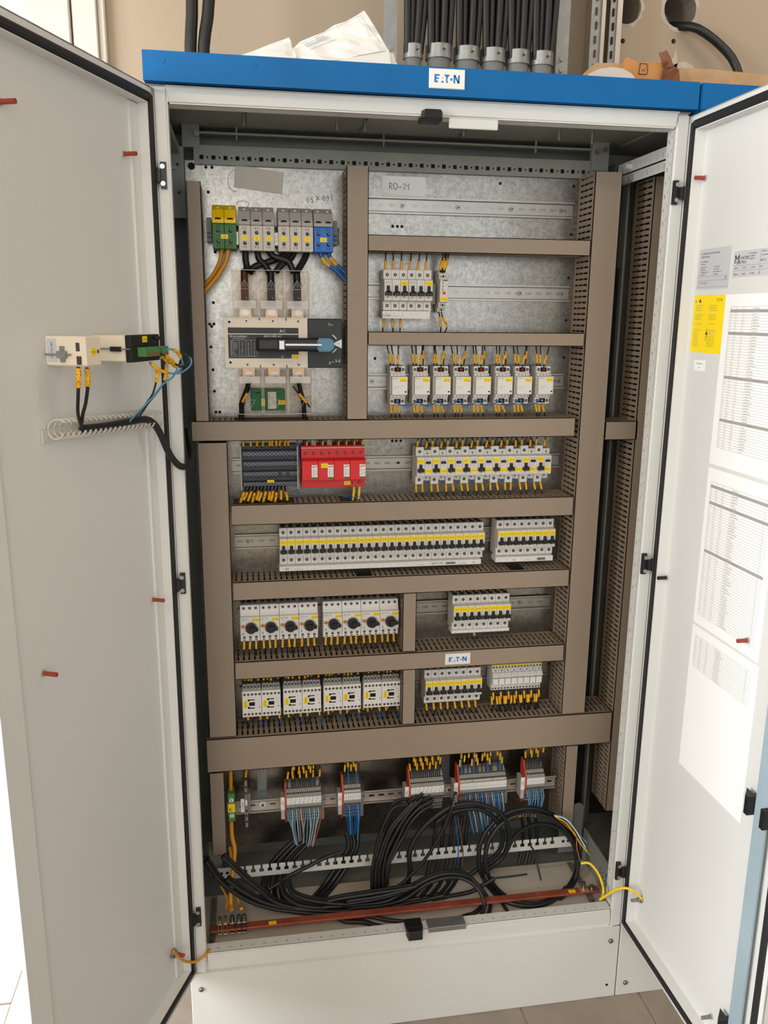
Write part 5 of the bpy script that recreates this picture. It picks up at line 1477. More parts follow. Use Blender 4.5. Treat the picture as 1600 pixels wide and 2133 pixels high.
# ------------------------------------------------------------------ large terminals at the top
def big_terminal(x0, w, n, body, hood, s, label, group, z0=1.7345):
    t = thing('power_terminal', label, 'terminal', (x0, PLATE, z0), group)
    xf = lambda a, b, c: (a + x0, b + PLATE, c + z0)
    MB(xf).prism([(.012, 0), (.070, 0), (.0705, .0015), (.0705, .0485), (.069, .050), (.012, .050)], .0003, w - .0003).build('body', body, t, 0.0006)
    h = MB(xf).prism([(.012, .050), (.0695, .0505), (.0690, .0600), (.058, .0780), (.046, .0850), (.040, .0890), (.012, .0890)], .0003, w - .0003)
    h.build('hood', hood, t, 0.0012)
    for k in range(n):
        cx = w / n * (k + .5)
        for z in (.0355, .0145):
            s_ = MB(xf).cyl((cx, -.0705, z), (cx, -.0709, z), .0037, 12, 0).cyl((cx + .0006, -.0709, z + .0008), (cx + .0006, -.0712, z + .0008), .0019, 8, 1)
            s_.build('terminal_screw', ['matt_black', 'grey'], t)
        s_ = MB(xf)
        for z in (.0415, .0050):
            for dx in (-.0028, .0022):
                s_.box(cx + dx - .0005, cx + dx + .0005, -.0708, -.0705, z, z + .0045)
        s_.build('test_slots', 'matt_black', t, kind='stuff')
        MB(xf).extrude([(cx - .0065, .0578), (cx + .0065, .0578), (cx + .0055, .0605), (cx, .0615), (cx - .0055, .0605)], -.0700, -.0675).build('pry_slot', 'matt_black', t)
        MB(xf).cyl((cx, -.0445, .0800), (cx, -.0520, .0810), .0028, 10).build('rivet', 'print_white', t)
    if s:
        m = MB(xf).box(w / 2 - .0070, w / 2 + .0070, -.0714, -.0705, .0200, .0290).text(s, w / 2, -.0716, .0225, .0048, 1)
        m.build('marker_tag', ['yellow', 'print'], t)
    return t
big_terminal(0.0960, .0245, 1, 'green', 'pe_yellow', '', 'left yellow and green earth terminal at the top', 'power terminals', 1.7365)
tt = big_terminal(0.1205, .0245, 1, 'green', 'pe_yellow', '', 'right yellow and green earth terminal at the top', 'power terminals', 1.7365)
MB().box(.1135, .1275, PLATE - .0716, PLATE - .0707, 1.7565, 1.7650).text('PE', .1205, PLATE - .0718, 1.7587, .0056, 1).build('marker_tag', ['yellow', 'print'], tt)
for k in range(3):
    big_terminal(0.1495 + .0243 * k, .0243, 1, 'grey_lt', 'grey_hood', str(k + 1), '%s grey power terminal beside the yellow earth pair' % ORD[k], 'power terminals')
    big_terminal(0.2295 + .0243 * k, .0243, 1, 'grey_lt', 'grey_hood', str(k + 1), '%s grey power terminal of the group beside the blue one' % ORD[k], 'power terminals')
big_terminal(0.3035, .0405, 2, 'blue_t', 'grey_hood', 'N', 'double blue neutral power terminal at the top', 'power terminals')
for x, s, lb in ((0.1415, '199-X21', 'white end marker between the earth pair and grey terminals'), (0.2220, '199-X22', 'white end marker between the two groups of grey terminals')):
    e = thing('end_marker', lb, 'end marker', (x, PLATE, 1.748), 'end markers of the top terminals')
    MB().box(x, x + .0080, PLATE - .068, PLATE - .012, 1.745, 1.772).build('clamp', 'grey', e)
    MB().box(x + .001, x + .0068, PLATE - .0695, PLATE - .068, 1.7465, 1.7705).text(s, x + .0051, PLATE - .0697, 1.7585, .0046, 1, 'C', math.pi / 2).build('label', ['print_white', 'print'], e)
for x, lb in ((0.084, 'dark end bracket left of the yellow earth terminals'), (0.3455, 'dark end bracket right of the blue neutral terminal')):
    MB().box(x, x + .010, PLATE - .045, PLATE - .012, 1.752, 1.80).box(x + .001, x + .009, PLATE - .0455, PLATE - .045, 1.767, 1.771, 1).box(x + .001, x + .009, PLATE - .0455, PLATE - .045, 1.759, 1.763, 1).build('bracket', ['grey', 'black'], thing('end_bracket', lb, 'clamp', (x, PLATE, 1.752), 'end brackets of the top rail'))

# ------------------------------------------------------------------ bottom terminal strips
YT = BR - 0.0415      # front of the terminals
def strip_terminal(m_face):
    """slim spring terminal; origin at its lower left on the rail's front"""
    b = MB()
    b.prism([(.0, -.040), (.010, -.042), (.016, -.034), (.026, -.030), (.030, -.008), (.0400, .012), (.0415, .016), (.0415, .043), (.037, .0475), (.028, .055), (.014, .066), (.0, .068)], .0002, .0050)
    for zz, dd in ((.0485, .0360), (.0565, .0262), (.0120, .0400), (.0045, .0362), (-.0140, .0289), (-.0230, .0272)):
        b.box(.0010, .0042, -dd - .0008, -dd + .002, zz - .0016, zz + .0016, 1)
    b.box(.0006, .0046, -.0300, -.026, .0505, .0530, 2)
    return b.build('rail_terminal', [m_face, 'matt_black', 'device3'], None)
PT = strip_terminal('terminal_mid')
PT_used = [False]
def terminal(x, zc, label, group, mats=None):
    if not PT_used[0]:
        PT_used[0] = True
        o = PT
    else:
        o = PT.copy()
        COL.objects.link(o)
    o.location = (x, BR, zc)
    tag(o, label, 'terminal', group)
    return o
STRIPS = [('X1', 0.2245, 16, 0.4385 + .001), ('X2', 0.3625, 8, 0.4390), ('X3', 0.5275, 16, 0.4405), ('X4', 0.6515, 23, 0.4405), ('X5', 0.8240, 9, 0.4405)]
SN = {'X1': 'first', 'X2': 'second', 'X3': 'third', 'X4': 'fourth', 'X5': 'fifth'}
TAGTXT = {'X1': '-X1', 'X2': '-X2', 'X3': '-X1', 'X4': '-X1', 'X5': '-X2'}
PH = ORD
for nm, x0, n, zc in STRIPS:
    sn = SN[nm] + ' bottom'
    for k in range(n):
        terminal(x0 + .0052 * k, zc, '%s slim grey terminal along the %s strip' % (PH[k], sn), 'terminals of the %s strip' % sn)
    mk = thing('marker_strip', 'white printed marker strip across the %s terminal strip' % sn, 'marker strip', (x0, YT, zc + .02), 'marker strips of the bottom terminals')
    b = MB()
    cell = .0104 if n == 16 else .0052
    cnt = 8 if n == 16 else n
    for k in range(cnt):
        xa = x0 + cell * k
        b.box(xa + .0003, xa + cell - .0003, YT - .0012, YT - .0002, zc + .0235, zc + .0405)
    b.v = [(p[0], p[1] - (p[2] - zc - .0248) * -.0, p[2]) for p in b.v]
    for k in range(cnt):
        xa = x0 + cell * (k + .5)
        if cnt == 8 and n == 16:
            b.text('%d' % (k + 1), xa - .0022, YT - .0014, zc + .0338, .0052, 1).text('%d' % (k + 9), xa + .0018, YT - .0014, zc + .0268, .0052, 1)
        else:
            b.text('%d' % (k + 1), xa, YT - .0014, zc + .0300, .0046 if k < 9 else .0032, 1)
    b.build('strip', ['print_white', 'print'], mk)
    # end plate and end clamp with the strip's name
    rp = thing('end_plate', 'red end plate at the start of the %s strip' % sn, 'end plate', (x0 - .002, BR, zc - .04), 'red end plates')
    MB(lambda a, y, c: (a, y + BR, c + zc)).prism([(.0, -.042), (.012, -.044), (.032, -.010), (.0425, .014), (.0425, .030), (.036, .052), (.018, .078 if nm != 'X1' else .068), (.0, .078 if nm != 'X1' else .068)], x0 - .0040, x0 - .0003).build('plate', 'end_red', rp)
    ec = thing('end_clamp', 'grey end clamp with a white tag heading the %s strip' % sn, 'clamp', (x0 - .013, BR, zc), 'end clamps of the bottom strips')
    MB().box(x0 - .0135, x0 - .0045, YT + .004, BR, zc - .018, zc + .034).build('clamp', 'device3', ec, 0.0006)
    MB().box(x0 - .0142, x0 - .0045, YT + .0025, YT + .004, zc + .0085, zc + .0420).text(TAGTXT[nm], x0 - .0070, YT + .0023, zc + .0255, .0080, 1, 'C', math.pi / 2).build('label', ['print_white', 'print'], ec)
    if nm in ('X1', 'X2', 'X4'):
        xe = x0 + .0052 * n
        MB().box(xe + .0006, xe + .0075, YT + .012, BR, zc - .032, zc + .034).build('clamp', 'grey', thing('end_clamp', 'grey end clamp closing the far end of the %s strip' % sn, 'clamp', (xe, BR, zc - .03), 'end clamps of the bottom strips'), 0.0006)
# jumper bars on X4 and X2
jb = thing('jumper_bar', 'pale jumper bars plugged above the fourth bottom marker strip', 'jumper', (0.70, YT, 0.485))
for a, c in ((0.6515, 0.680), (0.686, 0.732), (0.735, 0.768)):
    MB().box(a, c, YT + .0015, YT + .008, 0.4815, 0.4865).build('jumper', 'cream', jb)
j2 = thing('jumper_bar', 'pale jumper bar plugged above the second bottom marker strip', 'jumper', (0.38, YT, 0.48))
MB().box(0.3635, 0.403, YT + .001, YT + .006, 0.4798, 0.4865).build('jumper', 'card', j2)
# earth terminal and the single fuse terminal with its tag
e = thing('earth_terminal', 'yellow and green earth terminal at the left end of the bottom rail', 'terminal', (0.095, BR, 0.43))
MB().box(.0865, .1025, YT + .006, BR, 0.4265, 0.4985).build('body', 'green_lt', e, 0.001)
MB().box(.0863, .1027, YT + .004, YT + .008, 0.4520, 0.4740).text('PE', .0945, YT + .0038, .4590, .009, 1, 'C', math.pi / 2).build('band', ['yellow', 'print'], e)
for z in (.4835, .4425):
    s = MB()
    s.cyl((.0945, YT + .006, z), (.0945, YT + .004, z), .0055, 14, 0).box(.0935, .0955, YT + .0036, YT + .0041, z - .004, z + .004, 1)
    s.build('terminal_screw', ['print_white', 'screwhead'], e)
e = thing('fuse_terminal', 'tall slim grey terminal beside the bolted end of the bottom rail', 'terminal', (0.13, BR, 0.41))
b = MB().box(.1262, .1322, YT + .004, BR, 0.409, 0.532).box(.1255, .1262, YT + .008, BR, 0.412, 0.526, 1)
for z in (.424, .440, .516, .500, .453):
    b.box(.1275, .131, YT + .003, YT + .005, z - .0025, z + .0025, 2)
b.box(.1268, .1316, YT + .0025, YT + .0045, .468, .482, 3)
b.build('body', ['grey', 'end_red', 'matt_black', 'print_white'], e)
MB().box(.1322, .139, YT + .014, BR, 0.438, 0.492).build('clamp', 'grey', e, 0.0005)
MB().box(.1165, .1250, YT + .010, BR, 0.446, 0.480).box(.1160, .1248, YT + .009, YT + .010, 0.447, 0.482, 1).text('199-XK1', .1222, YT + .0088, .4645, .0052, 2, 'C', math.pi / 2).build('label', ['grey', 'print_white', 'print'], e)
# ------------------------------------------------------------------ wires with yellow marker sleeves
WR = random.Random(11)
def sub_path(P, f0, f1):
    """the piece of a polyline between two fractions of its length"""
    L = [0.0]
    for a, b in zip(P, P[1:]):
        L.append(L[-1] + (b - a).length)
    def at(s):
        for i in range(len(P) - 1):
            if L[i + 1] >= s:
                t = (s - L[i]) / max(L[i + 1] - L[i], 1e-9)
                return P[i].lerp(P[i + 1], t)
        return P[-1]
    T = L[-1]
    out = [at(f0 * T)] + [P[i] for i in range(len(P)) if f0 * T < L[i] < f1 * T] + [at(f1 * T)]
    return out

def wire(pts, r, m, label, group=None, sleeve=None, name='control_wire', cat='wire', k=3, n=6, sr=1.75):
    P = smooth(pts, k)
    a = P[0]
    base = min(P, key=lambda p: p.z)
    Q = [p - base for p in P]
    o = MB().tube(Q, r, n).build(name, m)
    o.location = base
    tag(o, label, cat, group)
    for f0, f1 in (sleeve or ()):
        S = sub_path(Q, f0, f1)
        mb = MB()
        mb.tube(S, r * sr, 6)
        me = mb
        s = MB()
        s.v, s.f, s.m, s.s = [(v[0] + base.x, v[1] + base.y, v[2] + base.z) for v in mb.v], mb.f, mb.m, mb.s
        s.build('marker_sleeve', 'sleeve', o)
    return o

def Y(d):
    return PLATE - d

RW = 0.00155
def vert(x0, z0, d0, x1, z1, d1, label, group, sleeve, m='cable', r=RW, **kw):
    """wire from a terminal (x0, z0) to a duct (x1, z1), with a slight belly"""
    xm = (x0 + x1) / 2 + WR.uniform(-.001, .001)
    pts = [(x0, Y(d0), z0), (x0 * .7 + x1 * .3, Y(d0 * .6 + d1 * .4 + .003), z0 * .65 + z1 * .35), (xm * .3 + x1 * .7, Y(d1 * .8 + d0 * .2 + .002), z0 * .3 + z1 * .7), (x1, Y(d1), z1)]
    return wire(pts, r, m, label, group, [sleeve] if sleeve else None, **kw)

# top row: six feeds, three returns
for k in range(6):
    x = 0.4535 + W1 * (k + .5)
    vert(x - .004, 1.699, .046, x - .004 + (.0005, -.001, -.001, .003, .004, .002)[k], 1.744, .05, '%s black wire above the two three-pole breakers' % ORD[k], 'wires above the three-pole breakers', (.10, .50))
for k, x in enumerate((0.458, 0.476, 0.4945)):
    vert(x, 1.602, .040, x + (-.003, .002, -.001)[k], 1.568, .042, '%s black wire below the busbar of the three-pole breakers' % ORD[k], 'wires below the three-pole breakers', (.12, .62))
for k, (x0, x1) in enumerate(((.580, .584), (.584, .589), (.588, .592), (.590, .597))):
    vert(x0, 1.700, .046, x1, 1.744, .052, '%s black wire above the slim timer relay' % ORD[k], 'wires above the timer relay', (.12 + .10 * (k % 2), .55 + .1 * (k % 2)))
for k, (x0, x1) in enumerate(((.580, .585), (.586, .596))):
    P = [(x0, Y(.042), 1.616), (x0 + .003, Y(.046), 1.602), (x1 + .003 * k, Y(.046), 1.585), (x1 - .004 * k, Y(.042), 1.566)]
    wire(P, RW, 'cable', '%s black wire below the slim timer relay' % ORD[k], 'wires below the timer relay', [(.22, .66)])

# installation contactors
for k, cx in enumerate(CX):
    for j, (x0, x1, z0, f) in enumerate(((-.001, -.010 + .004 * (k % 3), 1.499, (.12, .50)), (.006, .000 + .004 * (k % 2), 1.499, (.10, .48)), (.0145, .016 + .003 * (k % 4), 1.492, (.18, .52)), (.021, .023 - .002 * (k % 3), 1.499, (.30, .62)))):
        if j == 3 and k in (0, 7):
            continue
        vert(cx + x0, z0, .049, cx + x1, 1.552, .05, '%s black wire above the %s white contactor' % (ORD[j], ORD[k]), 'wires above the white contactors', f, r=.0015)
    MB().cyl((cx + .015, Y(.0515), 1.4885), (cx + .0155, Y(.0545), 1.4935), .0022, 8).build('ferrule', 'light_red', [o for o in bpy.data.objects if o.get('label') == 'third black wire above the %s white contactor' % ORD[k]][0])
    for j, (x0, x1) in enumerate(((.000, .002 + .003 * (k % 2)), (.008, .011), (.016, .021 + .003 * (k % 3)))):
        vert(cx + x0, 1.417, .046, cx + x1, 1.381, .05, '%s black wire below the %s white contactor' % (ORD[j], ORD[k]), 'wires below the white contactors', (.16 + .02 * j, .64), r=.0015)
    xn = CX[k + 1] + .006 if k < 7 else cx + .020
    if k < 7:
        wire([(cx + .013, Y(.050), 1.424), (cx + .020, Y(.053), 1.413), ((cx + xn) / 2 + .006, Y(.05), 1.411), (xn - .006, Y(.052), 1.414), (xn + .004, Y(.050), 1.422)], .0013, 'blue_w', 'blue link wire drooping between the %s and %s contactors' % (ORD[k], ORD[k + 1]), 'blue links under the contactors', name='link_wire')

# distribution block
for k, (x, dz) in enumerate(((.147, 0), (.163, -.004), (.176, -.002), (.188, 0), (.203, .002), (.209, -.002), (.219, .001), (.225, -.005), (.236, .003), (.245, 0))):
    vert(x, 1.318, .035, x + WR.uniform(-.006, .008), 1.352, .045, '%s wire entering the top of the clear distribution block' % ORD[k], 'wires above the distribution block', (.15, .55), m='blue_w' if k in (0, 1, 4, 6) else 'cable', r=.0017)
for k, x in enumerate((.136, .142, .152, .162, .170, .176, .186, .197, .203, .212, .224, .238)):
    z = 1.190 + .004 * (k * 5 % 3)
    xa = .150 + .0078 * k
    P = [(xa, Y(.036), 1.230), (xa * .6 + x * .4, Y(.048), 1.219), (x + .002, Y(.058), 1.206), (x - .002, Y(.052), z - .004)]
    wire(P, .0018, 'cable', '%s black wire below the clear distribution block' % ORD[k], 'wires below the distribution block', [(.28 + .06 * (k % 2), .74)])
# arrester feeds
for k in range(8):
    x = .2825 + .0178 * k
    wire([(x, Y(.038), 1.318), (x, Y(.040), 1.333), (x + .001, Y(.040), 1.350)], .0052 if k in (1, 3) else .0048, ('dark_red', 'device3', 'dark_red', 'device3', 'dark_red', 'dark_red', 'dark_red', 'dark_red')[k], '%s thick sleeved lead above the red surge arrester' % ORD[k], 'leads above the surge arrester', name='sleeved_lead', n=10)
    MB().tube([(x + .003, Y(.0475), 1.3235), (x + .0035, Y(.0475), 1.333)], .0021, 6).build('marker_sleeve', 'sleeve', [o for o in bpy.data.objects if o.get('label') == '%s thick sleeved lead above the red surge arrester' % ORD[k]][0])
for k, x in enumerate((.392, .4045)):
    wire([(x, Y(.045), 1.229), (x - .001, Y(.048), 1.214), (x - .003, Y(.048), 1.196)], .0031, 'pe_bright', '%s yellow-green wire below the red surge arrester' % ORD[k], 'earth wires of the surge arrester', name='earth_wire', n=8)
wire([(.262, Y(.03), 1.345), (.269, Y(.035), 1.31), (.266, Y(.035), 1.27), (.264, Y(.04), 1.23), (.266, Y(.045), 1.196)], .0013, 'blue_w', 'thin blue wire running between the clear block and the red arrester', name='link_wire')
wire([(.367, Y(.045), 1.205), (.385, Y(.05), 1.2035), (.41, Y(.05), 1.206)], .0011, 'blue_w', 'thin blue wire lying across the earth wires of the arrester', name='link_wire')
# residual-current breakers
for k in range(9):
    x = .5325 + .0354 * k
    vert(x + .005, 1.316, .042, x + .004 + WR.uniform(-.002, .002), 1.350, .046, 'first black wire above the %s residual-current breaker' % ORD[k], 'wires above the residual-current breakers', (.05, .45))
    vert(x + .024, 1.309, .045, x + .026 + WR.uniform(-.002, .003), 1.350, .048, 'second black wire above the %s residual-current breaker' % ORD[k], 'wires above the residual-current breakers', (.10, .50))
    if k < 8:
        wire([(x + .012, Y(.044), 1.314), (x + .013, Y(.046), 1.330), (x + .020, Y(.046), 1.337), (x + .028, Y(.046), 1.331), (x + .035, Y(.044), 1.316)], .0014, 'cable', 'small black loop of wire above the %s residual-current breaker' % ORD[k], 'loops above the residual-current breakers', name='jumper_loop')
    vert(x + .003, 1.233, .043, x + .004 + WR.uniform(-.003, .003), 1.197, .052, 'first black wire below the %s residual-current breaker' % ORD[k], 'wires below the residual-current breakers', (.12, .60))
    vert(x + .018, 1.238, .040, x + .019 + WR.uniform(-.004, .004), 1.197, .052, 'second black wire below the %s residual-current breaker' % ORD[k], 'wires below the residual-current breakers', (.22, .66))
    if k < 8:
        wire([(x + .022, Y(.046), 1.239), (x + .030, Y(.048), 1.233), (x + .044, Y(.048), 1.233), (x + .056, Y(.046), 1.239)], .0011, 'blue_w', 'thin blue link under the %s residual-current breaker' % ORD[k], 'blue links under the residual-current breakers', name='link_wire')

# stubs between the long breakers and the duct above: too small to tell apart
st = MB()
st2 = MB()
def stub(x, z0, z1, d):
    dx = WR.uniform(-.002, .002)
    st.tube([(x, Y(d), z0), (x + dx, Y(d + .002), z1)], .0014, 5)
    st2.tube([(x + dx * .3, Y(d + .001), z0 + .006), (x + dx * .8, Y(d + .0015), z0 + .019)], .0024, 5)
for k in range(27):
    if k > 1:
        stub(.2205 + W1 * (k + .42), 1.1365, 1.166, .040)
for k in range(8):
    stub(.7300 + W1 * (k + .42), 1.139, 1.166, .040)
    stub(.6285 + W1 * (k + .42), .957, .992, .040)
for k in range(16):
    x = .129 + (k // 4) * .0955 + (k % 4) * .020
    st.tube([(x, Y(.040), .686), (x + .001, Y(.044), .655)], .0014, 5)
    st2.tube([(x, Y(.042), .683), (x + .0008, Y(.044), .672)], .0023, 5)
o = st.build('wire_stubs', 'cable')
o['kind'] = 'stuff'
tag(o, 'short black wire stubs at the breaker tops and behind the small contactors', 'wires')
st2.build('marker_sleeves', 'sleeve', o, kind='stuff')

# motor starters
for s in (0, 5):
    for j in range(3):
        x = .1275 + .0447 * s + (.0115 if s > 3 else 0) + .0085 + .0138 * j
        vert(x, .957, .036, x + .003 - .004 * (j % 2), .992, .045, '%s black wire above the %s motor starter' % (ORD[j], ORD[s]), 'wires above the motor starters', (.42, .78), r=.0018)
for s in range(8):
    for j in range(3):
        x = .1275 + .0447 * s + (.0115 if s > 3 else 0) + .0075 + .0138 * j
        vert(x, .872, .046, x + WR.uniform(-.004, .004), .828, .055, '%s black wire below the %s motor starter' % (ORD[j], ORD[s]), 'wires below the motor starters', (.02 + .12 * WR.random(), .52), r=.0018, sr=1.6)
vert(.6865, .864, .040, .688, .830, .055, 'single black wire below the breakers above the maker badge', None, (.05, .42), r=.0018)
# small contactors
for s in range(8):
    x0 = .1265 + (s // 2) * .0955 + (s % 2) * .0450
    z0 = .7165 + .0012 * (s // 2)
    for j in range(4):
        x = x0 + (.0065, .0145, .0225, .0385)[j]
        vert(x, z0 + .047, .054, x + WR.uniform(-.006, .006), .800, .050, '%s black wire above the %s small contactor' % (ORD[j], ORD[s]), 'wires above the small contactors', (.12 + .15 * WR.random(), .68), r=.0017, sr=1.6)
    for j in range(2):
        x = x0 + (.012, .0405)[j]
        vert(x, z0 - .034, .046, x + (.002, .004)[j], .650, .054, '%s %s wire below the %s small contactor' % (ORD[j], 'black' if j == 0 else 'blue', ORD[s]), 'wires below the small contactors', (.0, .42), m='cable' if j == 0 else 'blue_w', r=.0017, sr=1.6)
for k in range(8):
    x = .5640 + W1 * (k + .5)
    vert(x - .001, .684, .042, x + WR.uniform(-.003, .006), .648, .053, '%s black wire below the lowest breaker group' % ORD[k], 'wires below the lowest breakers', (.16, .58), r=.0017)
for k in range(20):
    x = .7350 + .0066 * k
    lo = (k * 7) % 3
    vert(x, .704, .044, x + WR.uniform(-.004, .004), .648, .058 if lo != 1 else .05, '%s black wire below the interface relays' % ORD[k], 'wires below the interface relays', (.12 + .17 * (lo != 1), .45 + .17 * (lo != 1)), r=.0016)

# bottom strips: wires from the duct down into the terminals
def drop(nm, x0, n, zc, lift, blues=(), skip=()):
    for k in range(n):
        if k in skip:
            continue
        x = x0 + .0052 * (k + .5)
        up = (k * 5 % 3) * .011 + lift
        b = k in blues
        dx = WR.uniform(-.004, .004)
        zt = zc + .054
        P = [(x, BR - .026, zt), (x + dx * .3, BR - .020, zt + .025), (x + dx, BR - .018, zt + .052), (x + dx, BR - .014, .590)]
        f0 = (up) / (.590 - zt)
        wire(P, .0019 if b else .0014, 'blue_w' if b else 'cable', '%s %s wire dropping into the %s bottom terminal strip' % (ORD[k], 'blue' if b else 'black', SN[nm]), 'wires above the %s bottom strip' % SN[nm], [(f0, f0 + .018 / (.590 - zt))], sr=1.5 if b else 1.85)
drop('X1', .2245, 16, .4395, .026, skip=(1, 14))
drop('X2', .3625, 8, .4390, .034, (2, 6))
drop('X3', .5275, 16, .4405, .022, skip=(15,))
drop('X4', .6515, 23, .4405, .022, (1, 7, 14, 20), skip=(3, 5, 10, 12, 17, 18, 22))
drop('X5', .8240, 9, .4405, .032)
vert(.1285, .530, -(BR - PLATE) - .030 + .06, .1345, .580, .085, 'single black wire above the tall slim fuse terminal', None, (.22, .58), r=.0016)

# cores fanned out under the strips
def fan(nm, x0, n, zc, zend, xc, cols, spread, yend):
    for k in range(n):
        x = x0 + .0052 * (k + .5)
        xe = xc + (k - n / 2) * .0052 * spread + WR.uniform(-.003, .003)
        ze = zend + WR.uniform(-.010, .010)
        m = cols[k % len(cols)]
        P = [(x, BR - .038, zc + .006), (x + .0006, BR - .047, zc - .010), (x * .6 + xe * .4 + WR.uniform(-.003, .003), BR - .046, zc * .55 + ze * .45), (xe, BR - yend, ze)]
        nmcol = {'blue_core': 'pale blue', 'white_core': 'white', 'grey_core': 'grey', 'orange_core': 'orange', 'blue_w': 'blue', 'brown_core': 'brown'}[m]
        wire(P, .0015, m, '%s %s core fanned out below the %s bottom strip' % (ORD[k], nmcol, SN[nm]), 'cores below the %s bottom strip' % SN[nm], name='cable_core', cat='cable core')
fan('X1', .2245, 16, .4395, .345, .268, ['blue_core', 'blue_core', 'white_core', 'blue_core', 'white_core', 'blue_core', 'white_core', 'orange_core'], .62, .030)
fan('X2', .3625, 8, .4390, .352, .390, ['blue_w', 'blue_w', 'blue_core', 'blue_w'], .62, .032)
fan('X4', .6650, 19, .4405, .335, .735, ['blue_core', 'blue_w', 'white_core', 'grey_core', 'blue_w', 'white_core', 'blue_core', 'blue_w'], .80, .030)
fan('X5', .8240, 9, .4405, .365, .850, ['blue_core', 'blue_core', 'blue_w', 'grey_core'], .85, .030)
# ------------------------------------------------------------------ heavy cables and loose cables
def cable(key, r, m, label, group=None, name='cable', n=10, k=4, cat='cable', shift=(0, 0, 0)):
    pts = [Vector(p) + Vector(shift) for p in PATHS[key]]
    return wire(pts, r, m, label, group, name=name, cat=cat, k=k, n=n)
for k in range(6):
    cable('main%d' % k, .0068, 'cable', '%s thick black cable crossing from the grey terminals to the switch' % ORD[k], 'cables above the rotary switch', k=4)
o = cable('pe_u1', .0042, 'pe_cable', 'yellow-green cable from the left earth terminal', 'earth cables at the top')
o = cable('pe_u2', .0048, 'pe_cable', 'yellow-green cable from the right earth terminal', 'earth cables at the top')
for k in (1, 2):
    pts = PATHS['n_u%d' % k]
    wire(pts, .0046, 'blue_w', '%s thick blue cable below the blue neutral terminal' % ORD[k - 1], 'neutral cables at the top', [(.16, .42)], name='cable', cat='cable', n=10, sr=1.12)
for k, (x, dx) in enumerate(((.164, -.020), (.268, .012), (.160, -.012))):
    P = [(x, .245, 1.470), (x + dx * .4, .250, 1.445), (x + dx, .255, 1.415), (x + dx * 1.1, .26, 1.375)]
    wire(P, .0048 if k < 2 else .003, 'cable', ('thick black lead inside the left lower clear shroud', 'thick black lead inside the third lower clear shroud', 'thin black lead inside the left lower clear shroud')[k], None, name='cable', cat='cable', n=8)
wire([(.256, .240, 1.455), (.268, .236, 1.440), (.282, .234, 1.424), (.292, .24, 1.410)], .0018, 'cable', 'thin black lead with yellow sleeve slanting inside the third lower shroud', None, [(.35, .78)], sr=1.9)
wire([(.163, .240, 1.458), (.162, .236, 1.447), (.150, .233, 1.428), (.142, .238, 1.41)], .0018, 'cable', 'thin black lead with yellow sleeve slanting inside the left lower shroud', None, [(.35, .75)], sr=1.9)

cable('pe_big', .0046, 'pe_cable', 'yellow-green earth cable above the green earth terminal', 'earth cables at the bottom')
cable('pe_low', .0052, 'pe_cable', 'thick yellow-green earth cable running down to the copper bar', 'earth cables at the bottom')
cable('pe_low2', .0036, 'pe_cable', 'second yellow-green cable running down to the copper bar clamps', 'earth cables at the bottom')
cable('pe_low3', .0020, 'pe_cable', 'thin yellow-green wire at the first copper bar clamp', 'earth cables at the bottom')
cable('coil_outer', .0058, 'cable', 'large outer turn of the black cable coil at the right', None, n=12)
cable('coil_inner', .0056, 'cable', 'inner turn of the black cable coil at the right', None, n=12)
cable('coil_small', .0050, 'cable', 'smaller black cable arc inside the coil at the right', None, n=12)
cable('loopB1', .0062, 'cable', 'black cable arching left from the middle of the sill', 'black cables arching in the middle')
cable('loopB2', .0062, 'cable', 'black cable arching over the blue cores to the right', 'black cables arching in the middle')
cable('loopB3', .0058, 'cable', 'inner black cable arching behind the coil', 'black cables arching in the middle')
o = cable('textcable', .0042, 'cable', 'black cable with white hand-written code hanging near the fourth strip tag')
for k in range(6):
    cable('drop%d' % k, .0042 + .0004 * (k % 3), 'cable', '%s black cable of the sheaf falling from the third bottom strip' % ORD[k], 'sheaf of cables below the third strip')
    cable('drop%d' % k, .0040, 'cable', '%s rear black cable of the sheaf falling from the third bottom strip' % ORD[k], 'sheaf of cables below the third strip', shift=(.006, .018, .004))
for k in range(7):
    cable('floor%d' % k, .0048, 'cable', '%s black cable of the bundle sweeping over the copper bar' % ORD[k], 'bundle over the copper bar')
    if k < 6:
        cable('floor%d' % k, .0046, 'cable', '%s lower black cable of the bundle sweeping over the copper bar' % ORD[k], 'bundle over the copper bar', shift=(.004, .022, -.010))
cable('front1', .0048, 'cable', 'black cable lying along the sill in front of the copper bar', 'cables lying on the cabinet floor')
cable('front2', .0048, 'cable', 'black cable end lying on the cabinet floor by the latch', 'cables lying on the cabinet floor')
cable('front3', .0044, 'cable', 'second black cable end lying on the cabinet floor by the latch', 'cables lying on the cabinet floor')
cable('arcR1', .0048, 'cable', 'black cable curving down to the sill left of the coil', 'cables lying on the cabinet floor')
cable('arcR2', .0044, 'cable', 'second black cable curving down to the sill left of the coil', 'cables lying on the cabinet floor')
cable('stripped', .0050, 'cable', 'black cable with a stripped end crossing above the copper bar')
cable('offcut', .0042, 'cable', 'short black cable offcut on the floor in front of the coil')
cable('offcut2', .0020, 'cable', 'thin black offcut lying on the rear floor plate inside the coil')
cable('thinR', .0022, 'cable', 'thin black strap hanging from the comb bar inside the coil')
for a, nm, r, n in (('tail', 'X1', .0056, 4), ('tailb', 'X2', .0056, 3), ('tailc', 'X4', .0048, 5), ('taild', 'X5', .0046, 3)):
    for k in range(n):
        cable('%s%d' % (a, k), r, 'cable', '%s black sheathed cable below the cores of the %s strip' % (ORD[k], SN[nm]), 'sheathed cables below the %s strip' % SN[nm])
cable('blue_hang', .0014, 'blue_w', 'loose blue core hanging beside the fourth strip tag', None, name='cable_core', cat='cable core', n=6)
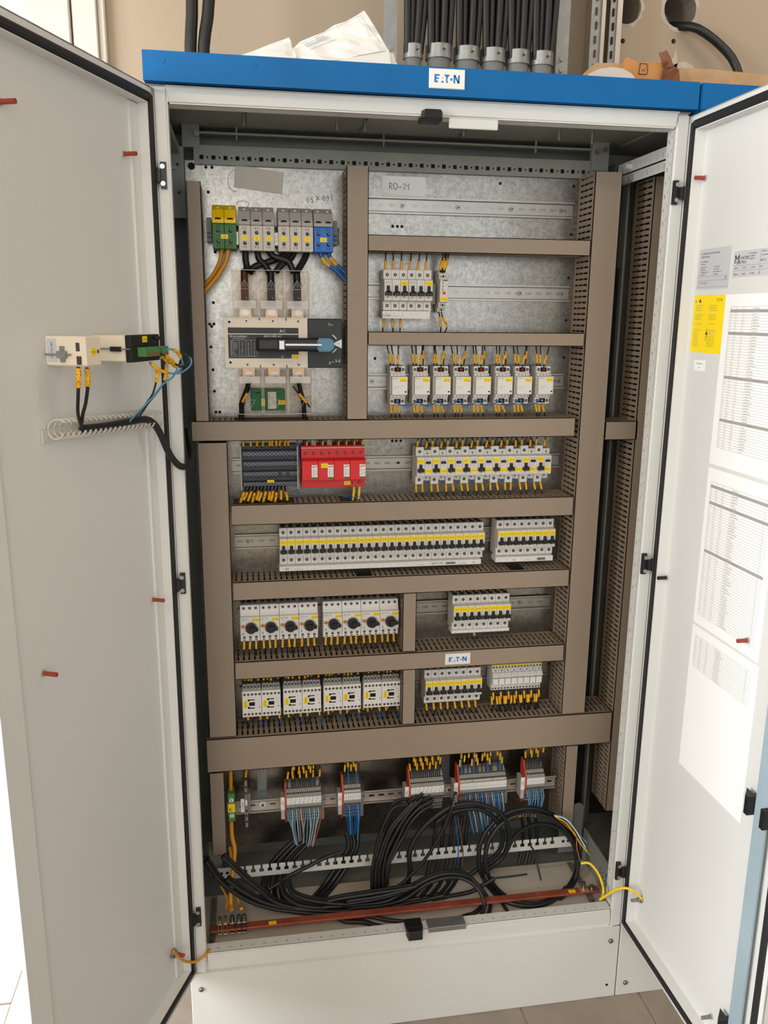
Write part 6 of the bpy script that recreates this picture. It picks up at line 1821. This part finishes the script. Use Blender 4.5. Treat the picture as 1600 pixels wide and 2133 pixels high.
cable('brown_hang', .0014, 'brown_core', 'loose brown core hanging beside the fourth strip tag', None, name='cable_core', cat='cable core', n=6)
for c, m in (('orange', 'orange_core'), ('yellow', 'pe_bright'), ('white', 'print_white'), ('blue', 'blue_core')):
    o = cable('core_' + c, .0014, m, 'stripped %s core splaying from the coil end' % c, 'splayed cores of the coil', name='cable_core', cat='cable core', n=6)
    e = Vector(PATHS['core_' + c][-1])
    d = (e - Vector(PATHS['core_' + c][-2])).normalized()
    MB().tube([e, e + d * .009], .0008, 5).build('bare_end', 'steel', o)
cable('earthR', .0030, 'pe_bright', 'yellow earth wire curving inside the right frame post', 'yellow earth wires of the cabinet')
o = cable('jumpR', .0030, 'pe_bright', 'yellow earth jumper arching from the frame to the right door', 'yellow earth wires of the cabinet')
o = cable('jumpL', .0030, 'pe_cable', 'yellow earth jumper sagging from the frame to the left door', 'yellow earth wires of the cabinet')
# hand-written white marks on two cables
m = MB()
for key, t0, n, colr in (('textcable', .12, 6, 0),):
    P = smooth(PATHS[key], 6)
    for k in range(n):
        p = P[6 + k]
        m.tube([p + Vector((-.0018, -.0043, .0012)), p + Vector((.0018, -.0043, -.0008)), p + Vector((.0004, -.0044, .0025))], .0004, 4)
m.build('handwriting', 'print_white', [o for o in bpy.data.objects if o.get('label', '').startswith('black cable with white hand')][0])
m = MB()
P = smooth(PATHS['coil_inner'], 4)
top = sorted(range(len(P)), key=lambda i: -P[i].z)[0]
for k, g in enumerate(('1', '1', 'H', '1', '1', '-', '0', '2')):
    p = P[top] + Vector((-.030 + .0078 * k, -.0058, -.0012 - abs(k - 3.5) * .0007))
    m.text(g, p.x, p.y - .0003, p.z - .002, .0075, 0)
m.build('handwriting', 'pe_bright', [o for o in bpy.data.objects if o.get('label', '').startswith('inner turn of the black')][0])

# ------------------------------------------------------------------ comb bar, copper bar
t = thing('cable_clamp_bar', 'pale notched cable bar across the lower part of the cabinet', 'cable bar', (0.5, 0.205, 0.2755))
y0, y1 = 0.205, 0.207
b = MB()
zb, zm, zs, zt = 0.2755, 0.2870, 0.2965, 0.3060
b.box(0.050, 0.957, y0, y1, zb, zm)
pitch = 0.0200
n = 40
xs = 0.121
b.box(0.050, xs - pitch / 2, y0, y1, zm, zt)
b.box(xs + pitch * (n - .5), 0.957, y0, y1, zm, zt)
for k in range(n):
    c = xs + pitch * k
    b.box(c - pitch / 2, c - .0056, y0, y1, zm, zt).box(c + .0056, c + pitch / 2, y0, y1, zm, zt)
    b.box(c - .0056, c - .0024, y0, y1, zs, zt).box(c + .0024, c + .0056, y0, y1, zs, zt)
b.build('notched_bar', 'white', t)
for x in (0.065, 0.079, 0.930, 0.944):
    b = MB()
    b.ring((x, 0.2925), .0002, .0040, y0 - .0003, y0, 12)
    b.build('fixing_hole', 'matt_black', t)
t = thing('copper_busbar', 'reddish copper earth bar along the front of the cabinet floor', 'busbar', (0.51, 0.085, 0.245))
MB().box(0.043, 0.976, 0.068, 0.088, 0.240, 0.2455).build('bar', 'copper', t, 0.0006)
for x in (0.182, 0.906):
    MB().box(x - .0085, x + .0085, 0.071, 0.081, 0.2455, 0.2461).build('marker_tag', 'yellow', t)
    xx = x
    mb = MB(lambda a, b_, c: (a, 0.0745 + c - 0.2455, 0.2463)).text('PE', xx, 0, 0.2455, .0055, 0)
    mb.build('print', 'print', t)
b = MB()
for x in (0.958,):
    b.cyl((x, .078, .2455), (x, .078, .2485), .008, 14).cyl((x, .078, .2485), (x, .078, .2545), .0058, 6)
b.build('bolt', 'steel', t)
b = MB().box(0.926, 0.948, .068, .09, .2455, .2485).cyl((.937, .079, .2485), (.937, .079, .256), .0058, 6, 1).cyl((.937, .079, .256), (.937, .079, .266), .004, 8, 1)
b.build('cable_lug', ['copper_lug', 'steel'], t)
for k in range(5):
    x = 0.064 + .0118 * k + (.004 if k > 1 else 0) + (.003 if k > 2 else 0)
    w = .0042 if k < 2 else .0056
    e = thing('busbar_clamp', '%s bright screw clamp on the left end of the copper bar' % ORD[k], 'clamp', (x, .078, .246), 'screw clamps on the copper bar')
    b = MB().box(x - w, x - w + .0014, .066, .090, .236, .264).box(x + w - .0014, x + w, .066, .090, .236, .264).box(x - w, x + w, .066, .090, .2350, .2370).box(x - w, x + w, .070, .088, .2570, .2595)
    b.build('frame', 'steel' if k > 1 else 'copper_lug', e, 0.0005)
    MB().cyl((x, .079, .2480), (x, .079, .268), w * .55, 10).cyl((x, .079, .266), (x, .079, .273), w * .85, 10).build('screw', 'steel', e)

# ------------------------------------------------------------------ notes inside
t = thing('paper_note', 'white note with hand-written RO-21 taped above the empty rail', 'note', (0.505, PLATE, 1.862))
MB().box(0.457, 0.5535, PLATE - .0012, PLATE - .0004, 1.8585, 1.900).build('sheet', 'paper', t)
ink = MB()
yy = PLATE - .0016
def stroke(pts, r=.0006):
    ink.tube([(a, yy, b) for a, b in pts], r, 5)
x, z, s = 0.474, 1.873, .0125
stroke([(x, z), (x, z + s)])
stroke([(x - .001, z + s), (x + .004, z + s), (x + .0055, z + s * .78), (x + .004, z + s * .55), (x, z + s * .5), (x + .0062, z)])
stroke([(x + .013 + .0042 * math.cos(q), z + s * .5 + s * .5 * math.sin(q)) for q in [.3 * i for i in range(22)]])
stroke([(x + .0205, z + .0045), (x + .0265, z + .0055)])
stroke([(x + .030, z + s * .8), (x + .0325, z + s), (x + .0355, z + s * .85), (x + .0345, z + s * .6), (x + .030, z + .0005), (x + .036, z + .0005)])
stroke([(x + .0375, z + s * .55), (x + .0425, z + s * 1.02), (x + .0420, z)])
stroke([(x + .0395, z + s + .0035), (x + .0400, z + s + .0030)], .0012)
ink.build('handwriting', 'print', t)
c = thing('blank_card', 'blank grey card taped slanting at the top left of the plate', 'note', (0.194, PLATE, 1.858))
MB().extrude([(0.145, 1.9105), (0.2465, 1.899), (0.243, 1.8555), (0.142, 1.8665)], PLATE - .0018, PLATE - .0005).build('sheet', 'card', c)

# ------------------------------------------------------------------ instruments on the left door
def pose(name, label, cat, at, group=None):
    return thing(name, label, cat, XL(*at), group)
t = pose('panel_counter', 'small cream meter body clipped through the left door', 'meter', (0.315, 0.022, 1.528))
b = MB(XL).box(0.292, 0.333, -0.043, 0.022, 1.5305, 1.5730)
b.build('body', 'cream', t, 0.002)
b = MB(XL).box(0.3331, 0.3336, 0.003, 0.018, 1.5360, 1.5690)
for k, ch in enumerate('131105 943'):
    pass
b.build('number_label', 'label_grey', t)
tx = MB(lambda a, y, c: XL(0.3338, a, c))
tx.text('131105 943', 0.0125, 0, 1.5525, .0055, 0, 'C', math.pi / 2, 0.9)
tx.build('print', 'print', t)
s = MB(XL).cyl((0.337, 0.020, 1.5470), (0.337, -0.022, 1.5470), .0012, 8).box(.3335, .3395, -.014, .000, 1.5420, 1.5520).box(.3335, .336, -.010, -.003, 1.5360, 1.5590)
s.build('clamp_screw', 'zinc', t)
MB(XL).box(.3331, .3334, -.034, -.028, 1.5520, 1.5640).build('slot', 'duct_dark', t)
MB(XL).box(.3331, .3334, -.036, -.028, 1.5330, 1.5450).build('slot', 'duct_dark', t)
s = MB(XL).box(0.306, 0.320, -0.0436, -0.043, 1.5460, 1.5555)
s.build('marker_tag', 'yellow', t)
s = MB(lambda a, y, c: XL(a, -0.0439, c)).text('199-P1', 0.313, 0, 1.5490, .004, 0)
s.build('print', 'print', t)
MB(XL).cyl((0.3005, -0.0432, 1.551), (0.3005, -0.0436, 1.551), .003, 10).build('recess', 'brown_core', t)
t = pose('panel_meter', 'second meter body with black back and green connectors beside the cream one', 'meter', (0.16, 0.022, 1.528))
MB(XL).box(0.118, 0.209, -0.036, 0.022, 1.5310, 1.5715).build('body', 'cream', t, 0.002)
MB(XL).box(0.116, 0.2105, -0.046, -0.036, 1.5300, 1.5725).box(.1285, .1350, -.050, -.046, 1.5640, 1.5690).cyl((.122, -.046, 1.566), (.122, -.049, 1.566), .004, 10).build('back_cover', 'black', t, 0.001)
MB(XL).box(0.205, 0.2125, -0.050, -0.046, 1.5490, 1.5525).box(.212, .2135, -.046, .020, 1.5500, 1.5520, 1).box(.2115, .215, -.030, -.012, 1.5470, 1.5545).build('clamp_screw', ['black', 'zinc'], t)
MB(XL).box(.158, .173, -.0465, -.046, 1.5605, 1.5700).build('marker_tag', 'yellow', t)
MB(lambda a, y, c: XL(a, -0.0468, c)).text('199-P2', .1655, 0, 1.5635, .004, 0).build('print', 'print', t)
for a, b_ in ((.142, .190), (.112, .133)):
    c = MB(XL).box(a, b_, -.060, -.046, 1.5385, 1.5530)
    for k in range(int((b_ - a) / .0075)):
        c.box(a + .002 + .0075 * k, a + .006 + .0075 * k, -.0604, -.060, 1.5400, 1.5440, 1)
    c.build('connector', ['green_lt', 'light_red'], t)
# wires of the two instruments
wire(PATHS['dw1'], .0026, 'cable', 'left of two black wires below the cream meter', 'wires below the cream meter', [(.02, .26)], n=8, sr=1.6)
wire(PATHS['dw2'], .0026, 'cable', 'right of two black wires below the cream meter', 'wires below the cream meter', [(.02, .26)], n=8, sr=1.6)
for k, (nm, m, f) in enumerate((('db1', 'cable', (.0, .20)), ('db2', 'cable', (.0, .22)), ('db3', 'blue_core', (.02, .26)), ('db4', 'blue_core', (.75, .76)), ('db5', 'cable', (.0, .30)), ('db6', 'blue_w', (.30, .9)))):
    wire(PATHS[nm], .0017, m, '%s of the thin wires looping from the green connectors' % ORD[k], 'wires of the black-backed meter', [f] if k != 3 else None, sr=1.9)
o = wire([XL(.118, -.058, 1.546), XL(.108, -.062, 1.548), XL(.088, -.066, 1.540), XL(.070, -.064, 1.520), XL(.085, -.060, 1.505)], .0017, 'blue_core', 'pale blue wire looping widest over the door edge', None, [(.22, .52)], sr=1.9)
o = wire([XL(.135, -.058, 1.541), XL(.118, -.062, 1.534), XL(.100, -.064, 1.524), XL(.085, -.064, 1.520), XL(.074, -.062, 1.527)], .0017, 'cable', 'black wire looping back under the green connectors', None, [(.15, .55)], sr=1.9)
wire(PATHS['trunk'], .0062, 'cable', 'spiral-wrapped black cable trunk bridging from the left door to the cabinet', None, name='wrapped_cable', cat='cable', n=10, k=5)
# open comb duct on the door
t = pose('cable_comb', 'translucent white comb duct curving round wires on the left door', 'cable duct', (0.20, 0.012, 1.40))
c0, c1 = (0.345, 1.4395), (0.045, 1.4200)
b = MB(XL).box(0.04, 0.36, 0.0185, 0.0215, 1.4200, 1.4400)
b.v = [(v[0], v[1], v[2]) for v in b.v]
o = b.build('base_strip', 'comb_white', t)
N = 22
for k in range(N):
    f = k / (N - 1)
    u0 = c0[0] + (c1[0] - c0[0]) * f
    z0 = c0[1] + (c1[1] - c0[1]) * f
    pts = []
    for i in range(15):
        a = math.radians(195 + 300 * i / 14)
        pts.append(XL(u0 + .006 * math.sin(a * .5), 0.005 - .0150 * math.cos(a + math.pi), z0 + .0140 * math.sin(a)))
    MB().tube(pts, .0017, 6).build('rib', 'comb_white', t)

# ------------------------------------------------------------------ papers on the right door
def sheet(u0, u1, z0, z1, label, name, cat, m, skew=0.0, v=0.0216, group=None):
    t = thing(name, label, cat, XR((u0 + u1) / 2, 0.022, z0), group)
    MB(XR).add([(u0, v, z0), (u1, v, z0 + skew), (u1, v, z1 + skew), (u0, v, z1), (u0, v + .0004, z0), (u1, v + .0004, z0 + skew), (u1, v + .0004, z1 + skew), (u0, v + .0004, z1)],
               [(0, 1, 2, 3), (4, 7, 6, 5), (0, 4, 5, 1), (1, 5, 6, 2), (2, 6, 7, 3), (3, 7, 4, 0)]).build('sheet', m, t)
    return t
def on_door(v):
    return MB(lambda a, y, c: XR(a, v, c))
def table(t, u0, u1, z0, z1, bands, rows, cols, v, rnd):
    """printed table: rules, grey heading bands and words"""
    b = on_door(v)
    lw = .00035
    q = lambda a0, a1, c0, c1, mi: b.add([(a0, 0, c0), (a1, 0, c0), (a1, 0, c1), (a0, 0, c1)], [(0, 1, 2, 3)], mi)
    H = (z1 - z0) / rows
    for k in range(rows + 1):
        z = z0 + H * k
        q(u0, u1, z, z + lw, 0)
    for c in cols:
        q(u0 + (u1 - u0) * c, u0 + (u1 - u0) * c + lw, z0, z1, 0)
    for k in range(rows):
        z = z1 - H * (k + 1)
        if k in bands:
            q(u0, u1, z, z + H, 1)
            b.text('ROZDZIELNICA', u0 + (u1 - u0) * .55, 0, z + H * .25, H * .6, 2)
            continue
        for i, c in enumerate(cols):
            ua = u0 + (u1 - u0) * (c + .015)
            if i == len(cols) - 2:
                b.text(rnd.choice(('wylacznik FAZ', 'zabezpieczenie', 'obwod gniazd', 'oswietlenie hali', 'wentylator dachowy', 'rezerwa')), ua, 0, z + H * .28, H * .52, 2, 'L')
            elif i < len(cols) - 2:
                b.text(rnd.choice(('1', '2', '10A', 'F1', 'K2', '199', '16')), ua, 0, z + H * .28, H * .5, 3, 'L')
    b.build('printed_table', ['print_grey', 'grey_hood', 'print', 'print_grey'], t)
R = random.Random(5)
COLS = (0, .10, .22, .38, .92)
t = sheet(.1465, .3585, 1.3385, 1.650, 'uppermost printed circuit list taped inside the right door', 'printed_sheet', 'paper sheet', 'paper', group='circuit lists on the right door')
table(t, .166, .345, 1.372, 1.628, (1, 9, 25, 41), 52, COLS, .0213, R)
t = sheet(.1465, .3585, 1.0190, 1.3310, 'middle printed circuit list taped inside the right door', 'printed_sheet', 'paper sheet', 'paper', group='circuit lists on the right door')
table(t, .160, .345, 1.040, 1.305, (1, 7, 25), 50, COLS, .0213, R)
t = sheet(.1455, .3625, .7060, 1.0140, 'lowest circuit list with a short table and blank lower half', 'printed_sheet', 'paper sheet', 'paper', group='circuit lists on the right door')
table(t, .160, .345, .930, .995, (), 13, COLS, .0213, R)
t = sheet(.0430, .1500, 1.661, 1.735, 'grey printed rating label at the hinge side of the right door', 'rating_label', 'label', 'label_grey')
b = on_door(.0213)
b.text('ROZDZIELNICA ELEKTRYCZNA', .053, 0, 1.7250, .0042, 0, 'L').text('Zaklad Instalacji', .053, 0, 1.7195, .0042, 0, 'L').text('Typ rozdzielnicy', .053, 0, 1.7110, .0034, 0, 'L').text('nr seryjny', .053, 0, 1.7065, .0034, 0, 'L')
for k, s in enumerate(('Napiecie 400V', 'Prad In 250A', 'Czestotliwosc 50Hz', 'Stopien IP55')):
    b.text(s, .053, 0, 1.7005 - .0045 * k, .0032, 0, 'L').text(s[::-1], .098, 0, 1.7005 - .0045 * k, .0032, 0, 'L')
for z in (1.684, 1.6765, 1.6650):
    b.add([(.046, 0, z), (.147, 0, z), (.147, 0, z + .0004), (.046, 0, z + .0004)], [(0, 1, 2, 3)], 1)
b.text('CE', .139, 0, 1.6785, .006, 0).text('Adres producenta', .053, 0, 1.6715, .0034, 0, 'L')
b.build('print', ['print', 'print_grey'], t)
t = sheet(.1600, .2640, 1.679, 1.7240, 'grey name plate with a large M beside the rating label', 'name_plate', 'label', 'label_grey')
b = on_door(.0213)
b.text('M', .1625, 0, 1.7030, .0210, 0, 'L').text('ONTER', .1800, 0, 1.7090, .0075, 0, 'L').text('ELEKTRIC', .1690, 0, 1.7020, .0070, 0, 'L')
for k, s in enumerate(('ul. Przemyslowa', 'tel. instalacje', 'rozdzielnice')):
    b.text(s, .2050, 0, 1.7170 - .0045 * k, .0036, 0, 'L')
b.text('Nr szafy', .2420, 0, 1.7185, .0036, 0, 'L').text('Oznaczenie', .2420, 0, 1.7125, .0036, 0, 'L').text('RO-21', .2400, 0, 1.7030, .0058, 0, 'L')
for k in range(4):
    b.text(('400 V', '250 A', '50 Hz', 'IP 55')[k], .1660 + .0245 * k, 0, 1.6930, .0042, 0, 'L').text(('Napiecie', 'Prad In', 'Nr 2021', 'CE')[k], .1640 + .0245 * k, 0, 1.6830, .0040, 0, 'L')
for z in (1.6985, 1.6900):
    b.add([(.161, 0, z), (.263, 0, z), (.263, 0, z + .0003), (.161, 0, z + .0003)], [(0, 1, 2, 3)], 1)
for u in (.2380,):
    b.add([(u, 0, 1.680), (u + .0003, 0, 1.680), (u + .0003, 0, 1.7235), (u, 0, 1.7235)], [(0, 1, 2, 3)], 1)
b.build('print', ['print', 'print_grey'], t)
t = sheet(.0400, .1460, 1.543, 1.6500, 'bright yellow safety sticker with a lightning bolt on the right door', 'safety_sticker', 'sticker', 'warn')
b = on_door(.0213)
b.add([(.0955, 0, 1.5925), (.0895, 0, 1.5770), (.0945, 0, 1.5780), (.0905, 0, 1.5660), (.0890, 0, 1.5690), (.0895, 0, 1.5645), (.0935, 0, 1.5670), (.0915, 0, 1.5672), (.0985, 0, 1.5820), (.0930, 0, 1.5805)], [(0, 1, 2, 9), (9, 2, 7, 8), (2, 3, 6, 7)], 0)
b.add([(.058, 0, 1.637), (.066, 0, 1.637), (.062, 0, 1.6445)], [(0, 1, 2)], 0)
b.text('&', .047, 0, 1.637, .0075, 0).text('E.T.N', .128, 0, 1.6385, .0078, 0)
for col, u in ((0, .0480), (1, .0970)):
    for k in range(18):
        if k in (3, 7, 9):
            continue
        z = 1.6300 - .0042 * k - (.003 if k > 9 else 0)
        s = ('Achtung! Vor dem Oeffnen', 'Attention! Avant ouvrir', 'Warning! Before opening', 'Uwaga! Przed otwarciem')[(k + col) % 4]
        b.text(s, u, 0, z, .0030, 1, 'L', sx=.8 if not (col == 0 and 10 < k < 17) else .55)
b.build('print', ['print', 'print_grey'], t)
t = sheet(.0600, .0995, 1.508, 1.5290, 'small white sticker below the yellow safety sticker', 'small_sticker', 'sticker', 'paper')
b = on_door(.0213)
b.text('KONTROLA', .0798, 0, 1.5205, .0040, 0).text('OK', .0798, 0, 1.5130, .0045, 0)
b.build('print', 'print_grey', t)

# ------------------------------------------------------------------ on and above the cabinet's top
TOP = 2.032
gx = (0.527, 0.583, 0.6445, 0.703, 0.759, 0.813)
for k, x in enumerate(gx):
    r = (.0210, .0290, .0290, .0280, .0270, .0265)[k]
    g = thing('cable_gland', '%s metal-collared cable gland on the cabinet top' % ORD[k], 'cable gland', (x, .33, TOP), 'cable glands on the cabinet top')
    z0 = 2.140 + .0015 * (k == 1)
    b = MB().cyl((x, .33, TOP), (x, .33, z0 + .004), r * .86, 22)
    b.build('neck', 'grey', g)
    c = MB().cyl((x, .33, z0), (x, .33, z0 + .027), r, 24)
    c.build('collar', 'zinc', g)
    MB().cyl((x + .004, .33 - r, z0 + .015), (x + .006, .33 - r - .006, z0 + .017), .0030, 8).build('screw', 'steel', g)
    for j in range(7):
        ro = r * .66
        p0 = Vector((x + ro * ((j - 3) / 3), .33 + (-.012, .008, -.006, .013, -.013, .004, -.008)[j] * (1 if k else .7), 2.150))
        dx = (j - 3) * .0030 + (.006 if k == 0 else 0) + WR.uniform(-.003, .003)
        wire([p0, p0 + Vector((dx * .6, -.002, .12)), p0 + Vector((dx, .002, .34)), p0 + Vector((dx * .8, .0, .62))], .0076, 'cable', '%s black cable rising from the %s gland' % (ORD[j], ORD[k]), 'riser cables above the glands', name='riser_cable', cat='cable', n=10, k=3)
for x0, x1, nm in ((.462, .492, 'left side of the galvanised riser tray behind the cable glands'), (.846, .874, 'right side of the galvanised riser tray behind the cable glands')):
    t = thing('riser_tray', nm, 'cable tray', ((x0 + x1) / 2, .36, TOP))
    MB().box(x0, x1, .330, .334, TOP, 2.98).box(x1 - .003 if x0 < .6 else x0, x1 if x0 < .6 else x0 + .003, .334, .40, TOP, 2.98).build('side_rail', 'zinc', t)
    for z in (2.136, 2.158):
        MB().cyl((x0 + .012, .330, z), (x0 + .012, .323, z), .0055, 6).build('bolt', 'steel', t)
t = thing('mounting_channel', 'perforated galvanised channel fixed upright on the wall', 'channel', (1.005, .48, TOP))
for u0, u1, nx in ((.972, .998, 1), (1.018, 1.034, 1)):
    b = MB()
    b.holed((u0, .455, 2.04), (0, 0, 1), (1, 0, 0), .92, u1 - u0, [(.02 + .03 * q, (u1 - u0) * (.5 if q % 2 else .45), .009, .0028, 'l') for q in range(30)], .002)
    b.build('web', 'zinc', t)
MB().box(.996, 1.005, .45, .455, 2.04, 2.96).box(1.034, 1.046, .45, .455, 2.04, 2.96).box(.996, .999, .455, .548, 2.04, 2.96).box(1.043, 1.046, .455, .548, 2.04, 2.96).build('flange', 'pale_rail', t)
for k, (x, xt) in enumerate(((.0615, .070), (.088, .106))):
    wire([(x, .33, TOP), (x + .001, .33, 2.14), (xt, .335, 2.26), (xt + (.004, .03)[k], .34, 2.7)], .0125, 'cable', '%s of two thick black cables rising behind the cabinet top' % ('left', 'right')[k], 'thick risers at the left', name='riser_cable', cat='cable', n=12)
wire([(1.225, .60, 2.325), (1.243, .548, 2.312), (1.275, .52, 2.300), (1.335, .51, 2.262), (1.375, .50, 2.215), (1.40, .48, 2.12), (1.405, .45, 2.034)], .0105, 'cable', 'black cable curving out of the cored wall hole', None, name='wall_cable', cat='cable', n=12)
# crumpled drawings on top
def crumple(mb, corners, nx, ny, amp, seed):
    rnd = random.Random(seed)
    a, b, c, d = [Vector(p) for p in corners]
    vs = []
    for j in range(ny + 1):
        for i in range(nx + 1):
            u, v = i / nx, j / ny
            p = a * (1 - u) * (1 - v) + b * u * (1 - v) + c * u * v + d * (1 - u) * v
            p = p + Vector((rnd.uniform(-1, 1), rnd.uniform(-1, 1), rnd.uniform(-.6, .6))) * amp
            vs.append(p)
    W = nx + 1
    mb.add(vs, [(j * W + i, j * W + i + 1, (j + 1) * W + i + 1, (j + 1) * W + i) for j in range(ny) for i in range(nx)], 0)
t = thing('folded_drawing', 'large folded white drawing propped on the cabinet top', 'paper', (0.34, .16, TOP))
b = MB()
crumple(b, [(.257, .15, 2.098), (.405, .19, 2.183), (.448, .17, 2.110), (.300, .12, 2.062)], 7, 5, .0035, 2)
b.add([(.257, .15, 2.098), (.300, .12, 2.062), (.448, .17, 2.110), (.452, .16, 2.070), (.40, .13, TOP), (.27, .11, TOP)], [(0, 1, 5), (1, 2, 3, 4), (1, 4, 5)], 0)
o = b.build('sheet', 'paper', t)
o.modifiers.new('thickness', 'SOLIDIFY').thickness = .0006
ln = MB()
def on_sheet(u, v):
    a, bb, c, d = [Vector(p) for p in ((.257, .15, 2.098), (.405, .19, 2.183), (.448, .17, 2.110), (.300, .12, 2.062))]
    return a * (1 - u) * (1 - v) + bb * u * (1 - v) + c * u * v + d * (1 - u) * v + Vector((0, -.006, .001))
for v0 in (.16, .22, .27, .40):
    ln.tube([on_sheet(.12, v0), on_sheet(.34 + v0 * .3, v0)], .0004, 4)
ln.tube([on_sheet(.1, .08), on_sheet(.9, .08), on_sheet(.93, .8)], .0003, 4)
ln.build('drawn_lines', 'print_grey', t)
t = thing('rolled_paper', 'thin white paper sheet curling on the cabinet top', 'paper', (.20, .13, TOP))
b = MB()
crumple(b, [(.150, .10, 2.060), (.252, .14, 2.112), (.264, .13, 2.080), (.262, .10, TOP + .002)], 6, 4, .002, 4)
b.add([(.150, .10, 2.060), (.262, .10, TOP + .002), (.155, .09, TOP + .001)], [(0, 1, 2)], 0)
o = b.build('sheet', 'paper', t)
o.modifiers.new('thickness', 'SOLIDIFY').thickness = .0006
t = thing('paper_scrap', 'flat white sheet lying behind the folded drawing', 'paper', (.42, .14, TOP))
b = MB()
crumple(b, [(.36, .12, TOP + .002), (.47, .12, TOP + .002), (.462, .20, 2.115), (.40, .20, 2.118)], 4, 4, .003, 9)
b.build('sheet', 'paper', t).modifiers.new('thickness', 'SOLIDIFY').thickness = .0006
MB().box(.60, .72, .03, .09, TOP, TOP + .0125).build('strip', 'card', thing('cardboard_strip', 'thin pale strip lying behind the blue band near the glands', 'cardboard', (.66, .06, TOP)))
# cardboard
t = thing('flattened_box', 'flattened brown cardboard box lying on the right of the cabinet top', 'cardboard', (1.02, .2, TOP))
b = MB()
b.extrude([(.828, 2.0325), (.828, 2.073), (.852, 2.0955), (.912, 2.098), (.935, 2.088), (.935, 2.0325)], .12, .124)
b.extrude([(1.00, 2.0325), (1.00, 2.0965), (1.10, 2.0975), (1.22, 2.094), (1.36, 2.10), (1.36, 2.0325)], .122, .126)
b.box(.83, 1.36, .126, .30, TOP, TOP + .005)
b.build('flap', 'cardboard', t, 0.0006)
t = thing('torn_carton', 'torn orange-brown carton piece printed with a letter symbol', 'cardboard', (.945, .1, TOP))
b = MB().extrude([(.901, 2.033), (.903, 2.098), (.908, 2.103), (.922, 2.099), (.935, 2.094), (.945, 2.0955), (.965, 2.0975), (.986, 2.0965), (.990, 2.033)], .100, .103)
b.build('piece', 'brown_box', t)
p = MB()
def frame_line(pts):
    p.tube([(a, .0995, c) for a, c in pts], .0008, 4)
frame_line([(.9350, 2.0745), (.9370, 2.0935), (.9500, 2.0935), (.9530, 2.0900), (.9500, 2.0865), (.9540, 2.0830), (.9520, 2.0745), (.9350, 2.0745)])
p.text('00', .9445, .0993, 2.0790, .0080, 0)
p.build('print', 'print', t)
t = thing('tape_scrap', 'crumpled brown parcel tape standing on the torn carton', 'tape', (1.0, .1, TOP))
b = MB()
crumple(b, [(.974, .095, 2.033), (1.024, .097, 2.033), (1.020, .10, 2.086), (.986, .092, 2.100)], 3, 3, .0025, 3)
crumple(b, [(.984, .093, 2.084), (1.006, .095, 2.091), (.991, .098, 2.120), (.972, .096, 2.113)], 2, 2, .001, 6)
b.build('scrap', 'brown_tape', t).modifiers.new('thickness', 'SOLIDIFY').thickness = .001
t = thing('plastic_lid', 'pale translucent rounded sheet leaning behind the blue band', 'plastic sheet', (.87, .08, TOP))
MB().extrude([(.822, 2.033), (.824, 2.064), (.845, 2.074), (.87, 2.0785), (.893, 2.077), (.912, 2.069), (.921, 2.060), (.922, 2.033)], .080, .0815).build('sheet', 'card', t)
